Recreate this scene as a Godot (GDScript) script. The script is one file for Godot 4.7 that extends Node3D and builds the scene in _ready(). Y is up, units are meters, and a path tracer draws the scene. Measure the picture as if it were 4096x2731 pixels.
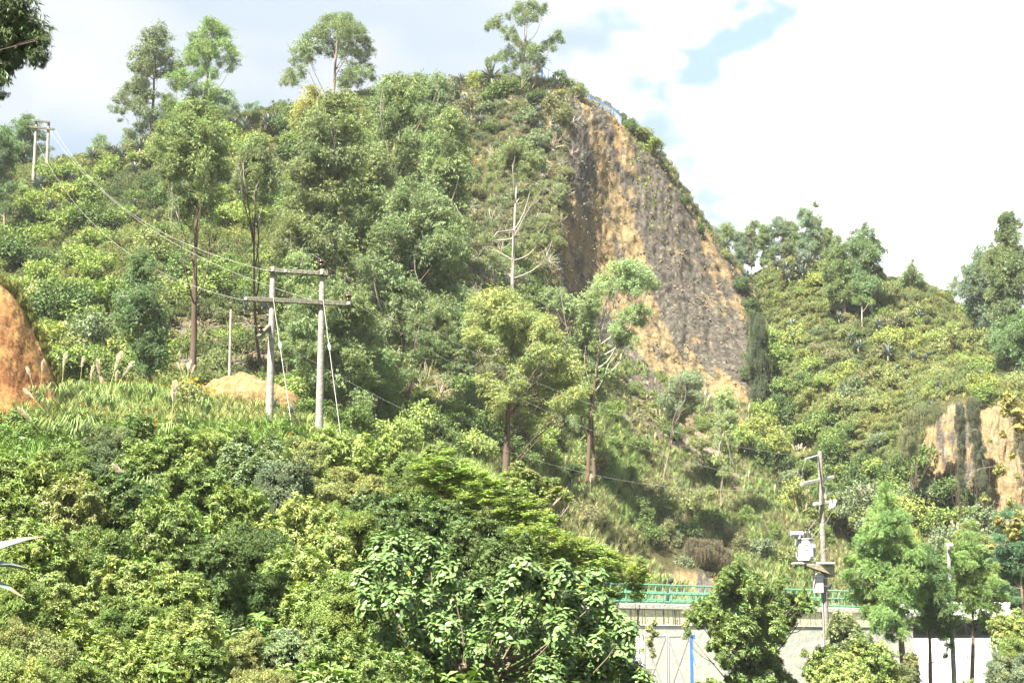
extends Node3D
# A bush-covered hillside with an eroded ochre cliff, eucalyptus trees, power poles and a small waterworks at its foot.
# Units are metres; the camera's eye is the origin, -z is away from it.

const FPX := 1600.0          # focal length in pixels
const PITCH := 10.6
const DK := 1.256           # distances below are written in units of this many metres
var sp := sin(deg_to_rad(PITCH))
var cp := cos(deg_to_rad(PITCH))
var rng := RandomNumberGenerator.new()
var used := {}
var labels_used := {}
var mats := {}
var clump := {}
var grid_pts := {}          # pixel cell -> terrain points, to find the ground under a plant
var n_shrubs := 0

# ------------------------------------------------------------------ measuring
func P(px: float, py: float, d: float) -> Vector3:
	var X := (px - 512.0) / FPX
	var Y := (341.0 - py) / FPX
	var k := d * DK / (cp - Y * sp)
	return Vector3(X * k, (sp + Y * cp) * k, -d * DK)

func project(p: Vector3) -> Vector2:
	var f := -p.z * cp + p.y * sp
	return Vector2(512.0 + FPX * p.x / f, 341.0 - FPX * (p.y * cp + p.z * sp) / f)

func R(a: float, b: float) -> float:
	return rng.randf_range(a, b)

func rdir() -> Vector3:
	var z := R(-1, 1)
	var a := R(0, TAU)
	var s := sqrt(1.0 - z * z)
	return Vector3(s * cos(a), z, s * sin(a))

# ------------------------------------------------------------------ mesh builder
class MB:
	var v := PackedVector3Array()
	var c := PackedColorArray()
	var ix := PackedInt32Array()

	func tri(a: Vector3, b: Vector3, d: Vector3, col: Color) -> void:
		var n := v.size()
		v.append(a); v.append(b); v.append(d)
		c.append(col); c.append(col); c.append(col)
		ix.append(n); ix.append(n + 1); ix.append(n + 2)

	func quad(a: Vector3, b: Vector3, d: Vector3, e: Vector3, col: Color) -> void:
		var n := v.size()
		v.append(a); v.append(b); v.append(d); v.append(e)
		for i in 4: c.append(col)
		ix.append_array(PackedInt32Array([n, n + 1, n + 2, n, n + 2, n + 3]))

	# a kite-shaped leaf folded along its midrib
	func leaf(p: Vector3, dir: Vector3, nrm: Vector3, length: float, wid: float, col: Color, fold := 0.25) -> void:
		var side := dir.cross(nrm).normalized()
		var up := side.cross(dir)
		var m := p + dir * length * 0.42
		var n := v.size()
		v.append(p)
		v.append(m + side * wid * 0.5 + up * wid * fold)
		v.append(p + dir * length - up * length * 0.08)
		v.append(m - side * wid * 0.5 + up * wid * fold)
		c.append(col); c.append(col); c.append(col); c.append(col)
		ix.append_array(PackedInt32Array([n, n + 1, n + 2, n, n + 2, n + 3]))

	# a broad leaf with a rounded outline, a midrib and a drooping tip
	func broad(p: Vector3, dir: Vector3, nrm: Vector3, length: float, wid: float, col: Color, droop := 0.3) -> void:
		var side := dir.cross(nrm).normalized()
		var up := side.cross(dir)
		var n := v.size()
		var ts := [0.0, 0.22, 0.5, 0.78, 1.0]
		var ws := [0.04, 0.8, 1.0, 0.7, 0.0]
		for i in 5:
			var t: float = ts[i]
			var mid: Vector3 = p + dir * length * (t - 0.12 * droop * t * t) - up * length * droop * t * t
			var w: float = wid * 0.5 * ws[i]
			v.append(mid - side * w + up * w * 0.25); v.append(mid); v.append(mid + side * w + up * w * 0.25)
			c.append(col); c.append(Color(col.r * 1.12, col.g * 1.1, col.b * 1.12)); c.append(col)
		for i in 4:
			var a := n + i * 3
			ix.append_array(PackedInt32Array([a, a + 3, a + 4, a, a + 4, a + 1, a + 1, a + 4, a + 5, a + 1, a + 5, a + 2]))

	func tube(pts: PackedVector3Array, radii: PackedFloat32Array, sides: int, col: Color, wob := 0.0, cap := true) -> void:
		var n0 := v.size()
		var last := pts.size() - 1
		var ref := Vector3(0.31, 0.11, 0.94).normalized()
		for i in pts.size():
			var t := (pts[mini(i + 1, last)] - pts[maxi(i - 1, 0)]).normalized()
			var x := t.cross(ref)
			if x.length() < 0.1: x = t.cross(Vector3.RIGHT)
			x = x.normalized()
			var y := t.cross(x)
			var shade := 1.0 + wob * sin(float(i) * 12.9898 + pts[i].x * 3.7)
			for k in sides:
				var a := TAU * k / sides
				var w := 1.0 + wob * 0.5 * sin(float(k) * 5.1 + float(i) * 1.7)
				v.append(pts[i] + (x * cos(a) + y * sin(a)) * radii[i] * w)
				var s := shade * (1.0 + wob * sin(float(k * 7 + i * 3)))
				c.append(Color(col.r * s, col.g * s, col.b * s))
		for i in last:
			for k in sides:
				var a := n0 + i * sides + k
				var b := n0 + i * sides + (k + 1) % sides
				ix.append_array(PackedInt32Array([a, a + sides, b + sides, a, b + sides, b]))
		if cap:
			for e in [0, last]:
				var m := v.size()
				v.append(pts[e]); c.append(col)
				for k in sides:
					var a: int = n0 + e * sides + k
					var b: int = n0 + e * sides + (k + 1) % sides
					ix.append_array(PackedInt32Array([m, a, b] if e == 0 else [m, b, a]))

	func box(o: Vector3, s: Vector3, col: Color, basis := Basis(), ch := 0.0) -> void:
		# a box with chamfered edges when ch > 0
		var h := s * 0.5
		if ch <= 0.0:
			for f in [[Vector3.RIGHT, Vector3.UP, Vector3.BACK], [Vector3.UP, Vector3.BACK, Vector3.RIGHT], [Vector3.BACK, Vector3.RIGHT, Vector3.UP]]:
				for sg in [1.0, -1.0]:
					var n: Vector3 = f[0] * sg * h
					var a: Vector3 = f[1] * h
					var b: Vector3 = f[2] * h * sg
					quad(o + basis * (n - a - b), o + basis * (n - a + b), o + basis * (n + a + b), o + basis * (n + a - b), col)
			return
		var k := h - Vector3.ONE * ch
		var corners := {}
		for sx in [-1, 1]:
			for sy in [-1, 1]:
				for sz in [-1, 1]:
					var q := Vector3(sx, sy, sz)
					for ax in 3:
						var w := q * k
						w[ax] = q[ax] * h[ax]
						corners[[sx, sy, sz, ax]] = o + basis * w
		for ax in 3:
			var u := (ax + 1) % 3
			var w := (ax + 2) % 3
			for sg in [-1, 1]:
				var q := []
				for e in [[-1, -1], [1, -1], [1, 1], [-1, 1]]:
					var key := [0, 0, 0, ax]
					key[ax] = sg; key[u] = e[0]; key[w] = e[1]
					q.append(corners[key])
				if sg > 0: q.reverse()
				quad(q[0], q[1], q[2], q[3], col)
			for e in [[-1, -1], [1, -1], [1, 1], [-1, 1]]:   # chamfers along axis ax
				var q := []
				for sg in [-1, 1]:
					for f in [u, w]:
						var key := [0, 0, 0, f]
						key[ax] = sg; key[u] = e[0]; key[w] = e[1]
						q.append(corners[key])
				var r := [q[0], q[1], q[3], q[2]]
				if e[0] * e[1] > 0: r.reverse()
				quad(r[0], r[1], r[2], r[3], col)
		for sx in [-1, 1]:
			for sy in [-1, 1]:
				for sz in [-1, 1]:
					var q := [corners[[sx, sy, sz, 0]], corners[[sx, sy, sz, 1]], corners[[sx, sy, sz, 2]]]
					if sx * sy * sz > 0: q.reverse()
					tri(q[0], q[1], q[2], col)

	func lathe(o: Vector3, prof: Array, sides: int, col: Color) -> void:   # prof: [radius, height] pairs going up
		var n0 := v.size()
		for p in prof:
			for k in sides:
				var a := TAU * k / sides
				v.append(o + Vector3(cos(a) * p[0], p[1], sin(a) * p[0])); c.append(col)
		for i in prof.size() - 1:
			for k in sides:
				var a := n0 + i * sides + k
				var b := n0 + i * sides + (k + 1) % sides
				ix.append_array(PackedInt32Array([a, a + sides, b + sides, a, b + sides, b]))

	func mesh(mat: Material, smooth := false) -> ArrayMesh:
		var arr := []
		arr.resize(Mesh.ARRAY_MAX)
		arr[Mesh.ARRAY_VERTEX] = v
		arr[Mesh.ARRAY_COLOR] = c
		arr[Mesh.ARRAY_INDEX] = ix
		if smooth:
			var n := PackedVector3Array()
			n.resize(v.size())
			for i in range(0, ix.size(), 3):
				var a := ix[i]; var b := ix[i + 1]; var d := ix[i + 2]
				var f := (v[d] - v[a]).cross(v[b] - v[a])
				n[a] += f; n[b] += f; n[d] += f
			for i in n.size():
				n[i] = n[i].normalized() if n[i].length_squared() > 1e-20 else Vector3.UP
			arr[Mesh.ARRAY_NORMAL] = n
		var m := ArrayMesh.new()
		m.add_surface_from_arrays(Mesh.PRIMITIVE_TRIANGLES, arr)
		m.surface_set_material(0, mat)
		return m

# ------------------------------------------------------------------ scene helpers
func numbered(called: String) -> String:
	var k: int = used.get(called, 0)
	used[called] = k + 1
	return called if k == 0 else "%s_%03d" % [called, k]

func tag(o: Node, label: String, category := "", group := "", kind := "") -> void:
	if label: o.set_meta("label", label)
	if category: o.set_meta("category", category)
	if group: o.set_meta("group", group)
	if kind: o.set_meta("kind", kind)

func thing(called: String, label: String, category: String, at := Vector3.ZERO, group := "") -> Node3D:
	var o := Node3D.new()
	o.name = numbered(called)
	add_child(o)
	o.position = at
	tag(o, label, category, group)
	return o

func part(called: String, m: Mesh, parent: Node, at := Vector3.ZERO) -> MeshInstance3D:
	var o := MeshInstance3D.new()
	o.mesh = m
	o.position = at
	if parent == self:
		o.name = numbered(called)
		add_child(o)
	else:
		o.name = called
		if parent.has_node(called):
			var k := 1
			while parent.has_node("%s_%03d" % [called, k]): k += 1
			o.name = "%s_%03d" % [called, k]
		parent.add_child(o, true)
	return o

func material(key: String, rough := 0.9, spec := 0.3, back := Color.BLACK, albedo := Color.WHITE) -> StandardMaterial3D:
	if mats.has(key): return mats[key]
	var m := StandardMaterial3D.new()
	m.resource_name = key
	m.vertex_color_use_as_albedo = true
	m.albedo_color = albedo.linear_to_srgb()
	m.roughness = rough
	m.metallic_specular = spec
	if back != Color.BLACK:
		m.backlight_enabled = true
		m.backlight = back
		m.cull_mode = BaseMaterial3D.CULL_DISABLED
	mats[key] = m
	return m

func noise_tex(seed_: int, freq: float, oct: int, size := 256, normal := false, bump := 4.0, ramp: Gradient = null) -> NoiseTexture2D:
	var f := FastNoiseLite.new()
	f.seed = seed_
	f.frequency = freq
	f.fractal_octaves = oct
	var t := NoiseTexture2D.new()
	t.width = size; t.height = size
	t.seamless = true
	t.noise = f
	if ramp: t.color_ramp = ramp
	if normal:
		t.as_normal_map = true
		t.bump_strength = bump
	return t

func grain(m: StandardMaterial3D, seed_: int, lo: float, scale: float, bump := 0.0) -> void:
	# a fine grain over a surface's own colour, and its relief
	var g := Gradient.new()
	g.set_color(0, Color(lo, lo, lo)); g.set_color(1, Color(1, 1, 1))
	m.albedo_texture = noise_tex(seed_, 0.02, 5, 256, false, 0.0, g)
	m.uv1_triplanar = true
	m.uv1_world_triplanar = true
	m.uv1_scale = Vector3.ONE * scale
	if bump > 0.0:
		m.normal_enabled = true
		m.normal_texture = noise_tex(seed_ + 7, 0.03, 5, 256, true, bump)
		m.normal_scale = 1.0

func catmull(a: Vector3, b: Vector3, c: Vector3, d: Vector3, t: float) -> Vector3:
	return b.cubic_interpolate(c, a, d, t)

func loft(ctrl: Array, su: int, sv: int) -> Array:
	# ctrl[column][row] of world points -> dense grid[column][row]
	var nr: int = ctrl[0].size()
	var rows := []
	for c in ctrl:
		var line := PackedVector3Array()
		for r in nr - 1:
			for k in sv:
				line.append(catmull(c[maxi(r - 1, 0)], c[r], c[r + 1], c[mini(r + 2, nr - 1)], float(k) / sv))
		line.append(c[nr - 1])
		rows.append(line)
	var out := []
	var nc := rows.size()
	for q in nc - 1:
		for k in su:
			var line := PackedVector3Array()
			line.resize(rows[0].size())
			var a: PackedVector3Array = rows[maxi(q - 1, 0)]
			var b: PackedVector3Array = rows[q]
			var c: PackedVector3Array = rows[q + 1]
			var d: PackedVector3Array = rows[mini(q + 2, nc - 1)]
			var t := float(k) / su
			for i in line.size(): line[i] = catmull(a[i], b[i], c[i], d[i], t)
			out.append(line)
	out.append(rows[nc - 1])
	return out

var heights := {}

func height_at(x: float, z: float) -> float:
	# the terrain's height here
	var best := 1e9
	var y := -4.0
	var cx := int(floor(x / 2.0))
	var cz := int(floor(z / 2.0))
	for dx in [-1, 0, 1]:
		for dz in [-1, 0, 1]:
			for p in heights.get(Vector2i(cx + dx, cz + dz), PackedVector3Array()):
				var q: float = (p.x - x) * (p.x - x) + (p.z - z) * (p.z - z)
				if q < best:
					best = q; y = p.y
	return y

func remember(g: Array) -> void:
	for line in g:
		for p in line:
			var hk := Vector2i(int(floor(p.x / 2.0)), int(floor(p.z / 2.0)))
			if not heights.has(hk): heights[hk] = PackedVector3Array()
			heights[hk].append(p)
			if p.z > -6.0: continue
			var s := project(p)
			if s.x < -160 or s.x > 1200 or s.y < -100 or s.y > 900: continue
			var key := Vector2i(int(floor(s.x / 8.0)), int(floor(s.y / 8.0)))
			if not grid_pts.has(key): grid_pts[key] = PackedVector3Array()
			grid_pts[key].append(p)

func ground(px: float, py: float, reach := 7.0) -> Vector3:
	# the nearest terrain point that shows at this pixel
	var best := Vector3.ZERO
	var bd := 1e9
	var cx := int(floor(px / 8.0))
	var cy := int(floor(py / 8.0))
	for dx in [-1, 0, 1]:
		for dy in [-1, 0, 1]:
			var key := Vector2i(cx + dx, cy + dy)
			if not grid_pts.has(key): continue
			for p in grid_pts[key]:
				var s := project(p) - Vector2(px, py)
				var cost: float = -p.z + s.length() * 1.2
				if absf(s.x) < reach and absf(s.y) < reach and cost < bd:
					bd = cost
					best = p
	if bd > 1e8 and reach < 30.0:
		return ground(px, py - 6.0, reach + 6.0) if py > 60 else ground(px, py + 6.0, reach + 6.0)
	return best

func in_poly(p: Vector2, poly: PackedVector2Array) -> bool:
	return Geometry2D.is_point_in_polygon(p, poly)

const LEAF := Color(1.48, 1.56, 1.5)
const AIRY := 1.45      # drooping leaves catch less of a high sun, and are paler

# ------------------------------------------------------------------ foliage
func leaf_color(v: float, warm: float) -> Color:
	var b := v * R(0.5, 1.5)
	var w := R(-warm, warm)
	return Color(clampf(b * (1.0 + w), 0, 1), clampf(b * (1.0 + w * 0.25), 0, 1), clampf(b * (1.0 - w * 0.6), 0, 1))

func lump_points(n: int, lumps: int, flat: float, spread: float, size: float) -> PackedVector3Array:
	# points crowded towards the outside of several overlapping lumps
	var cs := []
	for i in lumps:
		var d := rdir() * spread * pow(rng.randf(), 0.4)
		cs.append([Vector3(d.x, d.y * flat, d.z), size * R(0.7, 1.2)])
	var out := PackedVector3Array()
	for i in n:
		var l: Array = cs[rng.randi() % lumps]
		var d: Vector3 = rdir() * l[1] * pow(rng.randf(), 0.3)
		out.append(l[0] + Vector3(d.x, d.y * lerpf(flat, 1.0, 0.4), d.z))
	return out

func make_clump(style: String, seed_: int) -> ArrayMesh:
	rng.seed = seed_
	var m := MB.new()
	var mat: StandardMaterial3D = mats[style + "_leaf"]
	var twig := Color(0.34, 0.28, 0.2)
	match style:
		"hang":      # eucalyptus: sprigs of narrow leaves that hang
			for p in lump_points(110, 12, 0.95, 0.8, 0.5):
				var o := (p.normalized() * 0.8 + rdir() * 0.7 + Vector3(0, -0.1, 0)).normalized()
				var v := 0.6 * R(0.8, 1.2)
				var reach := R(0.03, 0.06)
				for k in 9:
					var q := p + o * reach * k + rdir() * 0.04
					var d := (Vector3(0, -0.8, 0) + rdir() * 0.85 + o * 0.3).normalized()
					m.leaf(q, d, rdir(), R(0.17, 0.29), R(0.045, 0.068), leaf_color(v, 0.18), 0.15)
				if rng.randf() < 0.3:
					m.tube(PackedVector3Array([p * 0.35, p * 0.8 + Vector3(0, -0.03, 0), p + o * 0.3]), PackedFloat32Array([0.016, 0.01, 0.004]), 3, twig, 0.1, false)
		"shrub":     # small leaves in tufts that point outwards and up
			for p in lump_points(420, 12, 0.8, 0.7, 0.42):
				var o := (p.normalized() * 0.9 + rdir() * 0.5 + Vector3(0, 0.5, 0)).normalized()
				var v := 0.56 * R(0.8, 1.2)
				for k in 7:
					var d := (o * 0.55 + rdir()).normalized()
					m.leaf(p + o * 0.03 * k + rdir() * 0.04, d, (o + rdir() * 0.6).normalized(), R(0.09, 0.16), R(0.048, 0.075), leaf_color(v, 0.14), 0.2)
				if rng.randf() < 0.12:
					m.tube(PackedVector3Array([p * 0.2 - Vector3(0, 0.2, 0), p * 0.7, p]), PackedFloat32Array([0.022, 0.014, 0.005]), 3, twig, 0.1, false)
		"leafy":     # mid-sized pointed leaves, whorls at the shoot tips
			for p0 in lump_points(95, 11, 0.9, 0.74, 0.44):
				var o := (p0.normalized() * 0.8 + rdir() * 0.6 + Vector3(0, 0.5, 0)).normalized()
				var p: Vector3 = p0 + o * (R(0.0, 0.32) if rng.randf() < 0.3 else 0.0)
				var v := 0.6 * R(0.72, 1.25)
				for k in 9:
					var a := TAU * k * 0.382
					var s := o.cross(Vector3(0.3, 0.9, 0.2)).normalized()
					var d := (s.rotated(o, a) + o * R(-0.25, 0.7)).normalized()
					m.leaf(p + o * 0.024 * k - o * 0.13, d, (o + rdir() * 0.4).normalized(), R(0.2, 0.34), R(0.085, 0.13), leaf_color(v, 0.12), 0.28)
				m.tube(PackedVector3Array([p - o * 0.5 - Vector3(0, 0.12, 0), p - o * 0.2, p + o * 0.08]), PackedFloat32Array([0.012, 0.009, 0.005]), 3, twig, 0.1, false)
		"fine":      # acacia: flat sprays of tiny leaflets
			for p in lump_points(110, 13, 0.42, 0.78, 0.42):
				var a := R(0, TAU)
				var o := Vector3(cos(a), R(-0.2, 0.35), sin(a)).normalized()
				var s := o.cross(Vector3.UP).normalized()
				var v := 0.6 * R(0.85, 1.15)
				for k in 8:
					for sg in [-1.0, 1.0]:
						var d: Vector3 = (s * sg + o * 0.6 + rdir() * 0.12).normalized()
						m.leaf(p + o * (0.05 * k - 0.2) + rdir() * 0.008, d, (Vector3.UP + rdir() * 0.7).normalized(), R(0.1, 0.16), 0.06, leaf_color(v, 0.1), 0.1)
			for i in 14:
				var d := rdir()
				d.y = absf(d.y) * 0.15
				m.tube(PackedVector3Array([Vector3(0, -0.32, 0), d * 0.5 - Vector3(0, 0.12, 0), d * 0.95]), PackedFloat32Array([0.02, 0.012, 0.004]), 3, twig, 0.1, false)
		"feather":   # cypress: soft plumes of fine drooping needles
			for p in lump_points(120, 9, 0.75, 0.62, 0.46):
				var o := (p.normalized() * 0.8 + rdir() * 0.45 + Vector3(0, 0.25, 0)).normalized()
				var v := 0.58 * R(0.85, 1.15)
				for k in 20:
					var q := p + o * 0.02 * k - Vector3(0, 0.0006 * k * k, 0)
					var d := (o * 0.9 + rdir() * 0.75 + Vector3(0, -0.12, 0)).normalized()
					m.leaf(q, d, rdir(), R(0.13, 0.24), 0.034, leaf_color(v, 0.1), 0.0)
				if rng.randf() < 0.3:
					m.tube(PackedVector3Array([p * 0.2, p * 0.7, p + o * 0.3]), PackedFloat32Array([0.014, 0.01, 0.004]), 3, twig, 0.1, false)
		"pale":      # long drooping pale leaves in bunches
			for p in lump_points(70, 9, 0.85, 0.7, 0.34):
				var v := 0.62 * R(0.85, 1.15)
				for k in 9:
					var a := R(0, TAU)
					var d := Vector3(cos(a) * 0.75, R(-0.75, 0.05), sin(a) * 0.75).normalized()
					m.leaf(p + rdir() * 0.05, d, (Vector3.UP + rdir() * 0.4).normalized(), R(0.2, 0.3), R(0.085, 0.12), leaf_color(v, 0.12), 0.22)
				m.tube(PackedVector3Array([p * 0.3 - Vector3(0, 0.2, 0), p * 0.75, p]), PackedFloat32Array([0.018, 0.012, 0.006]), 3, Color(0.55, 0.5, 0.4), 0.1, false)
		"spray":     # eucalyptus seen close: long curved leaves hanging from fine twigs
			for p in lump_points(58, 9, 0.85, 0.66, 0.4):
				var o := (p.normalized() * 0.8 + rdir() * 0.5 + Vector3(0.2, -0.25, 0)).normalized()
				var v := 0.6 * R(0.75, 1.25)
				for k in 9:
					var q := p + o * 0.05 * k + rdir() * 0.03
					var d := (Vector3(0, -0.9, 0) + rdir() * 0.6 + o * 0.35).normalized()
					var n := rdir()
					var l := R(0.3, 0.55)
					m.leaf(q, d, n, l, R(0.05, 0.075), leaf_color(v, 0.16), 0.2)
				m.tube(PackedVector3Array([p * 0.25, p * 0.8, p + o * 0.45]), PackedFloat32Array([0.022, 0.014, 0.005]), 3, twig, 0.1, false)
		"vine":      # a curtain of hanging stems with small leaves
			for i in 90:
				var a := R(0, TAU)
				var r := sqrt(rng.randf())
				var p := Vector3(cos(a) * r, R(0.2, 1.0), sin(a) * r * 0.5)
				var n := rng.randi_range(10, 24)
				for k in n:
					p += Vector3(R(-0.03, 0.03), -0.075, R(-0.02, 0.03))
					for q in 2:
						m.leaf(p + rdir() * 0.03, (rdir() + Vector3(0, -0.8, 0.3)).normalized(), rdir(), R(0.07, 0.13), R(0.04, 0.07), leaf_color(0.56, 0.16), 0.2)
		"bare":      # dry twigs with hardly a leaf
			for i in 26:
				var d := (rdir() + Vector3(0, 0.4, 0)).normalized()
				var p := Vector3.ZERO
				var pts := PackedVector3Array([p])
				for k in 4:
					d = (d + rdir() * 0.35).normalized()
					p += d * 0.26
					pts.append(p)
					if k > 0:
						var e := (d + rdir() * 0.8).normalized()
						m.tube(PackedVector3Array([p, p + e * 0.14, p + (e + rdir() * 0.3).normalized() * 0.27]), PackedFloat32Array([0.009, 0.006, 0.003]), 3, Color(0.62, 0.57, 0.5), 0.1, false)
				m.tube(pts, PackedFloat32Array([0.02, 0.015, 0.011, 0.008, 0.004]), 3, Color(0.6, 0.55, 0.48), 0.1, false)
	return m.mesh(mat)

func make_clumps() -> void:
	var back := {"hang": Color(0.66, 0.76, 0.36), "shrub": Color(0.6, 0.7, 0.25), "leafy": Color(0.58, 0.66, 0.22), "fine": Color(0.66, 0.76, 0.25), "spray": Color(0.5, 0.6, 0.2), "feather": Color(0.6, 0.76, 0.4), "pale": Color(0.62, 0.66, 0.28), "vine": Color(0.36, 0.42, 0.14), "bare": Color.BLACK}
	var rough := {"hang": 0.5, "shrub": 0.62, "leafy": 0.52, "fine": 0.6, "spray": 0.45, "feather": 0.7, "pale": 0.5, "vine": 0.55, "bare": 0.8}
	var n := 0
	for style in back:
		material(style + "_leaf", rough[style], 0.42 if style in ["leafy", "pale"] else 0.4, back[style])
		clump[style] = []
		for k in 3:
			n += 1
			clump[style].append(make_clump(style, 900 + n * 17))

func crown(parent: Node, called: String, style: String, spots: Array, tint: Color, vary := 0.16) -> MultiMeshInstance3D:
	# spots: [centre, radius vector, share of the tint (optional colour)] -> one crown of leaf clumps
	var mm := MultiMesh.new()
	mm.transform_format = MultiMesh.TRANSFORM_3D
	mm.use_colors = true
	mm.mesh = clump[style][rng.randi() % 3]
	mm.instance_count = spots.size()
	for i in spots.size():
		var s: Array = spots[i]
		var b := Basis(Vector3.UP, R(0, TAU))
		if style == "shrub" or style == "leafy": b = b * Basis(Vector3.RIGHT, R(-0.3, 0.3))
		var r: Vector3 = s[1]
		mm.set_instance_transform(i, Transform3D(b.scaled(Vector3.ONE) * Basis.from_scale(r), s[0]))
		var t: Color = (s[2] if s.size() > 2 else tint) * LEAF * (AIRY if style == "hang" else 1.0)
		var f := R(1.0 - vary, 1.0 + vary)
		var w := R(-0.08, 0.08)
		mm.set_instance_color(i, Color(t.r * f * (1.0 + w), t.g * f, t.b * f * (1.0 - w)))
	var o := MultiMeshInstance3D.new()
	o.multimesh = mm
	o.name = called
	o.set_meta("kind", "stuff")
	parent.add_child(o, true)
	return o

func limb(m: MB, a: Vector3, b: Vector3, ra: float, rb: float, col: Color, bend := 0.12, sides := 6, segs := 4) -> void:
	var pts := PackedVector3Array()
	var rad := PackedFloat32Array()
	var l := a.distance_to(b)
	var off := rdir() * l * bend
	var sag := Vector3(0, -l * bend * 0.6, 0)
	for i in segs + 1:
		var t := float(i) / segs
		pts.append(a.lerp(b, t) + (off + sag) * sin(PI * t) * 0.8)
		rad.append(lerpf(ra, rb, pow(t, 0.8)))
	m.tube(pts, rad, sides, col, 0.1)

# a tree whose trunk and leaf clumps were measured in the photograph and set at the tree's own distance
func tree(called: String, label: String, category: String, group: String, style: String, d: float, trunk: Array, wid: float, clumps: Array, tint: Color, bark: Color, deep := 0.7, split := 1.0, foot := Color.BLACK, fill := -1.0) -> Node3D:
	# trunk: [px, py] pairs from the foot up; wid: foot diameter in metres; clumps: [px, py, radius px]
	if fill < 0.0: fill = 0.7 if group.begins_with("eucalyptus trees on the hill") else 1.0 if group.begins_with("tall eucalyptus group") else (0.5 if style == "hang" else 0.6)
	var base := P(trunk[0][0], trunk[0][1], d)
	var o := thing(called, label, category, base, group)
	var pts := PackedVector3Array()
	var rad := PackedFloat32Array()
	var n := trunk.size()
	pts.append(Vector3(0, minf(-1.5, height_at(base.x, base.z) - base.y - 0.6), 0)); rad.append(wid * 0.62)
	var lean := 0.0
	for i in n:
		lean += R(-0.25, 0.25) if i > 0 else 0.0
		pts.append(P(trunk[i][0], trunk[i][1], d + lean) - base)
		rad.append(lerpf(wid * 0.5, wid * 0.09, pow(float(i) / (n - 1), 0.85)))
	# smooth the trunk
	var sm := PackedVector3Array()
	var sr := PackedFloat32Array()
	for i in pts.size() - 1:
		for k in 4:
			var t := k / 4.0
			sm.append(catmull(pts[maxi(i - 1, 0)], pts[i], pts[i + 1], pts[mini(i + 2, pts.size() - 1)], t) + Vector3(R(-1, 1), 0, R(-1, 1)) * wid * 0.06)
			sr.append(lerpf(rad[i], rad[i + 1], t))
	sm.append(pts[pts.size() - 1]); sr.append(rad[rad.size() - 1])
	var bm := material("bark", 0.9, 0.2)
	var tm := MB.new()
	tm.tube(sm, sr, 9, bark, 0.12)
	if foot != Color.BLACK:
		for i in tm.c.size(): tm.c[i] = foot.lerp(tm.c[i], smoothstep(0.5, 0.7, float(i / 9) / sm.size()))
	part("trunk", tm.mesh(bm, true), o)
	var spots := []
	var px_m := d * DK / FPX
	var measured := clumps.size()
	if fill > 0.0:
		# more clumps between the measured ones
		var more := []
		for i in int(clumps.size() * fill):
			var q: Array = clumps[rng.randi() % clumps.size()]
			var w: Array = clumps[rng.randi() % clumps.size()]
			for t in 6:
				if Vector2(q[0] - w[0], q[1] - w[1]).length() < 3.2 * q[2]: break
				w = clumps[rng.randi() % clumps.size()]
			if Vector2(q[0] - w[0], q[1] - w[1]).length() < 3.2 * q[2]:
				var t := R(0.2, 0.8)
				more.append([lerpf(q[0], w[0], t) + R(-0.4, 0.4) * q[2], lerpf(q[1], w[1], t) + R(-0.4, 0.4) * q[2], q[2] * R(0.55, 1.0)])
		clumps = clumps + more
	var rmax := 0.0
	var big := 1.18 if group.begins_with("eucalyptus trees on the hill") or group.begins_with("tall eucalyptus group") else 1.0
	for c in clumps: rmax = maxf(rmax, c[2] * px_m)
	var left := 1e9
	var right := -1e9
	for c in clumps:
		left = minf(left, c[0]); right = maxf(right, c[0])
	var half := (right - left) * 0.5 * px_m
	var k := 0
	for c in clumps:
		var r: float = c[2] * px_m * big
		var dz := R(-deep, deep) * half
		var p: Vector3 = P(c[0], c[1], d + dz) - base
		spots.append([p, Vector3(r * R(1.15, 1.5), r * R(1.0, 1.3), r * R(1.15, 1.5))])
		# a few smaller clumps fill the depth behind and in front
		for q in 2: spots.append([p + Vector3(R(-0.9, 0.9) * r, R(-0.9, 0.5) * r, (1.0 if q == 0 else -1.0) * r * R(0.2, 1.2)), Vector3(R(0.7, 1.1), R(0.6, 1.0), R(0.7, 1.1)) * r * 0.75])
		# the limb that carries it leaves the trunk lower down
		var best := 1
		var bc := 1e9
		for i in range(2, sm.size()):
			var dy := p.y - sm[i].y
			var dx := Vector2(p.x - sm[i].x, p.z - sm[i].z).length()
			var want := dx * split + r * 0.4
			var cost := absf(dy - want)
			if cost < bc:
				bc = cost; best = i
		var lm := MB.new()
		var ra := minf(sr[best] * 0.62, 0.03 + 0.045 * r)
		var from := sm[best]
		var mid := from.lerp(p, 0.6)
		if k < measured and (k % (2 if foot == Color.BLACK else 3) == 0 or measured < 12):
			limb(lm, from, p + Vector3(0, -0.1 * r, 0), ra, 0.01 + 0.005 * r, bark, 0.16 if style == "hang" else 0.05, 6, 6)
			limb(lm, mid, p + rdir() * r * 0.9, ra * 0.45, 0.007, bark, 0.2, 4, 4)
			part("branch", lm.mesh(bm, true), o)
		k += 1
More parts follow.
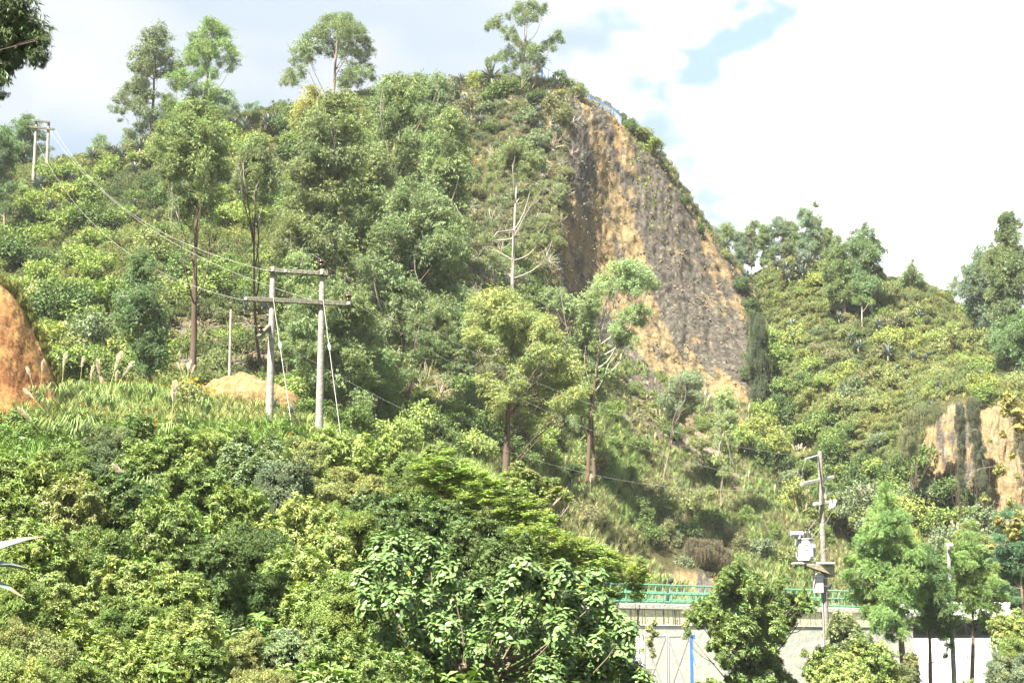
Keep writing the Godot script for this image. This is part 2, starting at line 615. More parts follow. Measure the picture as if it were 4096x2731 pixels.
	if group.begins_with("eucalyptus trees on the hill"):
		for q in 5:
			var s: Array = spots[rng.randi() % spots.size()]
			var rr: float = s[1].x
			var from := sm[clampi(int(sm.size() * R(0.35, 0.8)), 1, sm.size() - 1)]
			var tip: Vector3 = s[0] + Vector3(R(-0.8, 0.8) * rr, R(0.0, 1.0) * rr, rr * 1.25)
			var lm := MB.new()
			var pale := Color(0.2, 0.18, 0.155)
			var mid := from.lerp(tip, 0.55) + Vector3(0, 0, rr * 0.7)
			limb(lm, from, mid, 0.055, 0.035, bark, 0.1, 5, 4)
			limb(lm, mid, tip, 0.04, 0.012, pale, 0.2, 5, 5)
			for w in 3: limb(lm, mid.lerp(tip, R(0.3, 0.8)), tip + rdir() * rr * 0.8, 0.02, 0.006, pale, 0.2, 4, 4)
			part("branch", lm.mesh(bm, true), o)
	crown(o, "crown", style, spots, tint)
	return o

# a bush built of leaf clumps, at a place measured in the photograph
func bush(called: String, label: String, category: String, group: String, style: String, d: float, clumps: Array, tint: Color, foot := Vector2(-1, -1), deep := 0.8) -> Node3D:
	var cx := 0.0
	var low := -1e9
	for c in clumps:
		cx += c[0] / clumps.size()
		low = maxf(low, c[1] + c[2] * 0.9)
	var base := P(cx, low, d) if foot.x < 0 else P(foot.x, foot.y, d)
	var gy := height_at(base.x, base.z)
	var hangs := style == "vine"
	if not hangs: base.y = minf(base.y, gy)
	var o := thing(called, label, category, base, group)
	var px_m := d * DK / FPX
	if hangs:
		var more := []
		for i in clumps.size() - 1:
			for t in [0.33, 0.67]: more.append([lerpf(clumps[i][0], clumps[i + 1][0], t), lerpf(clumps[i][1], clumps[i + 1][1], t), (clumps[i][2] + clumps[i + 1][2]) * 0.52])
		clumps = clumps + more
	var spots := []
	var sm := material("bark", 0.9, 0.2)
	for i in clumps.size():
		var c: Array = clumps[i]
		var r: float = c[2] * px_m
		var dz: float = R(-deep, deep) * r
		var p: Vector3 = P(c[0], c[1], d + dz) - base
		spots.append([p, Vector3(r * R(1.0, 1.2), r * R(0.85, 1.1), r * R(1.0, 1.2))] + ([c[3]] if c.size() > 3 else []))
		spots.append([p + Vector3(R(-0.6, 0.6) * r, R(-0.8, -0.1) * r, r * R(0.4, 1.0)), Vector3.ONE * r * R(0.5, 0.8)])
		spots.append([p + Vector3(R(-0.7, 0.7) * r, R(-1.3, -0.7) * r, r * R(-0.3, 0.6)), Vector3.ONE * r * R(0.6, 0.9)])
		spots.append([p + Vector3(R(-0.8, 0.8) * r, R(0.1, 0.8) * r, r * R(-0.5, 0.5)), Vector3.ONE * r * R(0.35, 0.6)])
		spots.append([p + Vector3(R(-0.6, 0.6) * r, R(-0.7, 0.1) * r, -r * R(0.6, 1.2)), Vector3.ONE * r * R(0.6, 0.85)])
		if not hangs and style != "fine":
			var y := p.y - r * 1.7
			for q in 4:
				if y < 0.1: break
				spots.append([Vector3(p.x + R(-0.5, 0.5) * r, y, p.z + R(-0.2, 0.8) * r), Vector3.ONE * r * R(0.8, 1.1)])
				y -= r * 1.3
		var lm := MB.new()
		limb(lm, Vector3(R(-0.25, 0.25), -0.5, R(-0.6, 0.0)), p + Vector3(0, 0, -0.2 * r), 0.018 + 0.012 * r, 0.006, Color(0.07, 0.055, 0.04), 0.15, 5)
		part("stem", lm.mesh(sm, true), o)
	crown(o, "foliage", style, spots, tint)
	return o

# ------------------------------------------------------------------ sky
func make_sky() -> PanoramaSkyMaterial:
	var w := 2048
	var h := 1024
	var n := FastNoiseLite.new()
	n.seed = 11; n.frequency = 1.0; n.fractal_octaves = 6
	n.noise_type = FastNoiseLite.TYPE_SIMPLEX_SMOOTH
	var n2 := FastNoiseLite.new()
	n2.seed = 29; n2.frequency = 1.0; n2.fractal_octaves = 4
	n2.noise_type = FastNoiseLite.TYPE_SIMPLEX_SMOOTH
	var img := Image.create(w, h, false, Image.FORMAT_RGBF)
	# openings in the cloud: azimuth, elevation (degrees), half sizes, slant
	var holes := [[7.8, 20.9, 1.5, 0.55, 0.5, 0.7], [9.9, 22.2, 0.9, 0.5, 0.3, 0.55], [6.1, 19.9, 0.7, 0.4, 0.3, 0.55], [5.6, 17.6, 0.6, 0.5, -0.4, 0.4], [7.4, 14.8, 0.6, 0.7, -0.5, 0.38], [3.2, 21.5, 1.2, 0.5, 0.2, 0.3], [11.7, 22.6, 0.8, 0.25, 0.1, 0.5], [18.2, 22.0, 0.5, 0.4, 0.0, 0.45]]
	for y in h:
		var el := (0.5 - (y + 0.5) / h) * PI
		var ed := rad_to_deg(el)
		for x in w:
			var az := wrapf((x + 0.5) / w * TAU, -PI, PI)
			var dir := Vector3(sin(az) * cos(el), sin(el), -cos(az) * cos(el))
			if ed < -3.0:
				img.set_pixel(x, y, Color(0.16, 0.18, 0.13))
				continue
			var ad := rad_to_deg(az)
			# cloud thickness: a wide bank of cumulus to the right of the view, thin veil to the left, bright broken cloud out of view elsewhere, lighting the slopes
			var q := Vector3(dir.x * 3.0, dir.y * 5.5, dir.z * 3.0)
			var c := n.get_noise_3dv(q)
			var fine := n.get_noise_3dv(q * 4.0)
			var cover := 0.62 + 0.9 * c + 0.22 * fine
			var bank := clampf((ad - 2.0) / 9.0, 0, 1) * clampf((62.0 - ad) / 20.0, 0, 1) * clampf((40.0 - ed) / 14.0, 0, 1)
			cover = lerpf(cover, 1.25 + 0.25 * c + 0.2 * fine, bank)
			for o in holes:
				var dx: float = ad - o[0]
				var dy: float = ed - o[1] - dx * o[4]
				var g: float = dx * dx / (o[2] * o[2]) + dy * dy / (o[3] * o[3])
				if g < 9.0:
					cover -= o[5] * 2.7 * exp(-g * 0.33) * clampf(0.75 + 1.3 * fine + 2.0 * n2.get_noise_3dv(q * 8.0) + 1.0 * n2.get_noise_3dv(q * 21.0), 0.0, 1.9)
			cover = pow(smoothstep(-0.7, 1.25, cover), 2.6)
			var veil := clampf((8.0 - ad) / 8.0, 0, 1) * clampf((ad + 80.0) / 30.0, 0, 1)
			var blue := Color(0.086, 0.119, 0.143).lerp(Color(0.096, 0.122, 0.142), clampf(1.0 - ed / 30.0, 0, 1))
			var white := 0.25 + 0.12 * bank + 0.03 * c
			var cloud := Color(white, white * 1.01, white * 1.035)
			var col := blue.lerp(cloud, cover)
			# the thin grey-blue veil on the left, paler upwards, bluest low down over the left ridge
			var low := clampf((19.5 - ed) / 7.0, 0, 1) * clampf((-ad - 3.0) / 7.0, 0, 1)
			var haze := Color(0.096, 0.111, 0.128).lerp(Color(0.052, 0.076, 0.11), low)
			haze = haze.lerp(Color(0.128, 0.132, 0.138), clampf(0.4 + 2.4 * n2.get_noise_3dv(q * 1.2 + Vector3(3, 0, 0)), 0, 1) * (1.0 - low * 0.6))
			col = col.lerp(haze, veil * 0.92)
			img.set_pixel(x, y, col)
	var sky := PanoramaSkyMaterial.new()
	sky.panorama = ImageTexture.create_from_image(img)
	return sky

# ------------------------------------------------------------------ terrain
var mound_spots := []

func behind(c: Array) -> Array:
	# measured profile -> world points, continued over the ridge and down the far side
	var out := []
	for p in c: out.append(P(p[0], p[1], p[2]))
	var e: Vector3 = out[out.size() - 1]
	var k: float = e.x / -e.z
	out.append(e + Vector3(k * 22, -3, -22))
	out.append(e + Vector3(k * 130, -45, -130))
	return out

func terrain(called: String, ctrl: Array, su: int, sv: int, rock: Callable, tone: Callable, rough_amp: float) -> Array:
	var g := loft(ctrl, su, sv)
	var nz := FastNoiseLite.new()
	nz.seed = 5; nz.frequency = 0.11; nz.fractal_octaves = 5
	var nc := g.size()
	var nr: int = g[0].size()
	var rocky := []
	for i in nc:
		var u := float(i) / su
		var line := PackedFloat32Array()
		line.resize(nr)
		for j in nr:
			var v := float(j) / sv
			var p: Vector3 = g[i][j]
			var k: float = rock.call(u, v, p, nz)
			line[j] = k
			# weathered relief: rills down the bare face, lumps elsewhere
			if k > 0.02:
				var rill := nz.get_noise_3d(u * 6.0 + v * 3.0, v * 5.0, 3.0) * 0.5 - clampf(absf(nz.get_noise_3d((u + v * 0.12) * 30.0, v * 4.0, 123.0)) * -4.0 + 0.7, 0, 1) * 0.22 + nz.get_noise_3dv(p * Vector3(2.6, 1.9, 2.6)) * 0.5 + nz.get_noise_3dv(p * 6.0) * 0.28 + nz.get_noise_3dv(p * 15.0) * 0.22
				g[i][j] = p + Vector3(0.1, 0.35, 0.9) * rill * k
			else:
				g[i][j] = p + Vector3(0, nz.get_noise_3dv(p * 0.7) * rough_amp, 0)
		rocky.append(line)
	var soil := MB.new()
	var face := MB.new()
	for i in nc:
		for j in nr:
			var p: Vector3 = g[i][j]
			soil.v.append(p)
			soil.c.append(tone.call(float(i) / su, float(j) / sv, p, nz, rocky[i][j]))
	face.v = soil.v
	face.c = soil.c
	for i in nc - 1:
		for j in nr - 1:
			var a := i * nr + j
			var t := PackedInt32Array([a, a + 1, a + nr + 1, a, a + nr + 1, a + nr])
			if rocky[i][j] > 0.5: face.ix.append_array(t)
			else: soil.ix.append_array(t)
	var m := material("earth", 0.95, 0.15)
	if not m.normal_enabled: grain(m, 41, 0.62, 0.55, 9.0)
	var a := part(called, soil.mesh(m, true), self)
	tag(a, "soil of the slope under the bushes", "", "", "structure")
	var b := part("cliff_face", face.mesh(m, true), self)
	tag(b, "bare ochre and grey rock face", "", "", "structure")
	remember(g)
	return [g, rocky]

const OCHRE := Color(0.178, 0.138, 0.077)
const GREY := Color(0.068, 0.064, 0.058)

func rock_color(p: Vector3, u: float, v: float, nz: FastNoiseLite, grey_bias: float) -> Color:
	# bands of grey crust over ochre conglomerate, drawn out along the fall of the face
	var s := nz.get_noise_3d((u + v * 0.95) * 9.0, (u - v) * 2.0, 40.0) * 2.2 + nz.get_noise_3d((u + v * 0.6) * 18.0, v * 9.0, 71.0) * 0.4 + nz.get_noise_3dv(p * 4.0) * 0.9 + grey_bias
	var k := smoothstep(-0.12, 0.2, s)
	var o := OCHRE
	o = o.lerp(Color(0.25, 0.18, 0.09), clampf(0.5 + nz.get_noise_3dv(p * 2.4 + Vector3(9, 0, 0)) * 1.5, 0, 1) * 0.6)
	o = o.lerp(Color(0.2, 0.11, 0.045), clampf(nz.get_noise_3dv(p * 1.1 + Vector3(0, 30, 0)) * 2.0, 0, 1) * 0.35)
	var c := o.lerp(GREY, k * 0.92)
	var run := nz.get_noise_3d((u + v * 0.12) * 46.0, v * 3.0, 123.0)
	c = c.lerp(Color(0.05, 0.045, 0.038), clampf(run * 3.2 - 0.95, 0, 0.55))      # dark rain runs
	var speck := nz.get_noise_3dv(p * 26.0)
	c = c.lerp(Color(0.26, 0.24, 0.2) if speck > 0 else Color(0.04, 0.036, 0.03), clampf(absf(speck) * 1.5 - 0.22, 0, 0.75))
	return c

func near(p: Vector3, o: Vector3, r: float) -> float:
	return clampf(1.5 - p.distance_to(o) / r * 1.1, 0, 1)

func build_terrain() -> void:
	# profiles of the main hill from the viewer's feet to its ridge: pixel and distance
	var A := [
		[[-900, 1000, 6], [-900, 640, 18], [-900, 520, 30], [-900, 440, 44], [-900, 405, 58], [-900, 390, 72], [-900, 330, 92], [-900, 270, 112], [-900, 215, 132]],
		[[-150, 1000, 6], [-150, 690, 18], [-150, 560, 30], [-150, 448, 44], [-150, 400, 58], [-150, 386, 72], [-150, 314, 92], [-150, 248, 112], [-150, 182, 132]],
		[[0, 1000, 6], [0, 700, 18], [0, 560, 30], [0, 452, 44], [0, 400, 58], [0, 384, 74], [0, 312, 93], [0, 244, 112], [0, 176, 132]],
		[[110, 1000, 6], [110, 710, 18], [110, 570, 30], [110, 455, 45], [110, 402, 60], [110, 384, 76], [110, 310, 94], [110, 238, 112], [110, 158, 132]],
		[[200, 1000, 6], [200, 715, 18], [200, 580, 30], [200, 460, 46], [200, 405, 60], [200, 388, 76], [200, 302, 95], [200, 218, 114], [200, 136, 134]],
		[[300, 1000, 6], [300, 720, 18], [300, 600, 30], [300, 470, 46], [300, 425, 60], [300, 402, 76], [300, 306, 97], [300, 210, 118], [300, 112, 138]],
		[[400, 1000, 6], [400, 730, 18], [400, 630, 30], [400, 520, 46], [400, 465, 62], [400, 430, 78], [400, 320, 100], [400, 210, 120], [400, 98, 141]],
		[[480, 1000, 6], [480, 740, 18], [480, 670, 30], [480, 570, 46], [480, 495, 64], [480, 440, 82], [480, 316, 104], [480, 203, 122], [480, 86, 141]],
		[[535, 1005, 6], [535, 748, 18], [535, 700, 30], [535, 610, 50], [530, 525, 70], [530, 450, 88], [530, 304, 108], [540, 190, 123], [545, 84, 139]],
		[[572, 1005, 6], [570, 755, 18], [565, 720, 31], [560, 655, 56], [553, 545, 80], [552, 440, 98], [553, 300, 113], [569, 190, 125], [573, 95, 138]],
		[[612, 1010, 6], [610, 765, 18], [606, 738, 34], [602, 690, 66], [600, 585, 84], [600, 372, 116], [598, 300, 124], [606, 205, 133], [616, 118, 141]],
		[[660, 1010, 6], [660, 775, 18], [655, 745, 36], [652, 698, 76], [650, 597, 92], [655, 398, 118], [652, 330, 126], [656, 250, 134], [660, 160, 142]],
		[[710, 1010, 6], [710, 780, 18], [706, 748, 36], [704, 698, 78], [702, 600, 94], [702, 418, 121], [700, 355, 128], [702, 292, 135], [703, 226, 143]],
		[[752, 1010, 6], [755, 780, 18], [755, 748, 36], [757, 698, 80], [758, 605, 96], [763, 430, 122], [762, 378, 129], [760, 335, 136], [757, 297, 143]],
		[[768, 1010, 6], [775, 780, 18], [780, 748, 36], [785, 698, 86], [790, 610, 97], [776, 435, 125], [771, 402, 132], [769, 374, 139], [769, 350, 147]],
		[[810, 1010, 6], [820, 780, 18], [830, 748, 36], [840, 700, 93], [845, 618, 100], [815, 470, 124], [806, 468, 134], [803, 468, 144], [800, 470, 154]],
		[[930, 1010, 6], [930, 780, 18], [930, 745, 36], [935, 700, 95], [940, 625, 101], [935, 540, 112], [935, 535, 125], [935, 535, 138], [935, 536, 150]],
		[[1060, 1010, 6], [1060, 775, 18], [1060, 740, 36], [1060, 698, 95], [1060, 628, 101], [1060, 545, 110], [1060, 545, 122], [1060, 545, 135], [1060, 546, 150]],
		[[1900, 1000, 6], [1900, 760, 18], [1900, 730, 36], [1900, 690, 82], [1900, 620, 96], [1900, 560, 110], [1900, 560, 122], [1900, 560, 135], [1900, 560, 150]],
	]
	var ctrl := []
	for c in A: ctrl.append(behind(c))
	var bank := P(693, 578, 93.5)
	var scree := P(218, 335, 85)
	var scree2 := P(208, 366, 79)
	var gully := P(672, 424, 114)
	var hollow := P(450, 250, 112)
	var rock := func(u: float, v: float, p: Vector3, nz: FastNoiseLite) -> float:
		# columns 9 to 14, rows 5 to 8 carry the cliff
		var w := nz.get_noise_3dv(p * 1.5) * 0.3
		var a := smoothstep(8.75, 9.05, u + w * 0.5) * (1.0 - smoothstep(13.9, 14.4, u + w))
		var b := smoothstep(4.8, 5.1, v + w) * (1.0 - smoothstep(7.9, 8.04, v + w * 0.2))
		return a * b
	var tone := func(u: float, v: float, p: Vector3, nz: FastNoiseLite, k: float) -> Color:
		var dry := clampf(0.5 + nz.get_noise_3dv(p * 0.6) * 1.6, 0, 1)
		var c := Color(0.05, 0.052, 0.024).lerp(Color(0.085, 0.075, 0.04), dry)
		if v > 3.0 and v < 4.9 and u > 1.0 and u < 5.2: c = Color(0.085, 0.11, 0.032).lerp(Color(0.16, 0.13, 0.06), dry * 0.6)
		if k > 0.02: c = c.lerp(rock_color(p, u, v, nz, 0.2 + 0.3 * smoothstep(9.9, 9.2, u) * smoothstep(6.4, 7.4, v) + 0.4 * smoothstep(13.2, 13.9, u) + 0.3 * smoothstep(7.85, 8.0, v)), smoothstep(0.3, 0.6, k))
		var s := maxf(near(p, bank, 5.5), 0.0)
		if s > 0: c = c.lerp(rock_color(p, u * 2.0, v, nz, -0.35), smoothstep(0.3, 0.7, s + nz.get_noise_3dv(p * 3.0) * 0.4))
		s = maxf(near(p, scree, 6.5), near(p, scree2, 5.0))
		if s > 0: c = c.lerp(Color(0.17, 0.15, 0.115).lerp(Color(0.085, 0.076, 0.06), clampf(0.5 + nz.get_noise_3dv(p * 9.0) * 1.6, 0, 1)), smoothstep(0.25, 0.7, s + nz.get_noise_3dv(p * 3.0) * 0.4))
		s = near(p, gully, 8.0)
		if s > 0 and k < 0.5: c = c.lerp(Color(0.17, 0.145, 0.115), smoothstep(0.3, 0.7, s + nz.get_noise_3dv(p * 3.0) * 0.5))
		return c
	hill = terrain("hillside", ctrl, 30, 44, rock, tone, 0.9)

	# the second hill, beyond the gully on the right
	var B := [
		[[735, 480, 122], [735, 440, 126], [735, 400, 130], [735, 350, 140], [735, 300, 152]],
		[[765, 480, 120], [765, 428, 125], [766, 392, 129], [768, 330, 138], [770, 276, 148]],
		[[800, 490, 116], [802, 440, 121], [804, 392, 124], [802, 330, 133], [800, 268, 145]],
		[[850, 520, 108], [852, 468, 113], [852, 424, 116], [850, 352, 127], [850, 276, 142]],
		[[900, 545, 100], [902, 505, 104], [902, 432, 107], [900, 370, 122], [900, 290, 139]],
		[[935, 550, 98], [935, 518, 101], [935, 405, 105], [935, 370, 119], [935, 302, 137]],
		[[980, 550, 96], [980, 520, 99], [980, 398, 103], [980, 375, 117], [980, 334, 135]],
		[[1030, 550, 95], [1030, 522, 98], [1030, 402, 102], [1030, 390, 115], [1030, 366, 132]],
		[[1130, 560, 94], [1130, 525, 97], [1130, 420, 102], [1130, 415, 115], [1130, 405, 130]],
		[[1700, 580, 94], [1700, 540, 97], [1700, 480, 102], [1700, 460, 115], [1700, 450, 130]],
	]
	ctrl = []
	for c in B: ctrl.append(behind(c))
	var rock_b := func(u: float, v: float, p: Vector3, nz: FastNoiseLite) -> float:
		var w := nz.get_noise_3dv(p * 1.5) * 0.3
		return smoothstep(4.3, 4.8, u + w) * smoothstep(0.3, 0.6, v) * (1.0 - smoothstep(1.9, 2.05, v + w * 0.3))
	var tone_b := func(u: float, v: float, p: Vector3, nz: FastNoiseLite, k: float) -> Color:
		var dry := clampf(0.5 + nz.get_noise_3dv(p * 0.6) * 1.6, 0, 1)
		var c := Color(0.055, 0.058, 0.026).lerp(Color(0.095, 0.085, 0.042), dry)
		if v > 0.8 and v < 2.0 and u > 1.5: c = c.lerp(Color(0.26, 0.2, 0.11), clampf(nz.get_noise_3dv(p * 1.2) * 2.5, 0, 1))
		if k > 0.02: c = c.lerp(rock_color(p, u * 1.6, v, nz, -0.38), smoothstep(0.3, 0.6, k))
		return c
	hill_b = terrain("far_hillside", ctrl, 26, 30, rock_b, tone_b, 0.8)

	# flat land under everything, out to the horizon
	var m := MB.new()
	m.quad(Vector3(-3000, -14, -3000), Vector3(-3000, -14, 600), Vector3(3000, -14, 600), Vector3(3000, -14, -3000), Color(0.09, 0.1, 0.045))
	tag(part("ground", m.mesh(material("earth")), self), "valley floor", "", "", "structure")

	# the cut earth bank at the left edge
	var crest := [[-200, 150], [-120, 205], [-60, 245], [-25, 268], [0, 283], [12, 294], [22, 308], [30, 326], [40, 345], [50, 367], [58, 388], [62, 398]]
	ctrl = []
	for q in crest:
		var x: float = q[0]
		var y: float = q[1]
		var top := P(x, y, 57)
		var foot := P(x - 8, 396, 50.5)
		foot.y -= 1.8
		var back := P(x, 392, 66)
		back.y -= 0.6
		var far := P(x, 392, 72)
		far.y -= 1.0
		ctrl.append([foot, foot.lerp(top, 0.5) + Vector3(0, -0.06, 0.28) * (top.y - foot.y) * 0.25, top, top.lerp(back, 0.4) + Vector3(0, 0.2, 0), back, far])
	var g := loft(ctrl, 10, 16)
	var nz := FastNoiseLite.new()
	nz.seed = 77; nz.frequency = 0.3; nz.fractal_octaves = 5
	var e := MB.new()
	for i in g.size():
		for j in g[0].size():
			var p: Vector3 = g[i][j]
			var u: float = i / 10.0
			var v: float = j / 16.0
			var fall := nz.get_noise_3dv(p * Vector3(1.3, 0.7, 1.3)) * 0.7 + nz.get_noise_3dv(p * 3.5) * 0.22 + nz.get_noise_3dv(p * 9.0) * 0.1
			e.v.append(p + Vector3(0.1, 0.2, 0.9) * fall * (1.0 if v < 2.6 else 0.3))
			var t := clampf(0.5 + nz.get_noise_3dv(p * Vector3(0.9, 1.6, 0.9)) * 2.2, 0, 1)
			var c := Color(0.215, 0.122, 0.05).lerp(Color(0.14, 0.066, 0.03), t)
			c = c.lerp(Color(0.24, 0.155, 0.065), smoothstep(1.2, 1.9, v + nz.get_noise_3dv(p * 2.0) * 0.5) * 0.8)
			c = c.lerp(Color(0.2, 0.1, 0.05), clampf(nz.get_noise_3dv(p * 6.0) * 1.6 - 0.25, 0, 0.6))
			e.c.append(c)
	var nr: int = g[0].size()
	for i in g.size() - 1:
		for j in nr - 1:
			var a := i * nr + j
			e.ix.append_array(PackedInt32Array([a, a + 1, a + nr + 1, a, a + nr + 1, a + nr]))
	tag(part("earth_bank", e.mesh(material("earth"), true), self), "cut bank of orange earth with a grassy edge", "", "", "structure")
	for i in g.size(): mound_spots.append(g[i][2 * 16])

	# the heap of pale sand on the terrace
	e = MB.new()
	var o := P(238, 398, 61)
	o.y -= 0.05
	var na := 48
	var nq := 16
	for i in na:
		var a := TAU * i / na
		for j in nq + 1:
			var t := float(j) / nq
			var r := t * (2.1 + 0.3 * sin(a * 2.0 + 1.0))
			var hgt := 1.35 * pow(1.0 - t, 0.85) * (1.0 + 0.25 * nz.get_noise_2d(cos(a) * t * 6.0, sin(a) * t * 6.0))
			var p := o + Vector3(cos(a) * r * 1.35, hgt, sin(a) * r * 0.9)
			p += Vector3(0, nz.get_noise_3dv(p * 6.0) * 0.22, 0)
			e.v.append(p)
			e.c.append(Color(0.28, 0.2, 0.1).lerp(Color(0.2, 0.135, 0.065), clampf(0.5 + nz.get_noise_3dv(p * 5.0) * 1.5, 0, 1)))
	for i in e.v.size():      # its skirt runs on under the grass
		if i % (nq + 1) == nq: e.v[i] = o + (e.v[i] - o) * Vector3(1.1, 0, 1.1) + Vector3(0, -1.3, 0)
	for i in na:
		for j in nq:
			var a := i * (nq + 1) + j
			var b := ((i + 1) % na) * (nq + 1) + j
			e.ix.append_array(PackedInt32Array([a, a + 1, b + 1, a, b + 1, b]))
	var heap := part("sand_heap", e.mesh(material("earth"), true), self)
	tag(heap, "low heap of pale ochre sand on the grassy terrace beside the concrete poles", "sand heap")

var hill := []
var hill_b := []

# ------------------------------------------------------------------ ground cover
func tuft_mesh(seed_: int, blades: int, length: float, wid: float, lean: float) -> ArrayMesh:
	rng.seed = seed_
	var m := MB.new()
	for i in blades:
		var a := R(0, TAU)
		var o := Vector3(cos(a), 0, sin(a))
		var l := length * R(0.55, 1.1)
		var p := o * R(0, 0.22) * length
		var s := o.cross(Vector3.UP) * wid * 0.5
		var le := lean * R(0.3, 1.2)
		var v := R(0.45, 0.85)
		var c := Color(v, v * R(0.94, 1.0), v * R(0.8, 1.0))
		var m1 := p + (Vector3.UP + o * le * 0.5).normalized() * l * 0.55
		var m2 := m1 + (Vector3.UP * 0.55 + o * le * 1.3).normalized() * l * 0.45
		m.quad(p - s, p + s, m1 + s * 0.9, m1 - s * 0.9, c)
		m.tri(m1 - s * 0.9, m1 + s * 0.9, m2, c)
	return m.mesh(material("grass", 0.7, 0.3, Color(0.45, 0.5, 0.2)))

func scatter(called: String, label: String, mesh: Mesh, g: Array, su: int, sv: int, density: float, pick: Callable) -> void:
	# pick(u, v, point) -> [weight, size, tint]; plants stand where the terrain is
	var xf := []
	var cols := []
	var step := 4
	for i in range(0, g.size() - step, step):
		for j in range(0, g[0].size() - step, step):
			var a: Vector3 = g[i][j]
			if a.z < -215 or a.z > -8.0: continue
			var b: Vector3 = g[i + step][j]
			var d: Vector3 = g[i][j + step]
			var s := project(a)
			if s.x < -170 or s.x > 1190: continue
			var area := (b - a).cross(d - a).length()
			var w: Array = pick.call(float(i) / su, float(j) / sv, a)
			var n: float = area * density * w[0]
			var k := int(n) + (1 if rng.randf() < n - int(n) else 0)
			for q in mini(k, 40):
				var e: Vector3 = g[i + step][j + step]
				var x := rng.randf()
				var y := rng.randf()
				var p := a.lerp(b, x).lerp(d.lerp(e, x), y)
				var sz: float = w[1] * R(0.65, 1.35)
				xf.append(Transform3D(Basis(Vector3.UP, R(0, TAU)) * Basis.from_scale(Vector3(sz, sz * R(0.75, 1.15), sz)), p + Vector3(0, sz * w[3], 0)))
				var t: Color = w[2] * LEAF
				var f := R(0.75, 1.25)
				cols.append(Color(t.r * f * R(0.85, 1.15), t.g * f, t.b * f))
	var mm := MultiMesh.new()
	mm.transform_format = MultiMesh.TRANSFORM_3D
	mm.use_colors = true
	mm.mesh = mesh
	mm.instance_count = xf.size()
	for i in xf.size():
		mm.set_instance_transform(i, xf[i])
		mm.set_instance_color(i, cols[i])
	var o := MultiMeshInstance3D.new()
	o.multimesh = mm
	o.name = numbered(called)
	add_child(o)
	tag(o, label, "", "", "stuff")

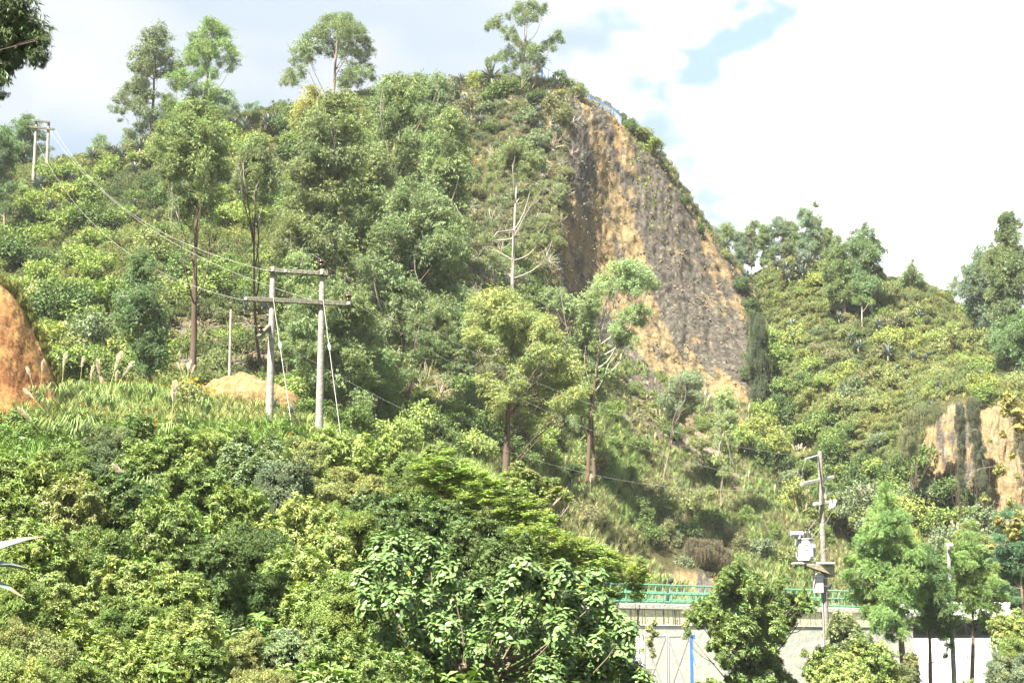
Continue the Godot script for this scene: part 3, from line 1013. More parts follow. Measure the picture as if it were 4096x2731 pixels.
func ground_cover() -> void:
	rng.seed = 4001
	var nz := FastNoiseLite.new()
	nz.seed = 91; nz.frequency = 0.045; nz.fractal_octaves = 3
	var tone := func(p: Vector3) -> Color:
		var k := clampf(0.5 + nz.get_noise_3dv(p) * 1.9, 0, 1)
		var q := clampf(0.5 + nz.get_noise_3dv(p * 2.7 + Vector3(50, 0, 0)) * 1.7, 0, 1)
		return Color(0.085, 0.118, 0.036).lerp(Color(0.185, 0.205, 0.062), k).lerp(Color(0.15, 0.155, 0.085), q * 0.45)
	var rock: Array = hill[1]
	var bank := ground(693, 578)
	var debris := ground(672, 424)
	var scree := ground(218, 335)
	var scree2 := ground(208, 366)
	var heap := P(238, 398, 61)
	var rock_b: Array = hill_b[1]
	# scrub over the main hill
	scatter("hillside_scrub", "low leafy scrub covering the main hillside", clump["shrub"][0], hill[0], 30, 44, 0.95, func(u, v, p):
		var k: float = rock[int(u * 30)][int(v * 44)]
		if v < 4.75 or k > 0.35: return [0.0, 1.0, Color.WHITE, 0.0]
		var w := 1.0
		if v < 5.4: w = 0.8
		w *= 1.0 - 0.5 * smoothstep(0.4, 0.75, maxf(near(p, scree, 6.5), near(p, scree2, 5.5)))
		var t: Color = tone.call(p)
		if u > 6.3 and v > 5.2: t = t.lerp(Color(0.2, 0.195, 0.13), 0.5)      # drier, greyer face left of the cliff
		return [w * clampf(0.8 + nz.get_noise_3dv(p * 2.0), 0.2, 1.3), 0.82 if u < 6.3 else 0.6, t, 0.35])
	scatter("dry_twigs", "bare dry stems standing among the scrub left of the cliff", clump["bare"][0], hill[0], 30, 44, 0.16, func(u, v, p):
		if v < 5.3 or v > 7.9 or u < 5.8 or u > 9.0: return [0.0, 1.0, Color.WHITE, 0.0]
		return [1.0, 1.0, Color(0.3, 0.28, 0.26), 0.3])
	scatter("hillside_scrub", "low leafy scrub covering the hill beyond the gully", clump["shrub"][1], hill_b[0], 26, 30, 0.9, func(u, v, p):
		var k: float = rock_b[int(u * 26)][int(v * 30)]
		if k > 0.35: return [0.0, 1.0, Color.WHITE, 0.0]
		return [1.0 if v > 1.0 else 0.7, 0.75, tone.call(p).lerp(Color(0.19, 0.205, 0.075), 0.3), 0.3])
	scatter("hillside_grass", "grass and weeds growing between the scrub on the main hillside", tuft_mesh(63, 30, 0.9, 0.03, 0.9), hill[0], 30, 44, 1.1, func(u, v, p):
		var k: float = rock[int(u * 30)][int(v * 44)]
		if v < 4.75 or k > 0.35: return [0.0, 1.0, Color.WHITE, 0.0]
		return [1.0 - 0.5 * smoothstep(0.4, 0.75, maxf(near(p, scree, 6.5), near(p, scree2, 5.5))), 1.0, tone.call(p).lerp(Color(0.2, 0.19, 0.1), 0.35), 0.0])
	scatter("hillside_grass", "grass and weeds growing between the scrub on the far hill", tuft_mesh(64, 30, 0.9, 0.03, 0.9), hill_b[0], 26, 30, 1.3, func(u, v, p):
		var k: float = rock_b[int(u * 26)][int(v * 30)]
		if k > 0.35: return [0.0, 1.0, Color.WHITE, 0.0]
		return [1.0, 0.95, tone.call(p).lerp(Color(0.22, 0.22, 0.09), 0.45), 0.0])
	# grass: bright on the terrace, drier on the slope under the cliff
	scatter("meadow_grass", "long bright grass of the terrace and the slope under the cliff", tuft_mesh(61, 46, 0.8, 0.02, 0.6), hill[0], 30, 44, 3.4, func(u, v, p):
		if v < 2.6 or v > 5.2: return [0.0, 1.0, Color.WHITE, 0.0]
		var q := clampf(0.5 + nz.get_noise_3dv(p * 1.6) * 1.8, 0, 1)
		if near(p, heap, 3.6) > 0.5 or near(p, bank, 4.6) > 0.55 or near(p, debris, 7.5) > 0.6: return [0.0, 1.0, Color.WHITE, 0.0]
		if u < 6.0: return [1.5 if v < 4.6 else 0.5, 1.0, Color(0.16, 0.235, 0.065).lerp(Color(0.205, 0.235, 0.095), q), -0.05]
		return [1.0 if v > 3.9 else 0.5, 1.15, Color(0.145, 0.2, 0.07).lerp(Color(0.185, 0.195, 0.095), q), -0.05])
	scatter("undergrowth", "leafy undergrowth between the bushes of the near slope", clump["leafy"][1], hill[0], 30, 44, 1.5, func(u, v, p):
		if v < 0.8 or v > 3.4: return [0.0, 1.0, Color.WHITE, 0.0]
		return [1.0, 0.5, Color(0.1, 0.15, 0.035), 0.25])
	scatter("dry_grass", "dry grass clinging to the ledges of the cliff", tuft_mesh(62, 26, 0.6, 0.04, 0.8), hill[0], 30, 44, 1.6, func(u, v, p):
		var k: float = rock[int(u * 30)][int(v * 44)]
		if k < 0.2 and not (v > 4.6 and v < 5.2): return [0.0, 1.0, Color.WHITE, 0.0]
		var n := nz.get_noise_3d(u * 30.0, v * 9.0, 4.0)
		var strip := smoothstep(0.45, 0.1, absf(u - (10.35 + (7.9 - v) * 0.75))) * smoothstep(7.0, 7.3, v) * 1.2   # the grassy gully under the fence
		var rim := smoothstep(7.75, 7.95, v)
		var w := maxf(maxf(clampf(n * 2.2 - 0.25, 0, 0.6) * 0.6, strip), rim)
		return [w, 0.75, Color(0.2, 0.2, 0.06).lerp(Color(0.22, 0.18, 0.1), clampf(0.5 + n, 0, 1)) if strip < 0.2 else Color(0.2, 0.24, 0.06), -0.05])
	# stones on the bare bank under the tall eucalyptus
	var m := MB.new()
	for i in 7:
		var c := Vector3(R(-0.5, 0.5), R(-0.1, 0.2), R(-0.5, 0.5))
		var b := Basis(rdir(), R(0, TAU))
		var v := R(0.6, 1.0)
		m.box(c, Vector3(R(0.15, 0.45), R(0.12, 0.3), R(0.15, 0.4)), Color(v, v * 0.95, v * 0.85), b, 0.05)
	var sm := material("stone", 0.95, 0.2)
	var pb := MB.new()
	for i in 9:
		var v := R(0.55, 1.0)
		pb.box(Vector3(R(-0.6, 0.6), R(-0.6, 0.6), R(-0.15, 0.15)), Vector3(R(0.08, 0.3), R(0.08, 0.24), R(0.1, 0.3)), Color(v, v * 0.95, v * 0.88), Basis(rdir(), R(0, TAU)), 0.03)
	scatter("cliff_stones", "stones bedded in the cliff face", pb.mesh(sm), hill[0], 30, 44, 0.28, func(u, v, p):
		var k: float = rock[int(u * 30)][int(v * 44)]
		return [1.0 if k > 0.5 else 0.0, 0.62, Color(0.08, 0.072, 0.06).lerp(Color(0.125, 0.104, 0.07), clampf(0.5 + nz.get_noise_3dv(p * 3.0) * 2.0, 0, 1)), 0.0])
	var scr := [P(222, 330, 86), P(212, 368, 80), P(640, 405, 113), P(235, 300, 90), P(470, 215, 118)]
	scatter("rubble", "broken stones on the bare patches of the bank", m.mesh(sm), hill[0], 30, 44, 1.4, func(u, v, p):
		var s := 0.0
		for q in scr: s = maxf(s, near(p, q, 6.0))
		return [s if v < 7.8 else 0.0, 0.6, Color(0.1, 0.088, 0.07), 0.0])

# ------------------------------------------------------------------ agaves, plumed grass, flowers
func make_agave() -> Node3D:
	rng.seed = 310
	var o := Node3D.new()
	o.name = "agave"
	var mat := material("agave_leaf", 0.5, 0.4)
	var kinds := []
	for k in 3:       # inner upright, middle, outer drooping leaf
		var m := MB.new()
		var n := 6
		var rows := []
		for i in n + 1:
			var t := float(i) / n
			var x := t * 1.25
			var y: float = [0.02, 0.10, 0.22][k] * sin(t * PI * 0.55) - [0.0, 0.16, 0.42][k] * t * t
			var w := 0.095 * pow(sin(PI * clampf(t * 0.8 + 0.2, 0, 1)), 0.8) + 0.008
			if i == n: w = 0.0
			rows.append([Vector3(x, y + w * 0.45, w), Vector3(x, y, 0), Vector3(x, y + w * 0.45, -w), Vector3(x, y - 0.035 * (1.0 - t), 0)])
		var body := Color(0.088, 0.118, 0.106)
		for i in n:
			var a: Array = rows[i]
			var b: Array = rows[i + 1]
			for e in [[0, 1], [1, 2], [2, 3], [3, 0]]:
				var c := body if e[0] < 2 else body.lerp(Color(0.13, 0.155, 0.135), 0.6)
				if i == n - 1: c = Color(0.16, 0.12, 0.08)
				m.quad(a[e[0]], a[e[1]], b[e[1]], b[e[0]], c)
		kinds.append(m.mesh(mat))
	var n := 30
	for i in n:
		var t := float(i) / (n - 1)
		var el := lerpf(1.42, -0.05, pow(t, 0.75)) + R(-0.1, 0.1)
		var b := Basis(Vector3.UP, i * 2.39996 + R(-0.15, 0.15)) * Basis(Vector3.BACK, el)
		var q := part("leaf", kinds[0 if t < 0.35 else (1 if t < 0.75 else 2)], o, Vector3(0, 0.22 - 0.16 * t, 0))
		q.basis = b * Basis.from_scale(Vector3.ONE * R(0.85, 1.12))
	var c := MB.new()
	c.lathe(Vector3.ZERO, [[0.05, -0.5], [0.16, -0.2], [0.18, 0.05], [0.1, 0.25], [0.0, 0.34]], 8, Color(0.2, 0.19, 0.13))
	part("core", c.mesh(mat, true), o)
	return o

func make_plumed_grass(plumes: Array, seed_: int, blades := 90) -> Node3D:
	# plumes: [lean x, lean z, stalk length, plume length]
	rng.seed = seed_
	var o := Node3D.new()
	o.name = "pampas_grass"
	var m := MB.new()
	for i in blades:
		var a := R(0, TAU)
		var out := Vector3(cos(a), 0, sin(a))
		var l := R(0.7, 1.25)
		var s := out.cross(Vector3.UP) * 0.013
		var p := out * 0.08
		var v := R(0.6, 1.0)
		var col := Color(0.2 * v, 0.27 * v, 0.1 * v)
		var le := R(0.25, 1.0)
		var a1 := p + Vector3(out.x * le * 0.22, 0.5, out.z * le * 0.22) * l
		var a2 := a1 + Vector3(out.x * le * 0.38, 0.22 - le * 0.1, out.z * le * 0.38) * l
		var a3 := a2 + Vector3(out.x * le * 0.3, -0.1 - le * 0.25, out.z * le * 0.3) * l
		m.quad(p - s, p + s, a1 + s, a1 - s, col)
		m.quad(a1 - s, a1 + s, a2 + s * 0.8, a2 - s * 0.8, col)
		m.tri(a2 - s * 0.8, a2 + s * 0.8, a3, col)
	var blade := part("foliage", m.mesh(material("grass")), o)
	blade.set_meta("kind", "stuff")
	var pm := material("plume", 0.9, 0.1, Color(0.5, 0.48, 0.4))
	for q in plumes:
		var dir := Vector3(q[0], 1.0, q[1]).normalized()
		var foot: Vector3 = Vector3(q[0], 0, q[1]) * 0.2
		var top: Vector3 = foot + dir * q[2]
		var st := MB.new()
		st.tube(PackedVector3Array([foot, foot + dir * q[2] * 0.5 + Vector3(0, 0.02, 0), top]), PackedFloat32Array([0.012, 0.01, 0.006]), 4, Color(0.38, 0.36, 0.18))
		var stalk := part("stalk", st.mesh(material("bark")), o)
		var h := MB.new()
		var l: float = q[3]
		var bend := Vector3(dir.x + R(-0.1, 0.1), 0, dir.z).normalized() * 0.12 if Vector2(dir.x, dir.z).length() > 0.05 else Vector3(0.05, 0, 0)
		for i in 240:
			var t := rng.randf()
			var w := l * 0.2 * sin(PI * clampf(t * 0.86 + 0.1, 0, 1))
			var c := top + dir * l * t + bend * l * t * t
			var e := (rdir() * 0.7 + dir * 1.1 + bend).normalized()
			var v := R(0.8, 1.0)
			h.leaf(c, e, rdir(), w * R(0.9, 1.6) + 0.05, 0.02, Color(0.68 * v, 0.61 * v, 0.49 * v), 0.0)
		part("plume", h.mesh(pm), o)
		stalk.name = stalk.name
	return o

func flower_mesh(seed_: int, n: int, size: float, col: Color) -> ArrayMesh:
	# small flower heads, each a ring of petals
	rng.seed = seed_
	var m := MB.new()
	for i in n:
		var d := rdir()
		d.y = absf(d.y) * 0.8 + 0.1
		var c := d * R(0.75, 1.05)
		var up := (Vector3.UP * 0.7 + Vector3(0, 0, 0.5) + rdir() * 0.5).normalized()
		var s := up.cross(Vector3(0.2, 0.1, 0.9)).normalized()
		for k in 6:
			m.leaf(c, (s.rotated(up, TAU * k / 6.0) + up * 0.25).normalized(), up, size, size * 0.6, col * R(0.85, 1.0), 0.1)
	return m.mesh(material("petal", 0.6, 0.2, Color(0.6, 0.5, 0.1)))

# ------------------------------------------------------------------ poles, wires, building
func concrete() -> StandardMaterial3D:
	var m := material("concrete", 0.88, 0.25)
	if not m.normal_enabled: grain(m, 52, 0.72, 0.7, 3.0)
	return m

func pole_mesh(a: Vector3, b: Vector3, ra: float, rb: float, col: Color) -> ArrayMesh:
	var m := MB.new()
	var pts := PackedVector3Array()
	var rad := PackedFloat32Array()
	for i in 9:
		pts.append(a.lerp(b, i / 8.0)); rad.append(lerpf(ra, rb, i / 8.0))
	m.tube(pts, rad, 16, col, 0.015)
	return m.mesh(concrete(), true)

func wire_mesh(a: Vector3, b: Vector3, sag: float, r: float, col: Color) -> ArrayMesh:
	var m := MB.new()
	var pts := PackedVector3Array()
	var rad := PackedFloat32Array()
	for i in 29:
		var t := i / 28.0
		pts.append(a.lerp(b, t) - Vector3(0, sag * 4.0 * t * (1.0 - t), 0)); rad.append(r)
	m.tube(pts, rad, 5, col)
	return m.mesh(material("cable", 0.45, 0.5), true)

func beam(a: Vector3, b: Vector3, h: float, w: float, col: Color) -> MB:
	var m := MB.new()
	var x := (b - a).normalized()
	var z := x.cross(Vector3.UP).normalized()
	m.box((a + b) * 0.5, Vector3(a.distance_to(b), h, w), col, Basis(x, z.cross(x), z), minf(h, w) * 0.12)
	return m

func insulator(o: Vector3, k: float) -> ArrayMesh:
	var m := MB.new()
	var prof := []
	for q in [[0.02, -0.3], [0.02, -0.02], [0.1, 0.0], [0.125, 0.03], [0.06, 0.06], [0.06, 0.09], [0.14, 0.11], [0.17, 0.14], [0.16, 0.17], [0.08, 0.2], [0.06, 0.24], [0.0, 0.25]]: prof.append([q[0] * k, q[1] * k])
	m.lathe(o, prof, 12, Color(0.05, 0.02, 0.015))
	return m.mesh(material("porcelain", 0.2, 0.6), true)

func bolt(o: Vector3) -> ArrayMesh:
	var m := MB.new()
	m.box(o, Vector3(0.1, 0.1, 0.05), Color(0.5, 0.5, 0.5), Basis(), 0.012)
	return m.mesh(material("galvanised", 0.4, 0.5))

func build_power() -> void:
	rng.seed = 5005
	var grey := Color(0.25, 0.242, 0.218)
	var d := 54.0
	var con := concrete()
	# the pair of concrete poles on the terrace
	var fa := P(269, 440, d)
	var fb := P(319, 442, d)
	var ta := P(273, 266.5, d)
	var tb := P(322.5, 269, d)
	var o := thing("pole_pair", "two weathered concrete power poles joined by two cross beams behind the near bushes", "power pole", fa)
	part("pole", pole_mesh(Vector3(0, -1.5, 0), ta - fa, 0.19, 0.115, grey), o)
	part("pole", pole_mesh(fb - fa + Vector3(0, -1.5, 0), tb - fa, 0.19, 0.115, grey * 0.97), o)
	var up := Vector3(0, 0, 0.2)
	var mossy := Color(0.16, 0.158, 0.125)
	var wood := material("beam", 0.9, 0.2)
	if not wood.normal_enabled: grain(wood, 61, 0.5, 1.4, 4.0)
	part("crossbeam", beam(P(268.5, 270.6, d) - fa + up, P(329, 274.5, d) - fa + up, 0.19, 0.15, mossy).mesh(wood), o)
	part("crossbeam", beam(P(244, 299.2, d) - fa + up, P(352, 304.6, d) - fa + up, 0.2, 0.16, mossy * 0.85).mesh(wood), o)
	var short := Vector3(-0.55, -0.35, 0.8)
	var sa := P(270, 325.5, d) - fa
	part("bracket_beam", beam(sa, P(258.5, 337, d - 0.9) - fa, 0.19, 0.17, mossy * 1.15).mesh(wood), o)
	for q in [[273.5, 271], [286.5, 272], [322.5, 274], [247, 299.8], [349, 304.4]]: part("bolt", bolt(P(q[0], q[1], d) - fa + Vector3(0, 0, 0.3)), o)
	part("insulator", insulator(P(321.5, 265.5, d) - fa + Vector3(0, 0.02, 0), 1.1), o)
	part("insulator", insulator(P(348.5, 299.5, d) - fa + Vector3(0, -0.02, 0.1), 1.1), o)
	part("insulator", insulator(P(260.5, 330.5, d - 0.8) - fa, 1.1), o)
	for q in [[[321.5, 260, 0], [311, 254.5, 0], [304, 258, 0], [300.5, 270, 0]], [[348.6, 294, 0], [349.5, 289.5, 0], [346.5, 290, 0], [344, 296, 0]], [[260, 327, 0], [252, 325.5, 0], [247, 322, 0], [245, 319, 0]]]:
		var pts := PackedVector3Array()
		var rad := PackedFloat32Array()
		for i in 3:
			for k in 5:
				pts.append(catmull(P(q[maxi(i - 1, 0)][0], q[maxi(i - 1, 0)][1], d), P(q[i][0], q[i][1], d), P(q[i + 1][0], q[i + 1][1], d), P(q[mini(i + 2, 3)][0], q[mini(i + 2, 3)][1], d), k / 5.0) - fa + Vector3(0, 0, 0.15))
				rad.append(0.007)
		var m := MB.new()
		m.tube(pts, rad, 5, Color(0.25, 0.25, 0.25))
		part("jumper", m.mesh(material("cable"), true), o)
	var i := 0
	for q in [[[274.2, 299], [294.5, 436], [280.5, 345]], [[324, 301], [342, 436], [329, 347]]]:
		var a := P(q[0][0], q[0][1], d) + Vector3(0, 0, 0.3)
		var b := P(q[1][0], q[1][1], d - 2.5) - Vector3(0, 0.3, 0)
		var g := part("guy_wire", wire_mesh(a, b, 0.05, 0.013, Color(0.26, 0.26, 0.25)), self)
		tag(g, ["pale taut guy wire running down from the left of the two beam-joined poles", "pale taut guy wire running down from the right of the two beam-joined poles"][i], "guy wire", "guy wires of the concrete poles")
		var m := MB.new()
		var c := a.lerp(b, 0.34)
		var ax := (b - a).normalized()
		m.tube(PackedVector3Array([c - ax * 0.16, c - ax * 0.05, c + ax * 0.05, c + ax * 0.16]), PackedFloat32Array([0.035, 0.055, 0.055, 0.035]), 8, Color(0.7, 0.7, 0.68))
		part("guy_insulator", m.mesh(material("porcelain"), true), g)
		i += 1
	# a single thin pole by the sand heap
	var f := P(229.5, 384, 63)
	var single := part("thin_pole", pole_mesh(f - Vector3(0, 1.0, 0), P(231, 309, 63), 0.085, 0.06, Color(0.26, 0.25, 0.225)), self)
	tag(single, "single thin concrete pole without wires behind the sand heap", "power pole")
	# the pair on the far left ridge
	d = 124
	f = P(34, 172, d)
	o = thing("pole_pair", "distant pair of thin poles with two cross beams standing on the far ridge", "power pole", f)
	part("pole", pole_mesh(Vector3(0, -2, 0), P(36.5, 120.5, d) - f, 0.2, 0.13, grey), o)
	part("pole", pole_mesh(P(47, 171, d) - f - Vector3(0, 2, 0), P(48.8, 122, d) - f, 0.2, 0.13, grey), o)
	up = Vector3(0, 0, 0.25)
	part("crossbeam", beam(P(34.5, 120.8, d) - f + up, P(50.3, 122.8, d) - f + up, 0.2, 0.15, mossy).mesh(wood), o)
	part("crossbeam", beam(P(30, 127.3, d) - f + up, P(55.2, 129.8, d) - f + up, 0.22, 0.16, mossy).mesh(wood), o)
	# wires down to the near pair, and on to the transformer pole
	var wires := [
		[P(31, 129, 124), P(244.5, 300, 54), 3.2, "lowest of three pale wires from the far ridge poles to the long beam"],
		[P(44, 122, 124), P(322, 302.5, 54.2), 2.6, "middle pale wire from the far ridge poles to the right concrete pole"],
		[P(55, 130, 124), P(270, 271, 54), 2.3, "highest pale wire from the far ridge poles to the upper beam"],
	]
	for w in wires: tag(part("power_line", wire_mesh(w[0], w[1], w[2], 0.006, Color(0.3, 0.3, 0.29)), self), w[3], "power line", "wires from the ridge to the concrete pole pair")
	var ends := [
		[P(321.5, 262, 54), P(806, 456, 62), 1.6, "upper thin wire from the top insulator across the eucalyptus to the transformer pole"],
		[P(348.5, 298.5, 54), P(802, 483, 62), 1.5, "middle thin wire from the long beam to the transformer pole"],
		[P(260.5, 329, 53.2), P(830, 482, 62), 2.6, "lowest thin wire passing over the near bushes to the transformer pole"],
	]
	for w in ends: tag(part("power_line", wire_mesh(w[0], w[1], w[2], 0.0045, Color(0.26, 0.26, 0.25)), self), w[3], "power line", "wires from the concrete pole pair to the transformer pole")

	# the transformer pole
	d = 62
	f = P(828.3, 700, d)
	var top := P(819.8, 450.5, d)
	o = thing("transformer_pole", "tall grey concrete pole carrying a transformer on a bracket before the white wall", "power pole", f)
	part("pole", pole_mesh(Vector3(0, -1.2, 0), top - f, 0.17, 0.115, Color(0.2, 0.19, 0.172)), o)
	var at := func(px: float, py: float, dd := 0.0) -> Vector3: return P(px, py, d + dd) - f
	part("tip_arm", beam(at.call(818, 455, -0.1), at.call(805.5, 458.5, -1.6), 0.07, 0.07, Color(0.5, 0.5, 0.5)).mesh(con), o)
	part("crossarm", beam(at.call(801, 483.5, -0.9), at.call(833.5, 476.5, 0.7), 0.16, 0.13, Color(0.4, 0.38, 0.33)).mesh(con), o)
	part("lower_crossarm", beam(at.call(814, 503.5, -0.45), at.call(830, 501.5, 0.2), 0.15, 0.14, Color(0.5, 0.49, 0.47)).mesh(con), o)
	for q in [[810.6, 500.5], [821.3, 499.5], [825.7, 498.5]]:
		var m := MB.new()
		var c: Vector3 = at.call(q[0], q[1], -0.25)
		m.lathe(c, [[0.03, -0.1], [0.03, 0], [0.075, 0.02], [0.045, 0.06], [0.075, 0.08], [0.045, 0.12], [0.07, 0.14], [0.04, 0.18], [0.06, 0.2], [0.02, 0.24], [0.0, 0.25]], 10, Color(0.36, 0.24, 0.17))
		part("insulator", m.mesh(material("porcelain"), true), o)
	for q in [[830.3, 504.5, 0.0], [834.5, 503.5, 0.25]]:
		var m := MB.new()
		var c: Vector3 = at.call(q[0], q[1], -0.1)
		var ax := Vector3(q[2], 1, 0).normalized()
		m.tube(PackedVector3Array([c - ax * 0.22, c - ax * 0.1, c, c + ax * 0.1, c + ax * 0.22]), PackedFloat32Array([0.08, 0.1, 0.085, 0.1, 0.08]), 8, Color(0.3, 0.33, 0.4))
		part("cutout_fuse", m.mesh(material("porcelain"), true), o)
	# bracket
	var br := MB.new()
	var l0: Vector3 = at.call(800.5, 562, -0.6)
	var l1: Vector3 = at.call(830, 563.5, 0.0)
	br.box((l0 + l1) * 0.5 + Vector3(-0.1, 0, 0), Vector3(l0.distance_to(l1) + 0.25, 0.1, 0.75), Color(0.42, 0.4, 0.36), Basis(), 0.015)
	for z in [-0.28, 0.28]:
		var a := l0 + Vector3(0.25, -0.05, z)
		var b := l1 + Vector3(0.15, -0.05, z)
		var s := Vector3(0, 0, 0.05)
		for sg in [-1.0, 1.0]:
			br.quad(a + s * sg, b + s * sg, b + s * sg - Vector3(0, 0.52, 0), a + s * sg - Vector3(0, 0.12, 0), Color(0.3, 0.28, 0.2))
		br.quad(a - s - Vector3(0, 0.12, 0), a + s - Vector3(0, 0.12, 0), b + s - Vector3(0, 0.52, 0), b - s - Vector3(0, 0.52, 0), Color(0.3, 0.28, 0.2))
	br.lathe(l1 + Vector3(-0.05, -0.62, 0), [[0.0, 0.0], [0.24, 0.0], [0.25, 0.02], [0.25, 0.5], [0.24, 0.56], [0.0, 0.56]], 14, Color(0.4, 0.38, 0.34))
	part("bracket", br.mesh(con), o)
	# box on the pole below
	var bx := MB.new()
	bx.box(at.call(818.3, 582.5, -0.25), Vector3(0.42, 0.92, 0.3), Color(0.29, 0.3, 0.315), Basis(Vector3.UP, 0.35), 0.02)
	bx.box(at.call(818.3, 575.5, -0.25) + Vector3(-0.02, 0.0, 0), Vector3(0.5, 0.03, 0.38), Color(0.55, 0.57, 0.6), Basis(Vector3.UP, 0.35), 0.008)
	part("meter_box", bx.mesh(material("paint", 0.45, 0.5)), o)
	for y in [577.5, 585.5]:
		var st := MB.new()
		var c: Vector3 = at.call(824.3, y)
		st.lathe(c, [[0.162, -0.03], [0.175, -0.03], [0.175, 0.03], [0.162, 0.03]], 16, Color(0.6, 0.6, 0.6))
		part("strap", st.mesh(material("galvanised"), true), o)
	var pip := MB.new()
	pip.tube(PackedVector3Array([at.call(821.4, 590, -0.12), at.call(823.3, 620, -0.12), at.call(825.6, 690, -0.12)]), PackedFloat32Array([0.035, 0.035, 0.035]), 6, Color(0.2, 0.2, 0.2))
	part("conduit", pip.mesh(material("cable"), true), o)
	for q in [[[806, 458.5], [802, 470], [803, 478], [806, 482]], [[821, 484], [826, 487], [825, 494], [821, 498]], [[826, 497], [828, 493], [832, 491], [834, 490]], [[831, 513], [826, 522], [816, 531], [808, 543]], [[816, 519], [810, 527], [804, 537], [803, 541]], [[822, 528], [817, 536], [811, 540], [807, 541.5]]]:
		var pts := PackedVector3Array()
		var rad := PackedFloat32Array()
		for k in 4:
			pts.append(at.call(q[k][0], q[k][1], -0.5)); rad.append(0.007)
		var m := MB.new()
		m.tube(pts, rad, 5, Color(0.25, 0.25, 0.24))
		part("jumper", m.mesh(material("cable"), true), o)
	# the transformer stands on the bracket: a thing of its own
	var tf := P(805.8, 561.2, d - 0.5) + Vector3(0, 0.06, 0)
	var t := thing("transformer", "white steel transformer with three dark bushings standing on the pole bracket", "transformer", tf)
	var turn := Basis(Vector3.UP, -0.55)
	var white := Color(0.31, 0.32, 0.34)
	var pm := material("paint", 0.45, 0.5)
	var tb_ := MB.new()
	tb_.box(Vector3(0, 0.5, 0), Vector3(0.62, 1.0, 0.52), white, turn, 0.06)
	tb_.box(Vector3(0, 1.02, 0), Vector3(0.7, 0.05, 0.6), white, turn, 0.015)
	tb_.box(Vector3(0, 0.02, 0), Vector3(0.55, 0.06, 0.5), Color(0.4, 0.4, 0.4), turn, 0.01)
	part("tank", tb_.mesh(pm), t)
	for k in 3:
		var m := MB.new()
		m.lathe(turn * Vector3(-0.14 + 0.2 * k, 1.04, 0.05), [[0.07, 0.0], [0.075, 0.03], [0.045, 0.05], [0.085, 0.1], [0.045, 0.13], [0.085, 0.18], [0.045, 0.21], [0.08, 0.26], [0.04, 0.29], [0.03, 0.36], [0.0, 0.37]], 10, Color(0.03, 0.028, 0.03))
		part("bushing", m.mesh(material("porcelain"), true), t)
	var con_ := MB.new()
	var ca := Vector3(-0.75, 1.24, 0.35)
	con_.tube(PackedVector3Array([ca, ca + Vector3(0.02, 0, 0), ca + Vector3(0.62, 0.02, -0.22), ca + Vector3(0.64, 0.02, -0.22)]), PackedFloat32Array([0.1, 0.125, 0.125, 0.1]), 14, white)
	con_.box(Vector3(-0.4, 1.1, 0.22), Vector3(0.3, 0.18, 0.06), white, turn, 0.01)
	part("oil_tank", con_.mesh(pm, true), t)
	for k in 3:
		var m := MB.new()
		m.box(turn * Vector3(0.38, 0.48, -0.16 + 0.16 * k), Vector3(0.14, 0.62, 0.035), white, turn, 0.01)
		part("cooling_fin", m.mesh(pm), t)
	var pl := MB.new()
	var face := Vector3(0, 0, 0.263)
	pl.box(turn * (Vector3(0.14, 0.6, 0) + face), Vector3(0.2, 0.3, 0.012), Color(0.09, 0.06, 0.04), turn)
	for q in [[0.1, 0.66, 0.05, 0.14], [0.14, 0.53, 0.12, 0.05], [0.19, 0.62, 0.04, 0.08]]: pl.box(turn * (Vector3(q[0], q[1], 0.008) + face), Vector3(q[2], q[3], 0.006), Color(0.6, 0.6, 0.55), turn)
	part("plate", pl.mesh(pm), t)
	var vp := MB.new()
	vp.tube(PackedVector3Array([turn * Vector3(-0.42, 1.15, 0.1), turn * Vector3(-0.46, 0.8, 0.1), turn * Vector3(-0.42, 0.2, 0.12), turn * Vector3(-0.3, 0.05, 0.2)]), PackedFloat32Array([0.02, 0.02, 0.02, 0.02]), 6, white)
	part("pipe", vp.mesh(pm, true), t)

	# street lamp post between the cypresses
	f = P(955, 700, 66)
	var lp := thing("lamp_post", "slim pale round post between the two feathery cypresses", "lamp post", f)
	part("post", pole_mesh(Vector3(0, -1, 0), P(948.2, 545, 66) - f, 0.15, 0.085, Color(0.26, 0.26, 0.255)), lp)
	var lamp := MB.new()
	lamp.box(P(949.5, 544, 65.6) - f, Vector3(0.3, 0.14, 0.5), Color(0.3, 0.3, 0.3), Basis(Vector3.RIGHT, 0.2), 0.03)
	part("lamp_head", lamp.mesh(pm), lp)

func rail_run(o: Node3D, a: Vector3, b: Vector3, n: int, h: float, col: Color) -> void:
	var m := material("green_paint", 0.45, 0.5)
	for k in 3:
		var y: float = h * [1.0, 0.52, 0.08][k]
		var q := MB.new()
		q.tube(PackedVector3Array([a + Vector3(0, y, 0), b + Vector3(0, y, 0)]), PackedFloat32Array([0.042, 0.042]), 6, col)
		part("rail", q.mesh(m, true), o)
	var st := MB.new()
	st.tube(PackedVector3Array([Vector3.ZERO, Vector3(0, h, 0)]), PackedFloat32Array([0.042, 0.042]), 6, col * 0.92)
	var pm := st.mesh(m, true)
	for i in n + 1: part("post", pm, o, a.lerp(b, float(i) / n))

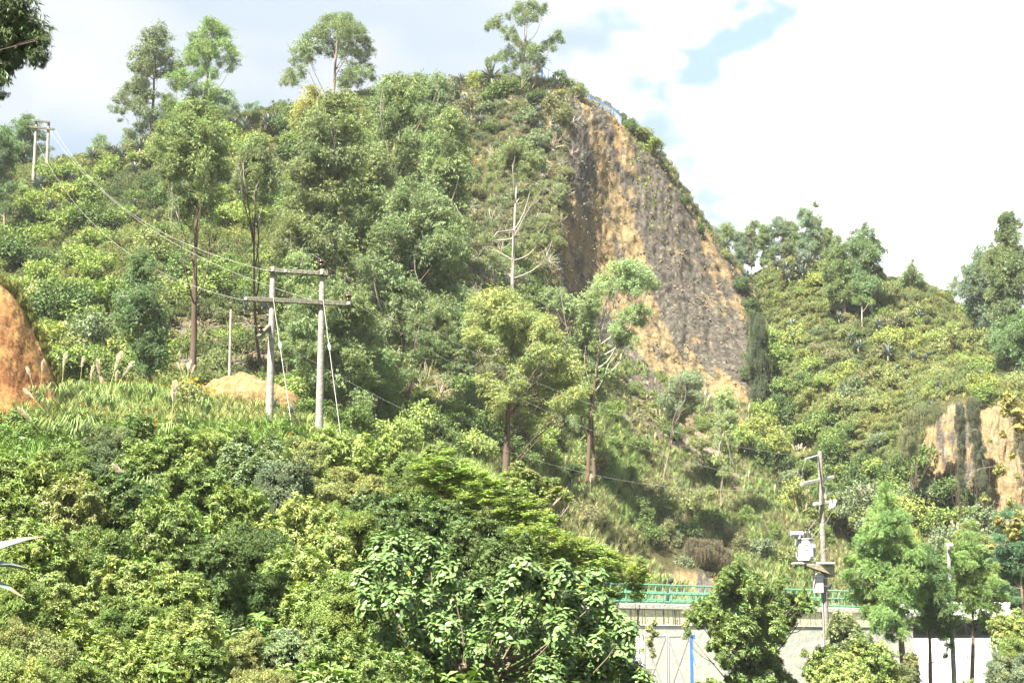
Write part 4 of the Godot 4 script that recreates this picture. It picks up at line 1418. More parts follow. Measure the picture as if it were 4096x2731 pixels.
func build_works() -> void:
	rng.seed = 6006
	var lip := 1.87
	var A := P(590, 605, 61.5); A.y = lip
	var B := P(893, 614, 74.0); B.y = lip
	var x := (B - A).normalized()
	var nrm := Vector3(-x.z, 0, x.x)          # towards the viewer
	if nrm.z < 0: nrm = -nrm
	var L := A.distance_to(B)
	var t := thing("water_tank", "pale yellow concrete water tank with a green railed roof behind the white wall", "water tank", Vector3(A.x, -4.0, A.z))
	var O := t.position
	var con := concrete()
	var c := (A + B) * 0.5 - O
	var bs := Basis(x, Vector3.UP, x.cross(Vector3.UP))
	var w := MB.new()
	var body := c - nrm * 4.84
	body.y = (lip - 0.33 + 4.0) * 0.5
	w.box(body, Vector3(L - 0.6, lip - 0.33 + 4.0, 9.4), Color(0.78, 0.73, 0.5), bs)
	part("wall", w.mesh(con), t)
	var s := MB.new()
	s.box(c - nrm * 5.36 + Vector3(0, -0.18, 0), Vector3(L + 0.3, 0.28, 10.6), Color(0.55, 0.53, 0.47), bs, 0.03)
	part("roof_slab", s.mesh(con), t)
	# dark drips down the tank wall
	for i in 46:
		var q := MB.new()
		var p := c + x * (R(-0.48, 0.48) * L) - nrm * 0.13 + Vector3(0, -0.34, 0)
		var l := R(0.6, 1.35)
		q.box(p - Vector3(0, l * 0.5, 0), Vector3(R(0.018, 0.04), l, 0.012), Color(0.2, 0.18, 0.13), bs)
		part("drip_stain", q.mesh(con), t)
	var green := Color(0.075, 0.24, 0.145)
	for k in 2:
		var r := Node3D.new()
		r.name = "railing" if k == 0 else "railing_001"
		t.add_child(r, true)
		var off := -nrm * (0.2 if k == 0 else 8.5) + Vector3(0, -0.02, 0)
		rail_run(r, A - O + off, B - O + off, 46, 0.9, green)
	for q in [0.29, 0.83]:
		var m := MB.new()
		var p := A.lerp(B, q) - O - nrm * 1.6
		m.tube(PackedVector3Array([p, p + Vector3(0.22, 1.25, 0)]), PackedFloat32Array([0.1, 0.1]), 10, Color(0.03, 0.03, 0.03))
		m.tube(PackedVector3Array([p + Vector3(0.2, 1.1, 0), p + Vector3(0.24, 1.3, 0)]), PackedFloat32Array([0.15, 0.15]), 10, Color(0.035, 0.035, 0.035))
		part("vent_pipe", m.mesh(material("cable"), true), t)
	# the enclosing white wall
	var wa := P(560, 626, 58.5)
	var wb := P(911, 627, 70.5)
	wa.y = 0.72; wb.y = 0.72
	var wl := wa.distance_to(wb)
	var wx := (wb - wa).normalized()
	var wm := material("white_wall", 0.9, 0.2)
	if not wm.normal_enabled: grain(wm, 71, 0.86, 0.25, 1.0)
	var wo := thing("boundary_wall", "long smooth white rendered wall in front of the water tank", "wall", Vector3(wa.x, -4.0, wa.z))
	var wbs := Basis(wx, Vector3.UP, wx.cross(Vector3.UP))
	var m := MB.new()
	m.box((wa + wb) * 0.5 - wo.position + Vector3(0, -0.36 - 2.0, 0), Vector3(wl, 4.72, 0.25), Color(0.47, 0.48, 0.43), wbs, 0.02)
	var back := Vector3(-wx.z, 0, wx.x)
	if back.z > 0: back = -back
	m.box(wb - wo.position + back * 3.1 + Vector3(-0.12, -0.365 - 2.0, 0), Vector3(0.24, 4.7, 6.0), Color(0.52, 0.53, 0.47), wbs, 0.02)
	part("wall", m.mesh(wm), wo)
	var cap := MB.new()
	cap.box((wa + wb) * 0.5 - wo.position + Vector3(0, 0.02, 0), Vector3(wl, 0.05, 0.33), Color(0.5, 0.5, 0.45), wbs, 0.01)
	part("coping", cap.mesh(con), wo)
	# gate: two leaves of white tube and wire mesh between posts, blue struts at either side
	var wn := -back
	var gate := thing("gate", "white two-leaf tube gate with wire mesh and diagonal braces before the white wall", "gate", P(641, 700, 59.5))
	var go := gate.position
	var pm := material("paint", 0.45, 0.5)
	var gd := 59.5
	var zt := func(px: float, py: float) -> Vector3: return P(px, py, gd) - go
	for q in [[637.8, 2.2], [642.6, 1.2]]:
		var pb := MB.new()
		pb.box((zt.call(q[0], 634.0) + zt.call(q[0], 705.0)) * 0.5, Vector3(q[1] * gd * DK / FPX * 1.6, 3.3, 0.2), Color(0.6, 0.6, 0.56) if q[1] > 2 else Color(0.75, 0.75, 0.75), Basis(), 0.02)
		part("post", pb.mesh(con), gate)
	for leaf in [[645.0, 666.8], [668.6, 690.0]]:
		var fr := MB.new()
		var x0: float = leaf[0]
		var x1: float = leaf[1]
		for e in [[x0, 635.5, x1, 635.0], [x0, 635.5, x0, 702.0], [x1, 635.0, x1, 702.0], [x0, 700.0, x1, 700.0]]:
			fr.tube(PackedVector3Array([zt.call(e[0], e[1]), zt.call(e[2], e[3])]), PackedFloat32Array([0.045, 0.045]), 8, Color(0.17, 0.17, 0.175))  # grey puts the shade lines of the white tubes into their colour
		part("frame", fr.mesh(pm, true), gate)
		var b1 := MB.new()
		b1.tube(PackedVector3Array([zt.call(x0, 637.0), zt.call(x1, 697.0)]), PackedFloat32Array([0.035, 0.035]), 6, Color(0.17, 0.17, 0.175))
		part("brace", b1.mesh(pm, true), gate)
		var b2 := MB.new()
		b2.tube(PackedVector3Array([zt.call(x1 - 0.5, 637.0) + Vector3(0, 0, -0.06), zt.call(x0, 697.0) + Vector3(0, 0, -0.06)]), PackedFloat32Array([0.03, 0.03]), 6, Color(0.06, 0.06, 0.058))
		part("brace", b2.mesh(pm, true), gate)
		var me := MB.new()
		var w0: Vector3 = zt.call(x0, 636.0)
		var w1: Vector3 = zt.call(x1, 701.0)
		var n := 16
		for i in range(-n * 3, n):
			for sg in [-1.0, 1.0]:
				var y0 := w0.y
				var step := (w1.x - w0.x) / n
				var xa := w0.x + step * i if sg > 0 else w1.x - step * i
				var h := w0.y - w1.y
				# clip the slanting wire to the leaf's rectangle
				var p0 := Vector3(xa, y0, w0.z)
				var p1 := Vector3(xa + sg * h, y0 - h, w0.z)
				var ta := clampf(((w0.x if sg > 0 else w1.x) - p0.x) / (p1.x - p0.x), 0, 1)
				var tb := clampf(((w1.x if sg > 0 else w0.x) - p0.x) / (p1.x - p0.x), 0, 1)
				if tb - ta < 0.01: continue
				me.tube(PackedVector3Array([p0.lerp(p1, ta), p0.lerp(p1, tb)]), PackedFloat32Array([0.004, 0.004]), 3, Color(0.12, 0.12, 0.12), 0.0, false)
		part("wire_mesh", me.mesh(pm), gate)
	var blue := Color(0.02, 0.085, 0.36)
	var k := 0
	for q in [[633.2, 629.5, 1.0], [691.8, 634.0, -1.0]]:
		var f := P(q[0], 700, 58.6)
		var bo := thing("fence_post", ["bright blue steel post with a slanting strut left of the white gate", "bright blue steel post with a slanting strut right of the white gate"][k], "post", f, "blue posts beside the gate")
		var pb := MB.new()
		pb.box((P(q[0], q[1], 58.6) - f) * 0.5, Vector3(0.13, (P(q[0], q[1], 58.6) - f).y, 0.13), blue, Basis(), 0.01)
		part("post", pb.mesh(pm), bo)
		var sb := MB.new()
		sb.tube(PackedVector3Array([P(q[0], q[1] + 14, 58.6) - f, P(q[0] - q[2] * 3.5, q[1] + 30, 57.9) - f]), PackedFloat32Array([0.03, 0.03]), 6, blue)
		sb.box(P(q[0] + 1.6, q[1] + 2, 58.6) - f, Vector3(0.14, 0.2, 0.1), blue * 0.8, Basis(), 0.01)
		part("strut", sb.mesh(pm, true), bo)
		k += 1
	# the second building on the right
	var ba := P(905, 637, 92)
	var bb := P(1075, 636, 90)
	ba.y = 0.22; bb.y = 0.22
	var sh := thing("shed", "bright white walled shed with an open dark roof truss under pale metal sheets", "shed", Vector3(ba.x, -4, ba.z))
	m = MB.new()
	var sx := (bb - ba).normalized()
	var sbs := Basis(sx, Vector3.UP, sx.cross(Vector3.UP))
	var mid := (ba + bb) * 0.5 - sh.position
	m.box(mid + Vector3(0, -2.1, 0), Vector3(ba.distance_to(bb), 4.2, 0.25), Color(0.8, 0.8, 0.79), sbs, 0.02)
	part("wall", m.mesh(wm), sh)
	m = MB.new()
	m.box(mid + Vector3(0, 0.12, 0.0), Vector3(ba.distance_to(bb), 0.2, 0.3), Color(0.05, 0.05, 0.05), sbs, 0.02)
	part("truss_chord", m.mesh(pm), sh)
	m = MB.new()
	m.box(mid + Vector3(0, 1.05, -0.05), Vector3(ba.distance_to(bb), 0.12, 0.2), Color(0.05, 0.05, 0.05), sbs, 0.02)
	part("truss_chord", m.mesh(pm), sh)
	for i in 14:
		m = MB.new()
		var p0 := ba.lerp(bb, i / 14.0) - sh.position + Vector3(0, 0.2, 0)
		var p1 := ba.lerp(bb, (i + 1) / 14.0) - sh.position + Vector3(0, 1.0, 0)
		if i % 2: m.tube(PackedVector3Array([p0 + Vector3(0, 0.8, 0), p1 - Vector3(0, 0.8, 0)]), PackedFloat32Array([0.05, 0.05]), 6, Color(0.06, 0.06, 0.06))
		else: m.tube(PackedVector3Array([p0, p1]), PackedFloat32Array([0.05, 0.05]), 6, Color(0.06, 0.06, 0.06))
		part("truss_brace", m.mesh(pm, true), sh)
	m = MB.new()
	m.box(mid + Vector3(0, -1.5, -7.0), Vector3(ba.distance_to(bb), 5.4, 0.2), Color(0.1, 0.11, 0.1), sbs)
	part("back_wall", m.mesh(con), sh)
	for i in 12:      # corrugated roof sheets
		m = MB.new()
		var wd := ba.distance_to(bb) / 12.0
		var p := ba - sh.position + sx * wd * (i + 0.5) + Vector3(0, 1.95 + 0.012 * (i % 2), -3.2)
		m.box(p, Vector3(wd - 0.02, 0.04, 8.4), Color(0.66, 0.67, 0.68), sbs * Basis(Vector3.RIGHT, 0.16))
		part("roof_sheet", m.mesh(material("galvanised")), sh)
	# the low tiled-roof hut at the right edge
	var ho := thing("hut", "small cream hut with an orange tile roof edge at the right side", "hut", P(1020, 700, 84))
	m = MB.new()
	m.box(P(1035, 675, 84) - ho.position, Vector3(5.4, 4.0, 2.5), Color(0.7, 0.68, 0.55), Basis(), 0.02)
	part("wall", m.mesh(wm), ho)
	for i in 14:
		m = MB.new()
		var p := P(998 + i * 5.4, 634.5, 83) - ho.position
		m.tube(PackedVector3Array([p + Vector3(0, 0, 0.4), p + Vector3(0, 0.5, -1.6)]), PackedFloat32Array([0.17, 0.15]), 8, Color(0.46, 0.2, 0.1), 0.06)
		part("tile", m.mesh(material("tile", 0.9, 0.2), true), ho)

func build_top_fence() -> void:
	# blue mesh fence on the brink of the cliff
	var pm := material("paint", 0.45, 0.5)
	var blue := Color(0.03, 0.1, 0.36)
	var runs := [
		["blue mesh fence panel standing highest beside the tall crest eucalyptus", [[536, 70, 82], [542, 66, 81], [548, 69, 80], [553, 73, 82]]],
		["blue mesh fence stepping down the brink of the bare cliff", [[577, 90.5, 103], [590, 96.5, 106], [601.5, 101.5, 113], [613, 109, 118], [621, 117, 126]]],
	]
	for r in runs:
		var q: Array = r[1]
		var f := P(q[0][0], q[0][2], 140)
		var o := thing("cliff_fence", r[0], "fence", f, "blue fences on the crest")
		for i in q.size():
			var m := MB.new()
			var a := P(q[i][0], q[i][2] + 4, 140) - f
			var b := P(q[i][0] + 0.2, q[i][1], 140) - f
			m.tube(PackedVector3Array([a, b]), PackedFloat32Array([0.075, 0.07]), 6, blue)
			part("post", m.mesh(pm, true), o)
			if i > 0:
				var b0 := P(q[i - 1][0] + 0.2, q[i - 1][1], 140) - f
				var a0 := P(q[i - 1][0], q[i - 1][2] + 4, 140) - f
				var top := b
				if i > 1 or r[0].contains("brink"): top = b + Vector3(0, -0.0, 0)
				m = MB.new()
				m.tube(PackedVector3Array([b0, top]), PackedFloat32Array([0.045, 0.045]), 5, blue)
				part("rail", m.mesh(pm, true), o)
				m = MB.new()
				for k in 14:
					var u0 := k / 14.0
					var u1 := minf(1.0, u0 + 0.45)
					m.tube(PackedVector3Array([b0.lerp(b, u0), a0.lerp(a, u1)]), PackedFloat32Array([0.006, 0.006]), 3, Color(0.45, 0.5, 0.6), 0.0, false)
					m.tube(PackedVector3Array([a0.lerp(a, u0), b0.lerp(b, u1)]), PackedFloat32Array([0.006, 0.006]), 3, Color(0.45, 0.5, 0.6), 0.0, false)
				part("wire_mesh", m.mesh(pm), o)
			if i in [0, 1]:
				m = MB.new()
				m.tube(PackedVector3Array([b.lerp(a, 0.25), a + Vector3(0.9, 0.1, 0.3)]), PackedFloat32Array([0.04, 0.04]), 5, blue)
				part("strut", m.mesh(pm, true), o)
	# a weathered plank roof edge among the agaves on the crest
	var f := P(470, 84, 141)
	var s := thing("shelter", "low grey plank shelter roof poking above the crest bushes", "shelter", f)
	for q in [[457, 76.5, 482, 81.5, 0.18], [459, 78, 484, 83, 0.14]]:
		part("beam", beam(P(q[0], q[1], 141) - f, P(q[2], q[3], 140 + q[4]) - f, q[4], 0.5, Color(0.3, 0.28, 0.25)).mesh(material("beam")), s)
	for x in [463.0, 479.0]:
		part("post", pole_mesh(P(x, 92, 141) - f, P(x, 79, 141) - f, 0.08, 0.08, Color(0.25, 0.22, 0.18)), s)

# ------------------------------------------------------------------ the named trees
const GREYG := Color(0.13, 0.155, 0.09)
const MIDG := Color(0.125, 0.16, 0.068)
const FRESH := Color(0.125, 0.178, 0.062)
const DARKG := Color(0.078, 0.118, 0.05)
const YELG := Color(0.185, 0.205, 0.075)
const OLIVE := Color(0.138, 0.162, 0.07)
const BLUEG := Color(0.115, 0.155, 0.105)
const BARK := Color(0.15, 0.122, 0.098)
const PALE := Color(0.28, 0.255, 0.225)
const DUSK := Color(0.075, 0.056, 0.043)

func build_trees() -> void:
	rng.seed = 7007
	var E := "eucalyptus_tree"
	var C := "tree"
	var sky := "eucalyptus trees on the skyline"
	var mid := "eucalyptus trees on the hill face"
	tree(E, "grey-green eucalyptus with a straight pale trunk, tallest on the left skyline", C, sky, "hang", 133, [[152, 172], [151, 140], [153, 100], [155, 60], [157, 28]], 0.5,
		[[157, 28, 8], [151, 36, 9], [163, 38, 8], [146, 46, 9], [158, 48, 9], [169, 50, 7], [138, 56, 8], [150, 60, 8], [164, 60, 8], [174, 62, 5], [134, 66, 5], [143, 69, 8], [156, 72, 7], [168, 70, 6], [140, 78, 7],
		[126, 88, 7], [137, 88, 8], [119, 97, 6], [131, 99, 7], [146, 95, 8], [114, 108, 5], [124, 108, 5], [140, 108, 7], [150, 112, 8], [160, 108, 8], [166, 96, 6], [143, 122, 7], [157, 125, 9], [165, 118, 7], [120, 119, 3], [133, 132, 8], [148, 138, 9], [160, 140, 8], [137, 145, 8]], GREYG, BARK)
	tree(E, "fresh green eucalyptus with layered crown, second from the left on the skyline", C, sky, "hang", 131, [[200, 165], [202, 130], [206, 90], [210, 55], [213, 25]], 0.55,
		[[212, 24, 7], [205, 31, 8], [219, 31, 8], [212, 38, 8], [196, 40, 7], [226, 41, 7], [203, 47, 8], [218, 48, 8], [190, 50, 7], [231, 50, 6], [209, 56, 7], [196, 58, 8], [224, 60, 6], [236, 59, 6], [185, 62, 7], [205, 68, 6], [230, 68, 5],
		[178, 74, 8], [186, 79, 8], [171, 80, 6], [178, 86, 6], [193, 78, 5], [214, 74, 5], [199, 91, 8], [211, 90, 8], [220, 97, 7], [193, 101, 8], [206, 104, 9], [217, 109, 7], [186, 112, 8], [174, 108, 8], [168, 103, 5], [198, 117, 8], [178, 119, 8], [210, 119, 7]], FRESH, BARK)
	tree(E, "umbrella-crowned eucalyptus with forked bare limbs at the middle of the skyline", C, sky, "hang", 139, [[333, 112], [334, 85], [336, 55], [338, 25]], 0.5,
		[[337, 20, 8], [347, 19, 7], [328, 24, 8], [356, 27, 7], [340, 29, 7], [321, 33, 7], [349, 35, 8], [361, 36, 6], [330, 38, 7], [313, 41, 8], [304, 47, 8], [322, 47, 7], [341, 44, 6], [366, 45, 7], [370, 53, 5], [297, 55, 7], [308, 57, 7], [333, 52, 6], [345, 53, 6], [362, 57, 7], [354, 48, 5],
		[290, 74, 6], [296, 79, 7], [285, 81, 5], [303, 70, 5], [352, 66, 6], [361, 71, 7], [370, 68, 5], [347, 75, 6], [356, 79, 6], [372, 77, 4], [344, 83, 5]], MIDG * 0.9, BARK, 0.6, 1.6)
	tree(E, "slender open-crowned eucalyptus standing alone on the crest beside the cliff", C, sky, "hang", 136, [[520, 140], [521, 105], [523, 70], [526, 35], [528, 12]], 0.4,
		[[522, 6, 6], [532, 6, 6], [540, 10, 5], [514, 11, 5], [526, 16, 6], [520, 20, 5], [508, 16, 3], [535, 18, 4], [545, 7, 4],
		[491, 24, 5], [498, 21, 6], [487, 28, 3], [503, 29, 4], [508, 36, 4], [513, 30, 4], [517, 38, 4],
		[521, 44, 6], [530, 46, 6], [539, 50, 6], [512, 50, 6], [503, 55, 6], [495, 58, 5], [489, 62, 4], [520, 56, 6], [530, 58, 6], [545, 45, 5], [551, 40, 5], [557, 35, 5], [561, 39, 4], [553, 48, 4], [540, 60, 6], [514, 64, 5], [508, 70, 5], [527, 70, 6], [536, 69, 5], [505, 78, 4], [513, 80, 4]], MIDG * 0.88, Color(0.17, 0.145, 0.12), 0.6, 1.3)
	# the tall one with the long bare trunk
	tree(E, "tall eucalyptus with a long bare dark trunk rising left of the concrete poles", C, mid, "hang", 76, [[193, 378], [194, 330], [195, 280], [196, 230], [199, 180], [200, 130]], 0.46,
		[[188, 112, 11], [200, 110, 10], [176, 118, 10], [210, 119, 9], [190, 126, 11], [166, 128, 8], [203, 131, 11], [217, 134, 8], [180, 137, 10], [160, 143, 7], [195, 144, 11], [211, 147, 10], [171, 149, 9], [221, 150, 6], [186, 156, 10], [203, 160, 10], [217, 163, 7], [162, 158, 7], [176, 165, 8], [195, 171, 8], [168, 176, 6], [210, 174, 7],
		[183, 194, 7], [172, 190, 6], [204, 192, 8], [215, 196, 7], [190, 204, 6], [209, 205, 6], [176, 203, 5], [199, 182, 6], [185, 214, 5], [213, 217, 5], [203, 212, 5], [173, 214, 4], [193, 226, 4], [207, 229, 4], [153, 152, 5], [226, 144, 5], [224, 168, 5], [165, 187, 5]], Color(0.125, 0.155, 0.06), DUSK, 0.6)
	tree(E, "thin dark eucalyptus with a loose drooping crown behind the left concrete pole", C, mid, "hang", 80, [[262, 375], [256, 330], [254, 270], [255, 210], [258, 150]], 0.24,
		[[256, 146, 8], [246, 152, 8], [266, 155, 8], [254, 162, 9], [243, 168, 7], [270, 168, 7], [260, 175, 9], [249, 182, 7], [239, 180, 5], [268, 184, 7], [256, 192, 7], [246, 200, 5], [265, 200, 5], [262, 215, 4]], OLIVE * 0.9, DUSK)
	# the stand of big eucalyptus in the middle
	tree(E, "broad olive eucalyptus with several grey trunks, left edge of the big stand", C, mid, "hang", 86, [[335, 440], [332, 380], [333, 300], [336, 220], [338, 150], [336, 100]], 0.6,
		[[336, 96, 11], [347, 104, 12], [325, 108, 11], [339, 118, 12], [357, 119, 9], [316, 123, 11], [330, 134, 13], [349, 136, 13], [310, 140, 11], [339, 152, 13], [322, 155, 13], [357, 155, 10], [304, 160, 11], [332, 170, 13], [348, 172, 12], [314, 175, 13], [297, 184, 11], [326, 190, 13], [342, 192, 12], [308, 198, 13], [291, 207, 11], [321, 211, 13], [338, 214, 12], [300, 219, 12], [284, 231, 10], [312, 233, 13], [331, 235, 12], [295, 243, 12], [322, 252, 12], [306, 258, 12], [285, 255, 10], [340, 252, 10]], OLIVE * 0.92, BARK, 0.6)
	tree(E, "leafy green eucalyptus hiding behind the right concrete pole", C, mid, "hang", 72, [[352, 445], [350, 400], [345, 350], [338, 300]], 0.4,
		[[338, 290, 13], [352, 296, 12], [322, 295, 12], [309, 302, 12], [345, 310, 13], [329, 312, 13], [360, 314, 11], [314, 320, 13], [298, 318, 10], [338, 328, 13], [354, 331, 13], [322, 336, 13], [305, 338, 11], [368, 338, 10], [344, 348, 13], [328, 354, 13], [360, 356, 12], [312, 358, 11], [350, 368, 12], [334, 374, 12], [318, 378, 10], [366, 376, 10], [346, 390, 10], [328, 395, 9], [362, 398, 9]], MIDG * 0.95, BARK, 0.6)
	tree(E, "eucalyptus with a reddish trunk showing high on the hill face, behind the big stand", C, mid, "hang", 104, [[388, 330], [390, 250], [392, 180], [396, 130], [400, 95]], 0.42,
		[[398, 86, 10], [408, 88, 9], [390, 94, 10], [402, 102, 11], [416, 100, 9], [384, 108, 10], [396, 116, 11], [412, 115, 10], [425, 112, 8], [380, 126, 10], [394, 132, 11], [408, 131, 11], [422, 128, 9], [375, 142, 9], [404, 147, 10], [418, 145, 9], [382, 156, 9], [412, 162, 9], [400, 166, 8], [380, 172, 8], [418, 176, 7]], MIDG, Color(0.3, 0.2, 0.15))
	tree(E, "round-topped eucalyptus on the crest between the two skyline giants", C, mid, "hang", 128, [[425, 150], [425, 115], [424, 85]], 0.35,
		[[424, 80, 8], [435, 79, 7], [414, 84, 8], [444, 86, 7], [428, 90, 9], [440, 97, 8], [416, 97, 8], [407, 92, 7], [432, 104, 8], [421, 110, 8], [444, 106, 6], [395, 84, 6], [400, 78, 5]], MIDG * 0.95, BARK)
	tree(E, "deep green eucalyptus filling the centre of the big stand, trunk leaning left", C, mid, "hang", 80, [[390, 440], [395, 390], [402, 340], [408, 290], [412, 240], [412, 200]], 0.6,
		[[412, 190, 11], [424, 196, 11], [402, 200, 11], [432, 208, 11], [414, 210, 12], [396, 214, 11], [442, 221, 10], [425, 223, 12], [405, 226, 12], [386, 228, 10], [451, 236, 10], [436, 238, 12], [416, 240, 13], [396, 243, 12], [378, 246, 10], [457, 252, 9], [443, 254, 12], [425, 257, 13], [405, 260, 13], [386, 262, 12], [370, 266, 9], [450, 270, 11], [432, 273, 13], [412, 276, 13], [393, 279, 12], [375, 282, 10], [444, 288, 11], [422, 291, 13], [402, 294, 12], [384, 297, 11], [436, 305, 10], [416, 308, 12], [396, 311, 11], [428, 321, 10], [408, 325, 11], [390, 329, 10], [421, 337, 9]], Color(0.108, 0.14, 0.066), DUSK, 0.55)
	tree(E, "ragged eucalyptus with drooping leaves right of the big stand's leaning trunk", C, mid, "hang", 76, [[400, 442], [408, 390], [415, 350], [420, 310]], 0.36,
		[[440, 300, 8], [447, 312, 8], [432, 318, 8], [420, 322, 8], [442, 327, 9], [450, 340, 7], [428, 336, 8], [437, 347, 8], [418, 352, 7], [446, 356, 6], [385, 352, 10], [398, 360, 10], [376, 366, 10], [410, 370, 8], [390, 378, 10], [372, 386, 9], [402, 390, 8]], MIDG * 0.85, DUSK)
	tree(E, "young slim eucalyptus with yellow-orange tip, upper left of the big stand", C, mid, "hang", 121, [[312, 190], [312, 150], [313, 110]], 0.25,
		[[313, 92, 6], [308, 100, 7], [318, 103, 7], [304, 110, 7], [314, 114, 8], [324, 114, 6], [298, 120, 7], [308, 126, 8]], Color(0.2, 0.19, 0.065), BARK)
	tree(E, "slender eucalyptus filling the upper right flank of the big stand", C, mid, "hang", 98, [[446, 330], [447, 260], [448, 190], [449, 130]], 0.34,
		[[449, 122, 10], [440, 130, 10], [458, 133, 9], [448, 141, 11], [436, 148, 10], [459, 150, 10], [446, 160, 11], [433, 167, 10], [460, 169, 10], [447, 179, 11], [434, 186, 10], [459, 188, 10], [446, 199, 11], [458, 207, 9], [436, 205, 10], [449, 218, 10], [462, 224, 8], [440, 226, 9], [455, 238, 9]], MIDG * 1.05, BARK, 0.6)
	tree(E, "yellowish eucalyptus between the olive tree and the deep green tree of the stand", C, mid, "hang", 92, [[368, 400], [369, 320], [370, 240], [371, 160]], 0.38,
		[[371, 148, 10], [362, 156, 10], [380, 158, 10], [370, 166, 11], [359, 174, 10], [381, 177, 10], [368, 185, 11], [357, 193, 10], [378, 196, 11], [365, 205, 11], [354, 214, 10], [374, 216, 11], [362, 226, 11], [350, 235, 10], [371, 238, 10], [359, 248, 11], [347, 256, 9], [367, 260, 10], [355, 270, 10], [366, 280, 9], [345, 276, 9]], Color(0.14, 0.168, 0.07), BARK, 0.6)
	tree(E, "shorter pale green eucalyptus at the lower left corner of the big stand", C, mid, "hang", 79, [[292, 420], [293, 370], [294, 320], [295, 270]], 0.26,
		[[295, 262, 9], [286, 269, 9], [304, 271, 9], [294, 279, 10], [283, 286, 9], [305, 289, 9], [293, 297, 10], [281, 304, 9], [303, 307, 9], [291, 315, 10], [280, 322, 8], [301, 326, 9], [289, 334, 9], [299, 343, 8], [283, 342, 8], [292, 354, 8]], Color(0.15, 0.19, 0.075), BARK, 0.6)
	tree(E, "leafy eucalyptus at the foot of the big stand, between its two dark trunks", C, mid, "hang", 74, [[372, 446], [373, 410], [374, 370]], 0.24,
		[[374, 356, 9], [384, 362, 9], [366, 364, 9], [377, 372, 10], [389, 378, 9], [364, 380, 9], [380, 388, 10], [370, 396, 9], [392, 396, 8], [382, 406, 9], [366, 410, 8], [376, 420, 8], [390, 418, 7]], Color(0.125, 0.185, 0.07), DUSK, 0.6)
	tree(E, "dim eucalyptus behind the pale-limbed tree's foot, right flank of the stand", C, mid, "hang", 90, [[470, 440], [468, 390], [466, 340], [465, 300]], 0.3,
		[[464, 292, 9], [456, 300, 9], [472, 302, 8], [462, 311, 10], [452, 318, 9], [473, 320, 8], [461, 330, 10], [450, 337, 9], [471, 340, 8], [459, 349, 9], [468, 359, 8], [450, 358, 8], [461, 370, 8], [472, 378, 7], [454, 380, 8]], MIDG * 0.9, DUSK, 0.6)
	# pale-limbed sparse tree
	tree(E, "sparse eucalyptus with white branching limbs in front of the cliff's left edge", C, mid, "hang", 107, [[512, 295], [513, 260], [514, 230], [516, 195], [518, 165]], 0.34,
		[[512, 144, 8], [523, 146, 8], [503, 152, 7], [533, 153, 7], [516, 157, 8], [494, 162, 6], [527, 163, 8], [540, 163, 6], [506, 168, 6], [519, 174, 6], [534, 175, 5], [490, 176, 4], [546, 182, 4], [500, 187, 4], [528, 192, 4], [487, 236, 5], [478, 244, 4], [542, 226, 5], [549, 218, 4], [536, 240, 5], [553, 236, 4], [493, 254, 5], [502, 262, 5], [530, 252, 4]], OLIVE, PALE, 0.7, 1.1)
	tree(E, "yellow-green weeping eucalyptus with a thick dark trunk below the cliff", C, mid, "hang", 75, [[505, 482], [507, 440], [509, 400], [512, 360], [512, 320]], 0.5,
		[[490, 296, 10], [502, 293, 10], [480, 303, 10], [512, 300, 9], [494, 309, 11], [522, 308, 8], [477, 318, 10], [508, 314, 10], [531, 318, 9], [489, 325, 11], [521, 324, 10], [545, 321, 8], [475, 334, 8], [504, 332, 10], [537, 333, 10], [553, 335, 8], [518, 342, 11], [489, 342, 8], [548, 349, 10], [530, 353, 10], [563, 352, 9], [508, 356, 9], [556, 365, 10], [540, 369, 10], [574, 368, 9], [521, 371, 9], [567, 382, 9], [549, 386, 9], [530, 388, 9], [493, 386, 8], [499, 398, 8], [514, 393, 8], [577, 390, 7], [484, 376, 6], [560, 400, 8], [540, 405, 8], [521, 410, 7], [578, 405, 7], [500, 412, 7], [550, 416, 6], [530, 424, 6]], YELG, DUSK, 0.55)
	tree(E, "white-limbed eucalyptus with a bent dark lower trunk, against the ochre cliff", C, mid, "hang", 95, [[588, 472], [590, 430], [595, 380], [601, 335], [604, 310], [612, 285]], 0.36,
		[[621, 270, 8], [632, 272, 9], [612, 275, 8], [642, 278, 8], [626, 281, 8], [602, 282, 7], [651, 283, 6], [637, 287, 7], [615, 288, 6], [597, 290, 6], [632, 313, 7], [640, 318, 6], [623, 318, 6], [645, 309, 5], [616, 328, 6], [627, 337, 6], [634, 343, 5], [585, 300, 7], [590, 312, 6], [598, 303, 5], [619, 343, 5]], Color(0.165, 0.21, 0.1), Color(0.3, 0.27, 0.24), 0.6, 1.3, DUSK)
	tree(E, "bushy green eucalyptus crown between the weeping tree and the white-limbed tree", C, mid, "hang", 96, [[594, 470], [592, 430], [588, 390], [584, 350]], 0.3,
		[[566, 300, 9], [556, 292, 8], [577, 312, 8], [583, 325, 9], [591, 338, 9], [578, 340, 9], [597, 352, 8], [584, 356, 9], [601, 366, 7], [589, 371, 9], [574, 357, 8], [597, 384, 7], [583, 388, 8], [590, 402, 7], [603, 394, 5], [578, 418, 7], [588, 425, 6]], MIDG * 1.05, DUSK)
	# slim dark pair low on the left
	tree(E, "slim dark young eucalyptus with a pointed crown at the foot of the left slope", C, mid, "hang", 70, [[150, 386], [149, 350], [146, 300], [143, 262]], 0.2,
		[[143, 254, 6], [140, 264, 8], [148, 268, 7], [135, 276, 9], [146, 281, 9], [129, 289, 9], [141, 295, 10], [153, 292, 8], [126, 304, 9], [137, 310, 10], [151, 308, 9], [159, 318, 7], [128, 320, 9], [143, 325, 10], [156, 332, 8], [133, 337, 9], [149, 342, 9], [162, 347, 7], [140, 352, 8], [156, 359, 8], [146, 368, 7]], DARKG * 1.05, DUSK)
